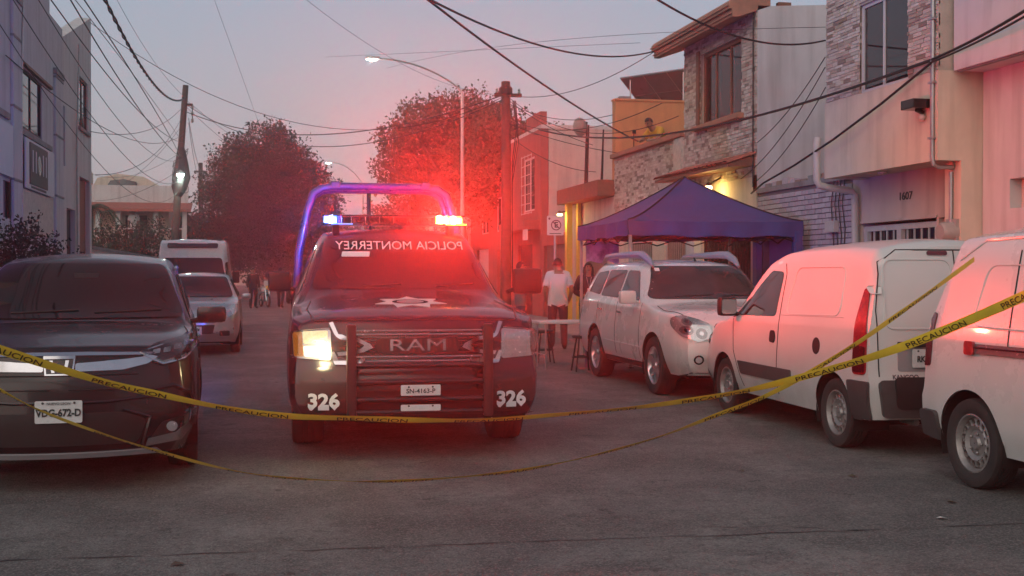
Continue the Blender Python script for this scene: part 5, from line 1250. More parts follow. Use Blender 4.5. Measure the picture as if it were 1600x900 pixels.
    c.patch('front_bumper', rounded([(-.68, .29), (.68, .29), (.70, .52), (-.70, .52)], .04), 'y-', 'dark_plastic', off=.02)
    tk = W - .125
    for x in (-tk, tk): c.wheel(x, yf, Rw, .18 if kind == 'small' else .2, 'steel'); c.wheel(x, yr, Rw, .18 if kind == 'small' else .2, 'steel')
    z = 1.16
    for sx in (-1, 1): c.mirror(sx * (W + .09), 1.10 * q, z, 'black_plastic', .19, .20, stalk=.03, face=-1)
    return root

# ------------------------------------------------------------------ far vehicles on the left
def hatchback():
    root = thing('parked_hatchback', 'silver hatchback parked between black crossover and white ambulance', 'car', (-1.12, 22.6, 0), R(-.5))
    c = Car(root); W = .82; yf, yr = .75, 3.12
    st = [(0, .25, .62, .5, .72, .76, .66, .80, .56, .83), (.3, .22, .72, .55, .79, .88, .74, .92, .62, .95), (.75, .23, .76, .6, .82, .98, .78, 1.0, .68, 1.03), (.95, .23, .76, .6, .82, 1.0, .78, 1.04, .68, 1.07),
          (1.7, .23, .76, .6, .82, 1.02, .77, 1.42, .56, 1.49), (2.3, .23, .76, .6, .82, 1.04, .77, 1.46, .56, 1.53), (3.2, .25, .75, .62, .81, 1.06, .76, 1.40, .54, 1.47), (3.6, .3, .72, .62, .78, 1.0, .72, 1.05, .55, 1.09)]
    c.body(st, 'paint_silver', W, [(0, .22), (.95, .14), (1.7, .1), (2.3, 0), (3.6, -.05)], [(.2, .08), (.4, 0), (.7, .03), (.9, .15)], [(0, 0), (1, .05)], [(yf, .29, .34), (yr, .29, .34)], step=.09, nsec=3)
    c.chassis(3.5, .2, .52); c.liner(yf, .29, .34, .46, .8); c.liner(yr, .29, .34, .46, .8)
    c.patch('windscreen', rounded([(-.68, 1.06), (.68, 1.06), (.53, 1.44), (-.53, 1.44)], .06), 'y-', 'car_glass', off=.014, g=.06)
    for sd in ('x-', 'x+'):
        c.patch('side_window', rounded([(1.35, 1.05), (2.1, 1.07), (2.1, 1.40), (1.8, 1.38)], .05), sd, 'car_glass'); c.patch('side_window', rounded([(2.18, 1.07), (3.0, 1.09), (2.9, 1.38), (2.18, 1.40)], .05), sd, 'car_glass')
        c.seam([(1.2, .35), (1.2, 1.0)], sd); c.seam([(2.14, .35), (2.14, 1.03)], sd)
    for sx in (-1, 1):
        P = rounded([(sx * x, z) for x, z in [(.40, .68), (.60, .68), (.76, .78), (.78, .93), (.70, .92), (.48, .78)]], .03)
        hl = c.patch('headlight', P, 'y-', 'reflector', off=.01, g=.06); c.disc('lamp', (sx * .62, .76), .05, 'y-', 'chrome', off=.02, parent=hl)
        c.patch('fog_surround', rounded([(sx * x, z) for x, z in [(.46, .36), (.64, .36), (.64, .45), (.46, .45)]], .02), 'y-', 'black_plastic', off=.008)
    c.patch('grille', rounded([(-.34, .40), (.34, .40), (.40, .66), (-.40, .66)], .04), 'y-', 'black_plastic', off=.008); c.patch('grille_bar', rounded([(-.38, .56), (.38, .56), (.38, .60), (-.38, .60)], .008), 'y-', 'paint_silver', off=.02)
    c.plate((0, .46), 'y-', '')
    for x in (-.72, .72): c.wheel(x, yf, .285, .17, 'six'); c.wheel(x, yr, .285, .17, 'six')
    c.mirror(-.92, 1.30, 1.06, 'paint_silver', .18, .12, stalk=.04); c.mirror(.92, 1.30, 1.06, 'paint_silver', .18, .12, stalk=.04)
    return root

def ambulance():
    root = thing('ambulance', 'white high roofed ambulance van with dark windscreen parked behind silver hatchback', 'ambulance', (-1.58, 29.6, 0), 0)
    c = Car(root); W = .95; yf, yr = .9, 4.1
    st = [(0, .30, .75, .6, .85, .95, .80, 1.0, .7, 1.03), (.35, .28, .84, .6, .92, 1.08, .86, 1.12, .76, 1.16), (.8, .28, .88, .7, .95, 1.18, .90, 1.22, .80, 1.27), (.95, .28, .88, .7, .95, 1.2, .90, 1.30, .80, 1.34),
          (1.75, .28, .88, .7, .95, 1.25, .91, 1.93, .76, 2.02), (1.95, .28, .88, .7, .95, 1.28, .92, 2.25, .80, 2.32), (2.3, .28, .88, .7, .95, 1.3, .93, 2.33, .82, 2.40), (5.0, .28, .88, .7, .95, 1.3, .93, 2.33, .82, 2.40), (5.2, .3, .86, .7, .93, 1.3, .9, 2.25, .8, 2.33)]
    c.body(st, 'paint_white', W, [(0, .2), (.9, .14), (1.8, .1), (2.2, 0), (5.2, 0)], [(.2, .06), (.5, 0), (.9, .08), (1.1, .2)], [(0, 0), (3, 0)], [(yf, .34, .40), (yr, .34, .40)], step=.1, nsec=3)
    c.chassis(5.1, .24, .62); c.liner(yf, .34, .4, .56, .9); c.liner(yr, .34, .4, .56, .9)
    c.patch('windscreen', rounded([(-.82, 1.34), (.82, 1.34), (.72, 1.90), (-.72, 1.90)], .07), 'y-', 'car_glass', off=.016, g=.06)
    for sd in ('x-', 'x+'):
        c.patch('side_window', rounded([(1.25, 1.30), (2.1, 1.32), (2.1, 1.82), (1.75, 1.80)], .06), sd, 'car_glass')
        c.patch('stripe', rounded([(1.1, .95), (5.1, .95), (5.1, 1.10), (1.1, 1.10)], .02), sd, 'tail_red', off=.004)
    bar = c.patch('roof_light_bar', rounded([(-.62, 2.16), (.62, 2.16), (.62, 2.26), (-.62, 2.26)], .03), 'y-', 'bar_lens', off=.04, depth=.06)
    for i in range(6):
        x = -.5 + i * .2; c.patch('lamp_module', rounded([(x - .08, 2.18), (x + .08, 2.18), (x + .08, 2.24), (x - .08, 2.24)], .01), 'y-', 'led_off', off=.046, depth=.004, parent=bar)
    c.patch('grille', rounded([(-.45, .62), (.45, .62), (.5, .88), (-.5, .88)], .04), 'y-', 'black_plastic', off=.01)
    for sx in (-1, 1):
        c.patch('headlight', rounded([(sx * x, z) for x, z in [(.54, .72), (.80, .74), (.83, .94), (.58, .92)]], .03), 'y-', 'reflector', off=.012, g=.06)
        c.mirror(sx * 1.08, 1.35, 1.42, 'black_plastic', .18, .30, stalk=.06)
        c.wheel(sx * .83, yf, .34, .21, 'steel'); c.wheel(sx * .83, yr, .34, .21, 'steel')
    c.patch('bumper', rounded([(-.80, .32), (.80, .32), (.82, .55), (-.82, .55)], .04), 'y-', 'dark_plastic', off=.03)
    c.plate((0, .45), 'y-', '', off=.05)
    return root
pickup(); crossover(); suv(); van('small'); van('large'); hatchback(); ambulance()
TAPE1 = [(-1.58, 7.0, 1.15), (-1.43, 7.2, 1.07), (-0.93, 7.4, 0.87), (-0.57, 7.45, 0.77), (-0.19, 7.45, 0.68), (0.19, 7.45, 0.62), (0.62, 7.4, 0.6), (0.98, 7.4, 0.58), (1.43, 7.4, 0.57), (1.93, 7.35, 0.6), (2.43, 7.3, 0.64), (2.91, 7.2, 0.71), (3.22, 7.1, 0.78), (3.57, 6.9, 0.9), (3.84, 6.6, 1.04), (4.02, 6.2, 1.21), (4.08, 5.7, 1.38), (4.01, 5.2, 1.51)]
TAPE2 = [(-1.49, 6.6, 1.0), (-1.31, 6.63, 0.89), (-1.13, 6.66, 0.78), (-0.84, 6.69, 0.65), (-0.52, 6.72, 0.53), (-0.18, 6.75, 0.42), (0.1, 6.78, 0.36), (0.43, 6.81, 0.32), (0.72, 6.84, 0.3), (1.1, 6.87, 0.3), (1.49, 6.9, 0.32), (1.82, 6.93, 0.36), (2.15, 6.96, 0.42), (2.49, 6.99, 0.5), (2.84, 7.02, 0.61), (3.16, 7.05, 0.71), (3.48, 7.08, 0.85), (3.86, 7.11, 1.05), (4.15, 7.14, 1.22), (4.45, 7.17, 1.4), (4.77, 7.2, 1.6)]
CABLES = [('thick', (-3.03, 54.4, 9.3), (-2.74, 11.84, 7.47), 1.5, 0.03), ('l1', (-3.2, 54.35, 6.6), (-3.16, 9.06, 6.94), 0.65, 0.014), ('l2', (-3.2, 54.35, 6.6), (-2.84, 9.06, 5.87), -0.3, 0.014), ('l3', (-3.15, 54.35, 7.3), (-3.18, 6.26, 6.3), 0.9, 0.012), ('l4', (-3.15, 54.35, 7.3), (-3.46, 11.86, 6.36), -0.15, 0.009), ('l5', (-3.2, 54.35, 6.6), (-3.19, 4.86, 7.24), 1.75, 0.008), ('l6', (-3.3, 54.3, 5.6), (-3.13, 2.08, 7.07), 1.8, 0.008), ('l7', (-3.3, 54.3, 5.2), (-3.36, 2.08, 7.6), 2.55, 0.007), ('lx1', (-3.03, 54.4, 9.3), (-4.81, 42.18, 11.24), 0.4, 0.008), ('mid1', (9.0, 27.3, 4.7), (-0.38, 11.48, 5.71), 0.25, 0.018), ('mid2', (8.5, 24.6, 6.35), (-0.15, 11.16, 5.1), 0.65, 0.016), ('mid3', (8.35, 16.4, 5.0), (3.02, 11.64, 5.02), 0.45, 0.014), ('main', (8.33, 13.5, 4.2), (8.06, 33.58, 5.7), 0.55, 0.022), ('main2', (8.33, 13.5, 4.2), (7.17, 9.3, 4.15), 0.05, 0.018), ('main2b', (8.33, 13.5, 4.17), (7.07, 9.16, 4.05), 0.05, 0.014), ('drop', (8.33, 13.5, 4.15), (9.01, 20.1, 3.11), 0.3, 0.018), ('thin1', (-3.03, 54.4, 9.3), (3.21, 25.84, 9.84), 0.55, 0.006), ('thin2', (2.0, 60.0, 3.6), (-2.17, 18.0, 9.95), -0.1, 0.006), ('thin3', (7.1, 33.7, 6.7), (-1.43, 20.12, 8.09), 0.9, 0.006), ('thin4', (8.3, 25.0, 6.6), (2.62, 46.0, 9.82), 0.0, 0.006), ('faint', (8.35, 16.4, 5.2), (4.74, 43.84, 9.1), -0.3, 0.006)]
# ================================================================== trees and shrubs
mat('bark', (.09, .065, .05), .95, 0, .3, 9, bump=.6, bscale=25)
def leaf_mat(name, col, var=.45):
    m = mat(name, col, .6, 0, var, 1.6, spec=.3)
    b = m.node_tree.nodes['Principled BSDF']
    b.inputs['Subsurface Weight'].default_value = 0
    return m
leaf_mat('leaf_dark', (.040, .040, .020)); leaf_mat('leaf_mid', (.062, .058, .030)); leaf_mat('leaf_dry', (.10, .075, .040)); leaf_mat('leaf_palm', (.06, .075, .035))
def leaves_mesh(name, blobs, n, size, seed, up=0.0, shell=.25, aspect=1.7):
    """leaf sized quads gathered in sprigs through the volume of uneven blobs"""
    g = np.random.default_rng(seed)
    vol = np.array([b[1][0] * b[1][1] * b[1][2] for b in blobs]) ** .8; vol /= vol.sum()
    per = 14; ns = max(1, n // per)
    bi = g.choice(len(blobs), ns, p=vol)
    d = g.normal(size=(ns, 3)); d /= np.linalg.norm(d, axis=1)[:, None]
    rad = shell + (1.06 - shell) * g.random(ns) ** .6
    rad *= 1 + .22 * g.random(ns) ** 3
    rad *= 1 + .16 * np.sin(d[:, 0] * 5 + bi) * np.cos(d[:, 2] * 6 + bi * 2)
    C = np.array([b[0] for b in blobs])[bi] + d * rad[:, None] * np.array([b[1] for b in blobs])[bi]
    ax = d * .8 + g.normal(size=(ns, 3)) * .45; ax[:, 2] += up; ax /= np.linalg.norm(ax, axis=1)[:, None]
    k = np.repeat(np.arange(ns), per); m = len(k)
    t = g.random(m)
    P = C[k] + ax[k] * (t * size * 4.0)[:, None] + g.normal(size=(m, 3)) * size * .75
    L = ax[k] * .6 + g.normal(size=(m, 3)) * .75; L /= np.linalg.norm(L, axis=1)[:, None]
    W = np.cross(L, g.normal(size=(m, 3))); W /= np.maximum(1e-6, np.linalg.norm(W, axis=1))[:, None]
    s = size * (.6 + .8 * g.random(m))
    a, w = L * s[:, None], W * (s / aspect)[:, None]
    V = np.stack([P - a * .5, P + w * .5, P + a * .5, P - w * .5], 1).reshape(-1, 3)
    me = bpy.data.meshes.new(name)
    me.vertices.add(len(V)); me.vertices.foreach_set('co', V.ravel())
    me.loops.add(m * 4); me.loops.foreach_set('vertex_index', np.arange(m * 4))
    me.polygons.add(m); me.polygons.foreach_set('loop_start', np.arange(m) * 4)
    me.update(calc_edges=True); me.validate()
    return me
def tree(name, label, loc, trunk, blobs, n, size, m, seed, up=0., group=None, r0=.16):
    t = thing(name, label, 'tree' if 'tree' in name else 'shrub', loc, 0, group)
    mb = MB(); top = Vector(trunk[-1]); rnd = random.Random(seed)
    mb.tube(trunk, [r0 * (1.25 if i == 0 else 1 - .45 * i / len(trunk)) for i in range(len(trunk))], 9)
    tr = mb.build('trunk', 'bark', t, smooth=True)
    for b in blobs:
        c = Vector(b[0]); md = top.lerp(c, .5) + Vector((rnd.uniform(-.2, .2), rnd.uniform(-.2, .2), rnd.uniform(-.1, .25)))
        MB().tube([top - Vector((0, 0, .15)), md, c], [r0 * .5, r0 * .3, r0 * .12], 6).build('limb', 'bark', tr)
        for k in range(3):
            e = c + Vector((rnd.uniform(-.8, .8) * b[1][0], rnd.uniform(-.8, .8) * b[1][1], rnd.uniform(-.3, .85) * b[1][2]))
            MB().tube([md.lerp(c, rnd.uniform(.2, .9)), c.lerp(e, .55) + Vector((0, 0, .1)), e], [r0 * .18, r0 * .10, r0 * .04], 5, cap=False).build('branch', 'bark', tr)
    link('crown', leaves_mesh('crown', blobs, n, size, seed, up), m, t)
    return t
def blobset(c, R_, n, seed, r=(.45, .7)):
    g = random.Random(seed); out = []
    for i in range(n):
        a = 2 * math.pi * i / n + g.uniform(-.4, .4); q = g.uniform(.35, .72)
        z = g.uniform(-.6, .75); rr = g.uniform(*r) * (1 - .25 * abs(z))
        out.append(((c[0] + R_[0] * q * math.cos(a), c[1] + R_[1] * q * math.sin(a), c[2] + R_[2] * z), (R_[0] * rr, R_[1] * rr, R_[2] * rr * .8)))
    out.append((tuple(c), (R_[0] * .6, R_[1] * .6, R_[2] * .75)))
    return out
def lobes(cx, L_, seed, fl=.85):
    g = random.Random(seed); out = []
    for (x, z, r) in L_:
        out.append(((cx + x, g.uniform(-.9, .9) * r, z), (r, r * 1.05, r * fl)))
        for k in range(2):
            a = g.uniform(0, 6.28); q = r * g.uniform(.35, .5); out.append(((cx + x + r * .8 * math.cos(a), g.uniform(-1.1, 1.1), z + r * .7 * math.sin(a)), (q, q, q * .9)))
    return out
T1 = [(0, 8.0, 1.05), (-1.5, 7.35, .85), (1.2, 7.5, .85), (-2.35, 6.4, .75), (2.25, 6.3, .85), (-.8, 6.6, 1.2), (1.0, 6.3, 1.25), (-2.75, 5.3, .55), (2.9, 5.3, .8), (0, 5.1, 1.5), (-1.7, 4.8, 1.1), (1.9, 4.7, 1.2), (0, 3.7, 1.3), (-1.8, 3.5, .9), (2.3, 3.5, 1.0), (3.3, 4.2, .6)]
T2 = [(0, 7.6, .85), (-1.2, 7.5, .6), (1.1, 7.85, .75), (2.0, 7.3, .7), (-2.0, 6.6, .65), (-.8, 6.4, 1.05), (.8, 6.4, 1.1), (2.0, 5.7, .9), (-2.35, 5.5, .5), (-1.4, 5.1, .85), (.2, 4.9, 1.2), (1.7, 4.5, .9), (-.4, 3.8, .85)]
tree('street_tree', 'large dark round crowned tree hanging over the street end', (-1.9, 62, 0), [(0, 0, 0), (.1, 0, 1.2), (.35, 0, 2.6), (.9, 0, 3.8)], lobes(2.35, T1, 4), 60000, .15, 'leaf_dark', 4, r0=.22)
tree('street_tree', 'feathery upright tree behind the street lamp and the dark utility pole', (8.2, 47.5, 0), [(0, 0, 0), (-.05, 0, 1.5), (.1, 0, 3.0), (-.1, 0, 4.0)], lobes(-.65, T2, 9, 1.15), 42000, .135, 'leaf_dry', 9, up=1.1, r0=.2)
tree('street_tree', 'tall slim tree growing close behind the dark utility pole', (9.9, 44.6, 0), [(0, 0, 0), (0, 0, 2.0), (.1, 0, 4.0)], blobset((-.6, 0, 5.7), (1.8, 1.6, 2.2), 7, 12), 14000, .16, 'leaf_dry', 12, up=.9, r0=.16)
for k, (x, y, h, rx, lab, sd, m) in enumerate([(-3.6, 78, 3.6, 3.0, 'low dark tree between the white house and porch house', 31, 'leaf_dark'), (1.0, 98, 4.2, 4.6, 'broad dark tree filling the far end of the street', 32, 'leaf_dark'), (6.2, 92, 4.0, 4.2, 'dry feathery tree at far right of the street end', 33, 'leaf_mid'), (-4.0, 70, 3.4, 1.7, 'small bushy tree beside the curved roof house', 34, 'leaf_mid'), (9.0, 66, 4.2, 2.8, 'mid sized tree behind the pickup rack', 35, 'leaf_mid'), (-5.5, 104, 4.6, 4.0, 'rounded dark tree far behind the white house', 36, 'leaf_dark')]):
    tree('street_tree', lab, (x, y, 0), [(0, 0, 0), (.1, 0, 1.0), (0, 0, h * .5)], blobset((0, 0, h * .78), (rx, rx * .8, h * .55), 8, sd), 15000, .22, m, sd, r0=.18, up=.3)
tree('shrub', 'dense dark shrub growing in front of the grey left building', (-3.35, 18.6, .13), [(0, 0, 0), (.05, 0, .5), (0, .1, .9)], blobset((0, 0, 1.45), (.62, 1.1, .72), 8, 41), 7000, .055, 'leaf_dark', 41, r0=.05)
tree('shrub', 'leafy garden shrub over the low wall before the porch house', (-4.8, 50.5, 0), [(0, 0, 0), (.05, 0, 1), (0, .1, 1.9)], blobset((0, 0, 2.4), (1.3, 1.5, 1.2), 8, 42), 5200, .11, 'leaf_dark', 42, r0=.08)
tree('shrub', 'dark garden shrub beside the balcony of porch house', (-6.6, 52.5, 0), [(0, 0, 0), (.05, 0, 1), (0, .1, 1.9)], blobset((0, 0, 2.3), (1.3, 1.4, 1.3), 8, 43), 5200, .11, 'leaf_mid', 43, r0=.08)
def palm():
    t = thing('palm_tree', 'small palm standing against the edge of grey left building', 'palm', (-7.0, 54, 0))
    MB().tube([(0, 0, 0), (.05, 0, 2), (.0, 0, 4.4)], [.16, .12, .1], 8).build('trunk', 'bark', t, smooth=True)
    rnd = random.Random(2)
    for i in range(15):
        a = 2 * math.pi * i / 15 + rnd.uniform(-.2, .2); el = rnd.uniform(.1, 1.0); L_ = rnd.uniform(1.0, 1.4); mb = MB(); prev = None
        d = Vector((math.cos(a), math.sin(a), 0)); s = Vector((-math.sin(a), math.cos(a), 0)); P = []
        for j in range(9):
            u = j / 8; P.append(d * (u * L_) + Vector((0, 0, 4.4 + el * u * .9 - 1.5 * u * u)))
        for j in range(1, 9):
            for sg in (-1, 1):
                for h in (0, .5):
                    q = P[j - 1].lerp(P[j], h); l = .34 * math.sin(math.pi * (.12 + .85 * (j - 1 + h) / 8))
                    e = q + s * sg * l + d * .16 - Vector((0, 0, .16)); w = d * .03
                    mb.add([q - w, q + w, e], [(0, 1, 2)])
        mb.tube(P, .012, 4); f = mb.build('frond', 'leaf_palm', t, fix=False)
palm()

# ================================================================== poles, lamps and cables
mat('pole_wood', (.075, .05, .04), .9, 0, .25, 5, bump=.4, bscale=30, streak=.3)
mat('pole_steel', (.42, .42, .41), .45, .6, .1, 6)
mat('cable_black', (.012, .012, .013), .6, 0, .2, 6)
def street_light(name, label, pole, z1, head, lit, group=None):
    t = thing(name, label, 'street lamp', pole, 0, group)
    MB().tube([(0, 0, 0), (0, 0, z1 * .5), (0, 0, z1)], [.085, .07, .055], 12).build('pole', 'pole_steel', t, smooth=True)
    bx('base_plate', 'pole_steel', t, -.17, .17, -.17, .17, 0, .03)
    hx, hz = head[0] - pole[0], head[2] - pole[2]; n = 14
    P = [(0, 0, z1 - .1)] + [(hx * (i / n), 0, z1 + (hz - z1) * math.sin(math.pi / 2 * (i / n) ** .8)) for i in range(n + 1)]
    MB().tube(P, .032, 8).build('arm', 'pole_steel', t, smooth=True)
    h = MB().box(hx - .42, hx + .05, -.13, .13, hz - .03, hz + .06, ch=.025).build('lamp_head', 'pole_steel', t)
    MB().box(hx - .40, hx - .04, -.10, .10, hz - .055, hz - .031).build('led_panel', 'bulb_white', h)
    MB().sphere((hx - .22, 0, hz - .04), .10, sz=.55).build('lens', 'bulb_white', h, smooth=True)
    ld = bpy.data.lights.new(name + '_light', 'POINT'); ld.energy = 40; ld.color = (.85, 1, .93); ld.shadow_soft_size = .12
    lo = bpy.data.objects.new(name + '_light', ld); COL.objects.link(lo); lo.parent = t; lo.location = (hx - .22, 0, hz - .2)
street_light('street_lamp', 'tall grey street lamp with long curved arm and lit head', (7.1, 41.1, .13), 7.75, (4.15, 41.1, 8.95), True, 'curved arm street lamps')
street_light('street_lamp', 'second lit street lamp farther on, seen through the pickup rack', (7.1, 80.6, .13), 7.4, (5.0, 80.6, 9.0), True, 'curved arm street lamps')
def utility_poles():
    t = thing('utility_pole', 'leaning wooden utility pole with cable bundle and bright lamp on left pavement', 'utility pole', (-3.72, 54.4, .1))
    MB().tube([(0, 0, 0), (.35, 0, 5), (.70, 0, 9.75)], [.19, .16, .13], 10).build('shaft', 'pole_wood', t, smooth=True)
    rnd = random.Random(4)
    b = MB()
    P = [(.36 + rnd.uniform(-.05, .05), 0, 4.7), (.40, 0, 5.2), (.50, 0, 5.7), (.52, 0, 6.2), (.50, 0, 6.7), (.48, 0, 7.3)]
    MB().tube(P, [.10, .34, .40, .30, .22, .08], 9).build('cable_bundle', 'cable_black', t, smooth=True)
    for k in range(10):
        a = rnd.uniform(0, 6.28); z = rnd.uniform(5.0, 6.8); r = rnd.uniform(.18, .36)
        pts = [(.47 + r * math.cos(a + q), -.1 + .15 * math.sin(a + q), z + r * 1.2 * math.sin(q)) for q in np.linspace(0, 6.28, 18)[:-1]]
        MB().tube(pts, .014, 5, closed=True).build('cable_loop', 'cable_black', t)
    bx('transformer_bracket', 'iron_black', t, .62, 1.0, -.06, .06, 8.85, 8.95)
    for z in (8.2, 8.5, 8.8): MB().lathe([(.03, z - .09), (.07, z - .05), (.05, z), (.07, z + .05), (.03, z + .09)], 8, 'z', Matrix.Translation((.98, 0, 0))).build('insulator', 'meter_grey', t)
    MB().tube([(.98, 0, 8.1), (.98, 0, 8.9)], .02, 6).build('insulator_rack', 'iron_black', t)
    h = MB().lathe([(.02, .12), (.16, .05), (.17, -.04)], 12, 'z', Matrix.Translation((.50, -.62, 5.82))).build('lamp_hood', 'pole_steel', t)
    MB().tube([(.42, 0, 5.7), (.48, -.55, 5.95)], .025, 6).build('lamp_arm', 'pole_steel', t); MB().sphere((.50, -.62, 5.74), .15, sz=.8).build('lamp_bulb', 'bulb_white', h, smooth=True)
    ld = bpy.data.lights.new('pole_lamp_light', 'POINT'); ld.energy = 60; ld.color = (.75, 1, .85); ld.shadow_soft_size = .15
    lo = bpy.data.objects.new('pole_lamp_light', ld); COL.objects.link(lo); lo.parent = t; lo.location = (.50, -.7, 5.5)
    t = thing('utility_pole', 'dark wooden utility pole standing before the feathery tree', 'utility pole', (7.1, 33.7, .13))
    MB().tube([(0, 0, 0), (0.02, 0, 3.5), (0, 0, 6.95)], [.16, .145, .13], 10).build('shaft', 'pole_wood', t, smooth=True)
    MB().lathe([(.16, 6.55), (.20, 6.6), (.20, 6.75), (.16, 6.8)], 12).build('pole_band', 'iron_black', t)
    bx('crossarm', 'pole_wood', t, -.35, .45, -.12, -.04, 6.50, 6.60)
    for x in (-.28, .05, .38): MB().lathe([(.02, 6.6), (.05, 6.63), (.03, 6.67), (.045, 6.71), (.01, 6.75)], 8, 'z', Matrix.Translation((x, -.08, 0))).build('insulator', 'meter_grey', t)
    for k in range(3): MB().tube([(.2 + .04 * k, -.05, 6.4), (.30 + .03 * k, -.1, 5.6 - .2 * k), (.19, 0, 4.6 - .3 * k), (.2, 0, 1.0)], .016, 5).build('cable_drop', 'cable_black', t)
    t = thing('utility_pole', 'short thin pole behind the leaning pole, beside the dark tree', 'utility pole', (-3.3, 75, .1))
    MB().tube([(0, 0, 0), (0, 0, 8.2)], [.17, .13], 9).build('shaft', 'pole_wood', t, smooth=True); bx('crossarm', 'pole_wood', t, -.4, .4, -.08, -.02, 7.6, 7.72)
utility_poles()
def cable(p0, p1, sag, r, label, group, twist=False):
    p0, p1 = Vector(p0), Vector(p1); n = 28
    P = [p0.lerp(p1, i / n) - Vector((0, 0, sag * 4 * (i / n) * (1 - i / n))) for i in range(n + 1)]
    c = thing('overhead_cable', label, 'cable', (0, 0, 0), 0, group) if twist else None
    if twist:
        m = 240
        for ph in (0, math.pi):
            Q = []
            for i in range(m + 1):
                u = i / m; q = p0.lerp(p1, u) - Vector((0, 0, sag * 4 * u * (1 - u))); a = u * 150 + ph
                Q.append(q + Vector((math.cos(a), 0, math.sin(a))) * r * .75)
            MB().tube(Q, r * .7, 5).build('strand', 'cable_black', c, smooth=True)
        return c
    o = MB().tube(P, r, 5).build('overhead_cable', 'cable_black', None, smooth=True)
    return tag(o, label, 'cable', group)
LAB = {'thick': ('thick twisted cable sagging to the top of leaning utility pole', 'left cables'), 'mid1': ('dark cable crossing the sky down to the stone house terrace', None), 'mid2': ('dark cable crossing the sky to brown eave of stone house', None),
       'mid3': ('cable crossing in front of stone house side wall to the cream house', None), 'main': ('heavy dark cable along right house fronts to conduit on cream house', None), 'drop': ('dark cable dropping from the conduit to the lilac brick front', None),
       'main2': ('dark cable rising from conduit across the white building slab', 'paired cables'), 'main2b': ('dark cable rising from conduit across the white building slab', 'paired cables')}
for (nm, a, b, s, r) in CABLES:
    if nm in ('drop', 'thin1'): continue
    if r < .007: r = .0045
    lab, grp = LAB.get(nm, ('thin overhead wire strung along the left buildings to leaning pole', 'left overhead wires') if nm[0] == 'l' else ('faint thin overhead wire crossing the sky between the poles', 'thin sky wires'))
    cable(a, b, s, r, lab, grp, nm == 'thick')
for (a, b, s, r) in [((-3.05, 54.4, 8.7), (7.05, 33.7, 6.7), 1.1, .018), ((-3.0, 54.4, 9.0), (7.0, 33.7, 6.55), 1.6, .014), ((-2.9, 54.4, 8.4), (-3.2, 75, 7.7), .5, .014), ((-2.9, 54.4, 8.2), (-3.2, 75, 7.4), .9, .012), ((-3.0, 54.4, 9.2), (6.9, 80, 7.2), 1.0, .010), ((-3.0, 54.4, 8.9), (7.0, 80, 6.9), 1.4, .010)]:
    cable(a, b, s, r, 'overhead wire running between utility poles across the street', 'wires between poles')
cable((-3.95, 30.1, 7.6), (7.05, 33.7, 6.65), 1.7, .008, 'long sagging wire from left building parapet across the street to dark pole', None)
for (a, b, s) in [((-3.85, 29.8, 4.9), (-3.05, 54.4, 9.0), .5), ((-3.8, 30.2, 3.9), (-3.1, 54.4, 8.6), .7), ((-3.85, 20, 4.95), (-3.0, 54.4, 7.8), .9), ((-3.9, 57.5, 4.6), (-3.2, 54.4, 6.4), .3), ((-7.3, 58, 4.9), (-3.2, 54.4, 6.2), .35), ((-6.2, 58, 5.6), (-3.1, 54.4, 8.2), .3), ((-9, 70, 7.1), (-3.1, 54.4, 7.0), .6)]:
    cable(a, b, s, .009, 'thin service wire from the leaning pole to left hand houses', 'left service wires')
for (a, b, s) in [((7.1, 33.7, 6.5), (9.0, 29.3, 5.6), .3), ((7.1, 33.7, 6.3), (9.0, 37.3, 6.0), .2), ((7.1, 33.7, 6.6), (8.95, 31.0, 5.0), .15), ((7.1, 33.7, 5.6), (8.8, 30.2, 4.2), .25), ((7.1, 33.7, 6.0), (8.6, 24.4, 5.2), .45), ((7.1, 33.7, 6.7), (8.9, 24.2, 4.9), .7), ((7.1, 33.7, 5.9), (9.05, 29.1, 4.6), .1), ((7.1, 33.7, 6.7), (8.5, 24.5, 6.35), .4)]:
    cable(a, b, s, .009, 'thin service wire from the dark pole to right hand houses', 'right service wires')
for (a, b, s) in [((8.35, 16.4, 4.75), (8.95, 20.2, 3.9), .12), ((8.35, 16.4, 4.6), (8.97, 21.0, 3.3), .2), ((8.36, 16.4, 4.3), (8.97, 20.3, 3.2), .15)]:
    cable(a, b, s, .008, 'thin wire slanting across the white side wall of stone house', 'wires on side wall')

tag(MB().tube([(8.30, 13.47, 4.15), (8.26, 14.6, 3.80), (8.23, 15.9, 3.46), (8.24, 17.2, 3.20), (8.35, 18.6, 3.03), (8.90, 20.36, 2.98)], .017, 6).build('overhead_cable', 'cable_black', None, smooth=True), LAB['drop'][0], 'cable')
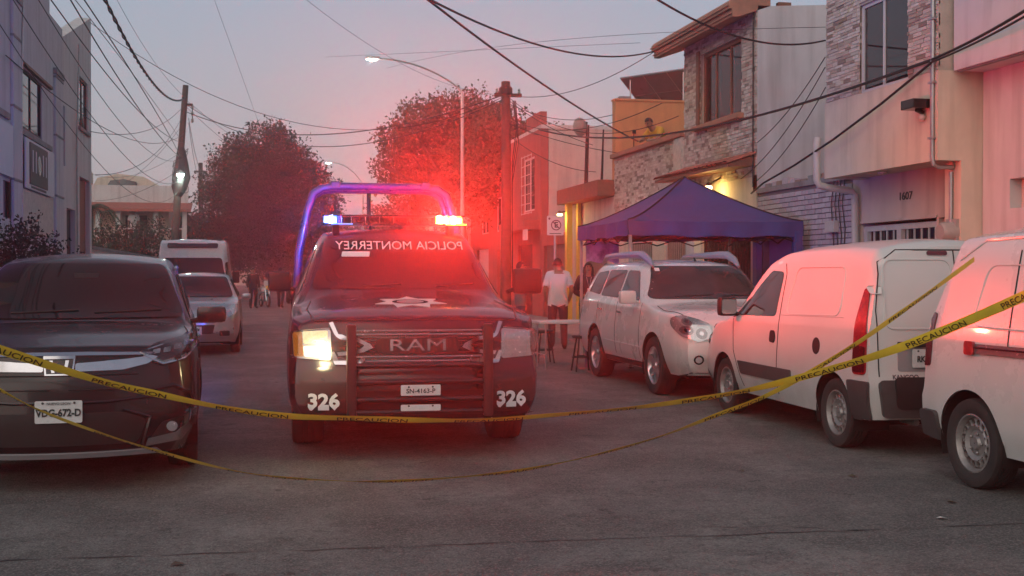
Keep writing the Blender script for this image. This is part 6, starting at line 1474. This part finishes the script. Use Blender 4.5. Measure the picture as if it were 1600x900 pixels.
# ------------------------------------------------------------------ no parking sign
def parking_sign():
    t = thing('no_parking_sign', 'white no parking sign on a steel post at right kerb', 'sign', (7.2, 28.3, .13))
    MB().tube([(0, 0, 0), (0, 0, 2.82)], .03, 8).build('post', 'galvanised', t, smooth=True)
    p = MB().prism(rounded([(-.21, 2.32), (.21, 2.32), (.21, 2.80), (-.21, 2.80)], .03), 'y', -.045, -.032).build('plate', 'banner_white', t)
    def ring(r0, r1, c, m, nm, y=-.048):
        n = 32; mb = MB(); V = []
        for r in (r0, r1):
            for j in range(n): a = 2 * math.pi * j / n; V.append((c[0] + r * math.cos(a), y, c[1] + r * math.sin(a)))
        mb.add(V, [(j, (j + 1) % n, n + (j + 1) % n, n + j) for j in range(n)]).build(nm, m, p)
    mat('sign_dark', (.10, .02, .06), .5, 0, .1, 20)
    ring(.105, .13, (0.02, 2.57), 'sign_dark', 'ring')
    place_text('sign_letter', 'E', .19, 'plate_ink', p, (.02, -.0475, 2.57), (1, 0, 0), (0, 0, 1), bold=.006, extrude=.001)
    bx('slash', 'sign_dark', p, -.012, .012, -.051, -.049, -.12, .12).matrix_local = Matrix.Translation((.02, 0, 2.57)) @ Matrix.Rotation(R(-45), 4, 'Y')
    MB().lathe([(.001, -.047), (.028, -.047)], 12, 'y', Matrix.Translation((-.15, 0, 2.73))).build('crest', 'sign_dark', p)
    bx('sign_line', 'plate_ink', p, -.15, .15, -.049, -.046, 2.355, 2.372)
parking_sign()

# ================================================================== canopy, table, stools
mat('canopy_blue', (.034, .056, .19), .75, 0, .12, 3, bump=.2, bscale=14)
mat('table_white', (.55, .54, .52), .45, 0, .06, 5)
mat('print_lilac', (.40, .30, .42), .8, 0, .6, 5)
mat('box_lilac', (.09, .07, .14), .5, 0, .2, 5)
def canopy():
    cx, cy = 7.28, 19.5
    t = thing('canopy_tent', 'dark blue pop-up canopy tent in front of the stone house', 'tent', (cx, cy, 0))
    n, H = 14, 1.5
    hz = lambda x, y: 2.36 + .82 * (1 - max(abs(x), abs(y)) / H) ** 1.32 - .03 * math.sin(math.pi * min(1, abs(min(abs(x), abs(y))) / H)) 
    for k in range(4):
        mb = MB(); rot = Matrix.Rotation(k * math.pi / 2, 3, 'Z'); G = []
        for i in range(n + 1):
            u = i / n; row = []
            for j in range(17):
                s = -1 + 2 * j / 16; d = H * u; p = Vector((s * d, -d, 0)); sagz = -.06 * u * (1 - s * s) * (1 if u < 1 else .4)
                z = 2.36 + .82 * (1 - u) ** 1.32 + sagz + .014 * math.sin(7 * s + 3 * k) * u * (1 - s * s) * (1 - u * .6) + .010 * math.sin(19 * u + 2 * s + k) * (1 - s * s)
                q = rot @ p; row.append((q.x, q.y, z))
            G.append(row)
        mb.grid(G); o = mb.build('canopy_panel', 'canopy_blue', t, smooth=60)
        mb = MB(); G = []
        for j in range(25):
            s = -1 + j / 12; q0 = rot @ Vector((s * H, -H - .006, 0)); z0 = 2.365 - .024 * (1 - s * s)
            q1 = rot @ Vector((s * H, -H - .012 - .03 * math.sin(j * 1.3), 0)); G.append([(q0.x, q0.y, z0), (q1.x, q1.y, z0 - .12), (q1.x, q1.y, z0 - .24 - .014 * math.sin(j * .9))])
        mb.grid(G); mb.build('valance', 'canopy_blue', o, smooth=60)
        q = rot @ Vector((H, -H, 0)); MB().tube([(q.x * u, q.y * u, 2.368 + .82 * (1 - u) ** 1.32) for u in np.linspace(0, 1, 12)], .014, 5).build('ridge_seam', 'iron_black', t)
    for sx in (-1, 1):
        for sy in (-1, 1):
            x, y = sx * 1.45, sy * 1.45; zb = .137 if cx + x > KL and cx + x > KR + .15 else 0
            l = bx('leg', 'pole_steel' if (sx, sy) != (1, -1) else 'iron_black', t, x - .022, x + .022, y - .022, y + .022, zb, 2.34)
            bx('foot', 'iron_black', l, x - .05, x + .05, y - .05, y + .05, zb, zb + .012)
    for k in range(4):
        rot = Matrix.Rotation(k * math.pi / 2, 3, 'Z')
        for a, b in ((-1.42, -.71), (-.71, 0), (0, .71), (.71, 1.42)):
            for z0, z1 in ((2.02, 2.24), (2.24, 2.02)):
                p, q = rot @ Vector((a, -1.42, 0)), rot @ Vector((b, -1.42, 0)); MB().tube([(p.x, p.y, z0), (q.x, q.y, z1)], .012, 5).build('truss_bar', 'iron_black', t)
    # leg cover on the near right corner, as a dark blue cloth
    bx('leg_sleeve', 'canopy_blue', t, 1.36, 1.50, -1.50, -1.36, .9, 2.2, ch=.02)
    c = thing('hanging_cloth', 'lilac and white printed cloth hanging from the canopy edge', 'cloth', (5.9, 21.05, 0))
    mb = MB(); mb.grid([[(.05 + .62 * i / 12, .03 * math.sin(i * .9), z + .02 * math.sin(i)) for z in (1.72, 1.9, 2.12)] for i in range(13)]); mb.build('cloth', 'print_lilac', c, smooth=60)
    for x in (.07, .66): MB().tube([(x, 0, 2.1), (x, -.05, 2.33)], .006, 4).build('string', 'iron_black', c)
canopy()
def table():
    t = thing('folding_table', 'white folding table with thin steel legs behind the police pickup', 'table', (4.95, 18.35, 0))
    MB().box(-.62, .72, -.36, .36, .715, .755, ch=.012).build('tabletop', 'table_white', t)
    for x in (-.5, .6):
        for y in (-.28, .28): MB().tube([(x, y, 0), (x, y, .716)], .014, 6).build('leg', 'galvanised', t)
        MB().tube([(x, -.28, .22), (x, .28, .22)], .010, 5).build('brace', 'galvanised', t)
    def stool(x, y, lab):
        s = thing('stool', lab, 'stool', (x, y, 0))
        MB().lathe([(.001, .55), (.16, .555), (.17, .53), (.155, .51), (.001, .51)], 18).build('seat', 'iron_black', s, smooth=True)
        for k in range(4):
            a = math.pi / 4 + k * math.pi / 2; MB().tube([(.11 * math.cos(a), .11 * math.sin(a), .51), (.2 * math.cos(a), .2 * math.sin(a), 0)], .013, 6).build('leg', 'iron_black', s)
        MB().tube([(.165 * math.cos(a), .165 * math.sin(a), .22) for a in np.linspace(0, 6.283, 17)[:-1]], .009, 5, closed=True).build('ring', 'iron_black', s)
    stool(4.92, 17.6, 'dark round stool in front of the white folding table'); stool(4.75, 19.4, 'dark stool behind the folding table, near man in white')
    b = thing('storage_box', 'dark lilac plastic box standing under the folding table', 'box', (5.32, 18.2, 0))
    MB().prism(rounded([(-.15, -.2), (.15, -.2), (.15, .2), (-.15, .2)], .04), 'z', 0, .46).build('body', 'box_lilac', b, smooth=30); MB().prism(rounded([(-.17, -.22), (.17, -.22), (.17, .22), (-.17, .22)], .05), 'z', .46, .50).build('lid', 'print_lilac', b)
table()

# ================================================================== people
mat('skin', (.30, .17, .115), .6, 0, .08, 8); mat('hair_black', (.012, .010, .009), .5, 0, .3, 30, bump=.5, bscale=80)
mat('shirt_white', (.62, .61, .60), .85, 0, .06, 6, bump=.25, bscale=12); mat('shirt_yellow', (.58, .31, .04), .85, 0, .1, 6, bump=.25, bscale=12); mat('uniform_black', (.016, .015, .018), .8, 0, .2, 8, bump=.25, bscale=14)
mat('trousers_dark', (.035, .028, .034), .85, 0, .2, 8, bump=.25, bscale=12); mat('jeans', (.04, .05, .08), .85, 0, .2, 8, bump=.2, bscale=14); mat('shoe', (.02, .018, .017), .6, 0, .2, 9); mat('shirt_grey', (.16, .13, .13), .85, 0, .1, 6, bump=.2, bscale=12)
BASE = {'pelvis': (0, 0, .96), 'spine': (0, .01, 1.13), 'chest': (0, .0, 1.33), 'neck': (0, .01, 1.48), 'chin': (0, -.015, 1.555), 'head': (0, -.01, 1.63), 'crown': (0, .01, 1.70)}
for sx, n in ((-1, 'R'), (1, 'L')):
    BASE.update({'sh' + n: (sx * .175, .01, 1.415), 'el' + n: (sx * .245, .03, 1.13), 'wr' + n: (sx * .25, -.06, .89), 'hd' + n: (sx * .245, -.09, .80),
                 'hip' + n: (sx * .095, 0, .90), 'kn' + n: (sx * .115, -.015, .50), 'an' + n: (sx * .12, .03, .09), 'toe' + n: (sx * .14, -.13, .04)})
RAD = {'pelvis': (.15, .115), 'spine': (.135, .105), 'chest': (.165, .115), 'neck': (.062, .062), 'chin': (.068, .074), 'head': (.080, .094), 'crown': (.058, .068), 'sh': (.068, .064), 'el': (.046, .046), 'wr': (.032, .028), 'hd': (.040, .022), 'hip': (.095, .098), 'kn': (.060, .062), 'an': (.043, .045), 'toe': (.042, .030)}
BONES = [('pelvis', 'spine'), ('spine', 'chest'), ('chest', 'neck'), ('neck', 'chin'), ('chin', 'head'), ('head', 'crown')]
for n in 'RL': BONES += [('chest', 'sh' + n), ('sh' + n, 'el' + n), ('el' + n, 'wr' + n), ('wr' + n, 'hd' + n), ('pelvis', 'hip' + n), ('hip' + n, 'kn' + n), ('kn' + n, 'an' + n), ('an' + n, 'toe' + n)]
def person(label, loc, rz, pose, clothes, hair='short', scale=1.0, group=None, detail=2, stout=1.0):
    t = thing('person', label, 'person', loc, rz, group); t.scale = (scale,) * 3
    J = dict(BASE); J.update(pose); names = list(J); idx = {n: i for i, n in enumerate(names)}
    me = bpy.data.meshes.new('body'); me.from_pydata([J[n] for n in names], [(idx[a], idx[b]) for a, b in BONES], [])
    o = bpy.data.objects.new('body', me); COL.objects.link(o)
    o.modifiers.new('s', 'SKIN'); sd = o.modifiers.new('d', 'SUBSURF'); sd.levels = sd.render_levels = detail
    for n in names:
        r = RAD.get(n) or RAD[n[:-1]]; k = stout if n in ('pelvis', 'spine', 'chest') else 1
        me.skin_vertices[0].data[idx[n]].radius = (r[0] * k, r[1] * k); me.skin_vertices[0].data[idx[n]].use_root = (n == 'pelvis')
    dg = bpy.context.evaluated_depsgraph_get(); dg.update()
    bm_ = bpy.data.meshes.new_from_object(o.evaluated_get(dg)); bpy.data.objects.remove(o)
    vs = [v.co.copy() for v in bm_.vertices]; ns = [v.normal.copy() for v in bm_.vertices]; fs = [tuple(p.vertices) for p in bm_.polygons]
    def seg(p, a, b):
        a, b = Vector(J[a]), Vector(J[b]); d = b - a; u = max(0, min(1, (p - a).dot(d) / max(1e-9, d.length_squared))); return (a + d * u - p).length, u
    own = []
    for f in fs:
        c = sum((vs[i] for i in f), Vector()) / len(f); own.append(min(((seg(c, a, b)[0] / max((RAD.get(b) or RAD[b[:-1]])[0], .03) ** .5, (a, b), seg(c, a, b)[1]) for a, b in BONES), key=lambda q: q[0])[1:])
    mb = MB(); mb.v = [tuple(v) for v in vs]; mb.f = list(fs)
    hd = Vector(J['head']); up = (Vector(J['crown']) - Vector(J['chin'])).normalized()
    fw = Vector((0, -1, 0)); fw = (fw - up * fw.dot(up)).normalized(); rt = fw.cross(up)
    mb.tube([hd + fw * .088 + up * .03, hd + fw * .112 - up * .015, hd + fw * .085 - up * .025], [.008, .017, .010], 6)              # nose
    for s in (-1, 1): mb.tube([hd + rt * s * .078 + up * .02, hd + rt * s * .092 - up * .005, hd + rt * s * .076 - up * .035], [.012, .018, .010], 6)   # ears
    for n in 'RL':
        w, h = Vector(J['wr' + n]), Vector(J['hd' + n]); d = (h - w).normalized(); s = d.cross(Vector((1, 0, 0)) if abs(d.x) < .8 else Vector((0, 0, 1))).normalized(); q = d.cross(s)
        for k in range(4):
            b0 = h + s * (k - 1.5) * .019; l = (.062, .074, .07, .055)[k]; mb.tube([b0, b0 + d * l * .55 - q * .004, b0 + d * l - q * .016], [.0095, .009, .007], 5)
        b0 = w.lerp(h, .55) + s * .03; mb.tube([b0, b0 + s * .028 + d * .03, b0 + s * .03 + d * .062], [.011, .010, .008], 5)
    body = mb.build('body', 'skin', t, smooth=70)
    for nm, m, bones, off in clothes:
        sel = [f for f, (b, u) in zip(fs, own) if any(b == (x[0], x[1]) and x[2] <= u <= x[3] and (len(x) < 5 or sum(vs[i].z for i in f) / len(f) > x[4]) for x in bones)]
        use = sorted(set(i for f in sel for i in f)); mp = {v: k for k, v in enumerate(use)}; N_ = len(use)
        cm = MB(); cm.v = [tuple(vs[i] + ns[i] * off) for i in use] + [tuple(vs[i] + ns[i] * .001) for i in use]; cm.f = [tuple(mp[i] for i in f) for f in sel]
        cnt = set((f[i], f[(i + 1) % len(f)]) for f in cm.f for i in range(len(f)))
        cm.f += [(a[1], a[0], a[0] + N_, a[1] + N_) for a in cnt if (a[1], a[0]) not in cnt]
        cm.build(nm, m, t, smooth=60, fix=False)
    # hair and eyes
    hm = MB()
    for i in range(9):
        for j in range(1): pass
    g = []
    for i in range(13):
        th = math.pi * (i / 12) * (.56 if hair != 'long' else .62); row = []
        for j in range(24):
            ph = 2 * math.pi * j / 24; k = 1.0
            low = .62 if math.cos(ph) > .25 else 1.0                       # forehead stays clear
            th2 = th * low
            dvec = rt * math.sin(th2) * math.sin(ph) + fw * math.sin(th2) * math.cos(ph) + up * math.cos(th2)
            row.append(hd + up * .012 + rt * dvec.dot(rt) * .091 + fw * dvec.dot(fw) * .104 + up * dvec.dot(up) * .118)
        row.append(row[0]); g.append(row)
    ho = hm.grid(g).build('hair' if hair != 'cap' else 'cap', 'hair_black' if hair != 'cap' else 'uniform_black', t, smooth=80)
    if hair == 'long': MB().tube([hd - fw * .07 + up * .02, hd - fw * .085 - up * .10, hd - fw * .07 - up * .26], [.07, .075, .04], 8).build('hair_tail', 'hair_black', ho, smooth=True); [MB().tube([hd + rt * s * .075 + up * .03, hd + rt * s * .085 - up * .08, hd + rt * s * .075 - up * .2 - fw * .01], [.03, .035, .02], 7).build('hair_lock', 'hair_black', ho, smooth=True) for s in (-1, 1)]
    if hair == 'cap': MB().prism([(-.075, -.19), (.075, -.19), (.085, -.06), (-.085, -.06)], 'z', J['head'][2] + .045, J['head'][2] + .06).build('visor', 'uniform_black', ho)
    for s in (-1, 1): MB().sphere(hd + fw * .082 + rt * s * .032 + up * .022, .011, 8, 5).build('eye', 'hair_black', body)
    MB().tube([hd + fw * .083 - rt * .025 - up * .052, hd + fw * .090 - up * .052, hd + fw * .083 + rt * .025 - up * .052], .006, 5).build('mouth', 'tail_red_dark', body)
    return t
TORSO = [('pelvis', 'spine', .0, 1), ('spine', 'chest', 0, 1), ('chest', 'neck', 0, .78), ('chest', 'shL', 0, 1), ('chest', 'shR', 0, 1)] + [(a, b, 0, 1, .845) for a, b in (('pelvis', 'hipL'), ('pelvis', 'hipR'), ('hipL', 'knL'), ('hipR', 'knR'))]
SLEEVE = [('shL', 'elL', 0, .75), ('shR', 'elR', 0, .75)]; LONG = [('shL', 'elL', 0, 1), ('shR', 'elR', 0, 1), ('elL', 'wrL', 0, .9), ('elR', 'wrR', 0, .9)]
LEGS = [('pelvis', 'hipL', 0, 1), ('pelvis', 'hipR', 0, 1), ('hipL', 'knL', 0, 1), ('hipR', 'knR', 0, 1), ('knL', 'anL', 0, .93), ('knR', 'anR', 0, .93), ('pelvis', 'spine', 0, .12)]
SHOE = lambda n: [('an' + n, 'toe' + n, 0, 1), ('kn' + n, 'an' + n, .93, 1)]
def dress(top, trousers, sleeves=SLEEVE): return [('trousers', trousers, LEGS, .016), ('shirt', top, TORSO + sleeves, .024), ('shoe', 'shoe', SHOE('L'), .010), ('shoe', 'shoe', SHOE('R'), .010)]
person('man in white t-shirt and dark trousers standing with his back turned near table', (5.85, 22.75, 0), R(172), {'elR': (-.26, .06, 1.14), 'wrR': (-.22, -.10, .92), 'hdR': (-.19, -.15, .85), 'wrL': (.22, -.12, .92), 'hdL': (.18, -.16, .86), 'chin': (0, -.045, 1.545), 'head': (0, -.045, 1.62), 'crown': (0, -.03, 1.69)}, dress('shirt_white', 'trousers_dark'), 'short', 1.04, stout=1.12)
p = person('woman officer in black uniform with long dark hair facing the street', (6.66, 23.4, .0), R(-8), {'elR': (-.27, .0, 1.14), 'wrR': (-.10, -.16, 1.06), 'hdR': (-.02, -.18, 1.05), 'elL': (.27, .0, 1.14), 'wrL': (.12, -.15, 1.02), 'hdL': (.04, -.19, 1.01)}, dress('uniform_black', 'trousers_dark', LONG), 'long', .99)
MB().box(-.04, .03, -.165, -.16, 1.14, 1.22).build('badge_card', 'plate_white', p); MB().tube([(-.05, -.10, 1.45), (-.005, -.155, 1.22), (.05, -.10, 1.45)], .005, 4).build('lanyard', 'plate_white', p)
person('person in cap and grey shirt turned sideways beside the man in white', (5.35, 23.9, 0), R(80), {'elR': (-.22, -.08, 1.15), 'wrR': (-.16, -.26, 1.18), 'hdR': (-.13, -.33, 1.22)}, dress('shirt_grey', 'jeans'), 'cap', 1.0)
person('person in yellow shirt leaning over the parapet of the roof terrace', (9.62, 27.4, 3.55), R(-62), {'pelvis': (0, .05, .92), 'spine': (0, -.03, 1.08), 'chest': (0, -.16, 1.24), 'neck': (0, -.27, 1.36), 'chin': (0, -.34, 1.40), 'head': (0, -.38, 1.46), 'crown': (0, -.40, 1.53), 'shL': (.175, -.18, 1.31), 'shR': (-.175, -.18, 1.31), 'elL': (.25, -.32, 1.12), 'elR': (-.25, -.32, 1.12), 'wrL': (.16, -.50, 1.06), 'wrR': (-.16, -.50, 1.06), 'hdL': (.08, -.55, 1.06), 'hdR': (-.08, -.55, 1.06), 'hipL': (.095, .06, .87), 'hipR': (-.095, .06, .87)}, dress('shirt_yellow', 'jeans'), 'short', 1.08)
person('distant dark dressed man standing at the street end beside motorcycle', (-.12, 52.6, 0), R(20), {}, dress('uniform_black', 'uniform_black', LONG), 'short', 1.0)
person('distant dark dressed person walking at the street end near pickup', (1.05, 53.4, 0), R(160), {'knL': (.115, -.14, .52), 'anL': (.12, -.16, .10), 'toeL': (.13, -.32, .06), 'anR': (-.12, .2, .12), 'toeR': (-.13, .06, .04)}, dress('uniform_black', 'trousers_dark', LONG), 'short', 1.02)
person('person in white shirt standing on balcony of the tiled porch house', (-5.62, 58.35, 2.85), R(10), {}, dress('shirt_white', 'trousers_dark'), 'short', .98)

# ------------------------------------------------------------------ distant motorcycle and car
def motorcycle():
    t = thing('motorcycle', 'distant motorcycle with yellow headlamp at the street end', 'motorcycle', (.38, 55.0, 0), R(14))
    for y in (-.62, .62):
        MB().tube([(0, y + .27 * math.cos(a), .30 + .27 * math.sin(a)) for a in np.linspace(0, 6.283, 25)[:-1]], .045, 8, closed=True).build('tyre', 'rubber', t, smooth=True); MB().lathe([(.03, -.05), (.22, -.01), (.22, .01), (.03, .05)], 14, 'x', Matrix.Translation((0, y, .30))).build('rim', 'alloy', t)
    for x in (-.08, .08): MB().tube([(x, -.62, .30), (x, -.42, .95)], .022, 6).build('fork', 'chrome', t)
    MB().add(*rbox((0, -.05, .78), (.28, .5, .22), .08)).build('tank', 'paint_white', t, smooth=40); MB().add(*rbox((0, .42, .76), (.26, .6, .10), .04)).build('seat', 'black_plastic', t, smooth=40); MB().add(*rbox((0, .02, .42), (.26, .42, .34), .06)).build('engine', 'chrome_dark', t, smooth=40)
    MB().tube([(-.36, -.36, 1.02), (-.12, -.42, .98), (.12, -.42, .98), (.36, -.36, 1.02)], .016, 6).build('handlebar', 'black_plastic', t); MB().sphere((0, -.52, .88), .10).build('headlamp', 'amber_lens', t, smooth=True); MB().add(*rbox((0, -.46, 1.05), (.3, .06, .28), .03)).build('windshield', 'paint_white', t)
    for x in (-.34, .34): MB().sphere((x, -.36, 1.16), .06, sy=.3).build('mirror', 'chrome', t)
    MB().tube([(-.16, .0, .3), (-.18, .8, .35)], .04, 8).build('exhaust', 'chrome', t)
motorcycle()
def copy_tree(o, parent=None):
    c = o.copy(); COL.objects.link(c); c.parent = parent
    if parent is not None: c.matrix_parent_inverse = o.matrix_parent_inverse.copy()
    for ch in o.children: copy_tree(ch, c)
    return c
far = copy_tree(next(o for o in COL.objects if o.name == 'parked_hatchback')); far.location = (2.35, 60, 0); far.rotation_euler = (0, 0, 0); far.name = 'distant_car'; far['label'] = 'distant small car down the street behind the police pickup'
for ch in far.children:
    if ch.name.startswith('body'):
        ch.data = ch.data.copy(); ch.data.materials[0] = M['paint_black']

# ================================================================== caution tapes
mat('tape_yellow', (.82, .60, .055), .4, 0, .10, 5, coat=.3); mat('tape_ink', (.018, .017, .012), .5, 0, .1, 9)
def ribbon(name, label, ctrl, w, roll, seed, period=.74, word=.44):
    t = thing(name, label, 'tape', (0, 0, 0), 0, 'yellow caution tapes')
    P = [Vector(p) for p in ctrl]; Q = []
    P = [P[0] * 2 - P[1]] + P + [P[-1] * 2 - P[-2]]
    for i in range(1, len(P) - 2):
        for j in range(10):
            u = j / 10; p0, p1, p2, p3 = P[i - 1:i + 3]
            Q.append(.5 * ((2 * p1) + (-p0 + p2) * u + (2 * p0 - 5 * p1 + 4 * p2 - p3) * u * u + (-p0 + 3 * p1 - 3 * p2 + p3) * u ** 3))
    Q.append(P[-2]); S = [0]
    for a, b in zip(Q, Q[1:]): S.append(S[-1] + (b - a).length)
    n = len(Q); F = []
    rr = [np.interp(i / (n - 1), [q[0] for q in roll], [q[1] for q in roll]) + .10 * math.sin(i * .33 + seed) + .07 * math.sin(i * .11 + 2 * seed) for i in range(n)]
    for i in range(n):
        d = (Q[min(i + 1, n - 1)] - Q[max(i - 1, 0)]).normalized(); up = Vector((0, 0, 1)); up = (up - d * up.dot(d)).normalized(); side = d.cross(up)
        W = up * math.cos(rr[i]) + side * math.sin(rr[i]); F.append((W, d.cross(W)))       # width vector, face normal
    def at(s, v):
        i = min(max(int(np.searchsorted(S, s)) - 1, 0), n - 2); u = (s - S[i]) / max(1e-9, S[i + 1] - S[i])
        W = F[i][0].lerp(F[i + 1][0], u).normalized(); N = F[i][1].lerp(F[i + 1][1], u).normalized(); c = Q[i].lerp(Q[i + 1], u)
        curl = .03 * w * (1 - (2 * v / w) ** 2)
        return c + W * v + N * curl, N
    L_ = S[-1]; m = int(L_ / .045); mb = MB()
    mb.grid([[at(L_ * i / m, w * (k / 4 - .5))[0] for k in range(5)] for i in range(m + 1)]); mb.build('band', 'tape_yellow', t, smooth=80)
    base = text_mesh('PRECAUCION', 1, 0, .008); xs = [v.co.x for v in base.vertices]; ys = [v.co.y for v in base.vertices]
    sx = word / (max(xs) - min(xs)); sy = w * .62 / (max(ys) - min(ys)); k = 0; s = .25
    while s + word < L_:
        bm = bmesh.new(); bm.from_mesh(base)
        for v in bm.verts:
            ss, vv = s + word / 2 + v.co.x * sx, v.co.y * sy - w * .10
            q, N = at(ss, vv); sg = 1 if N.dot(Vector((0, 0, 1.5)) - q) > 0 else -1
            v.co = q + N * (.0035 * sg)
        me = bpy.data.meshes.new('printed_word'); bm.to_mesh(me); bm.free(); link('printed_word', me, 'tape_ink', t); s += period
    return t
TAPE1 = [(-3.04, 6.55, 1.75), (-2.3, 6.8, 1.43)] + TAPE1 + [(4.35, 5.0, 1.42), (4.71, 4.86, 1.24)]
TAPE2 = [(-3.04, 6.55, 1.78), (-2.2, 6.58, 1.36)] + TAPE2
po = thing('steel_post', 'plain steel post on left kerb holding the caution tape ends', 'post', (-3.07, 6.55, .13))
MB().tube([(0, 0, 0), (0, 0, 2.3)], .03, 8).build('post', 'galvanised', po, smooth=True); MB().lathe([(.031, 1.6), (.045, 1.62), (.045, 1.72), (.031, 1.74)], 10).build('tape_knot', 'tape_yellow', po)
ribbon('caution_tape', 'upper yellow caution tape printed PRECAUCION, passing before pickup number plates', TAPE1, .058, [(0, .5), (.2, .72), (.32, .85), (.5, 1.02), (.63, .95), (.75, .6), (.88, .25), (1, .3)], 1.0)
ribbon('caution_tape', 'lower sagging yellow caution tape printed PRECAUCION, tied to nearest van', TAPE2, .044, [(0, .6), (.16, 1.18), (.32, 1.2), (.52, 1.15), (.65, 1.05), (.78, .6), (.9, .4), (1, .6)], 2.3)
# little litter and leaves on the road
rnd = random.Random(77)
for i, (x, y) in enumerate([(4.1, 6.5), (3.6, 8.4), (4.45, 6.95), (-.4, 6.3), (.9, 5.6), (2.9, 5.3), (4.3, 8.0)]):
    o = MB().add([(-.03, -.02, .006), (.03, -.015, .012), (.035, .02, .007), (-.02, .025, .018)], [(0, 1, 2, 3)]).build('litter', rnd.choice(['leaf_dry', 'plate_white', 'bark'])); o.location = (x, y, 0); o.rotation_euler.z = rnd.uniform(0, 6)
    tag(o, 'small scrap of litter lying on the road surface', 'litter', 'scraps on the road')
# ================================================================== added volume that stands for the lens glare of the red lamp
hz = MB().box(-420, 420, -320, 720, -1.1, 11.2).mesh('glare_haze')
hm = bpy.data.materials.new('glare_haze'); hm.use_nodes = True; hm.node_tree.nodes.clear()
ho = hm.node_tree.nodes.new('ShaderNodeOutputMaterial'); hv = hm.node_tree.nodes.new('ShaderNodeVolumePrincipled')
hv.inputs['Color'].default_value = (.9, .88, .88, 1); hv.inputs['Density'].default_value = .0029; hv.inputs['Anisotropy'].default_value = .8
hm.node_tree.links.new(hv.outputs[0], ho.inputs['Volume']); M['glare_haze'] = hm
h = link('glare_haze', hz, 'glare_haze'); h['kind'] = 'stuff'
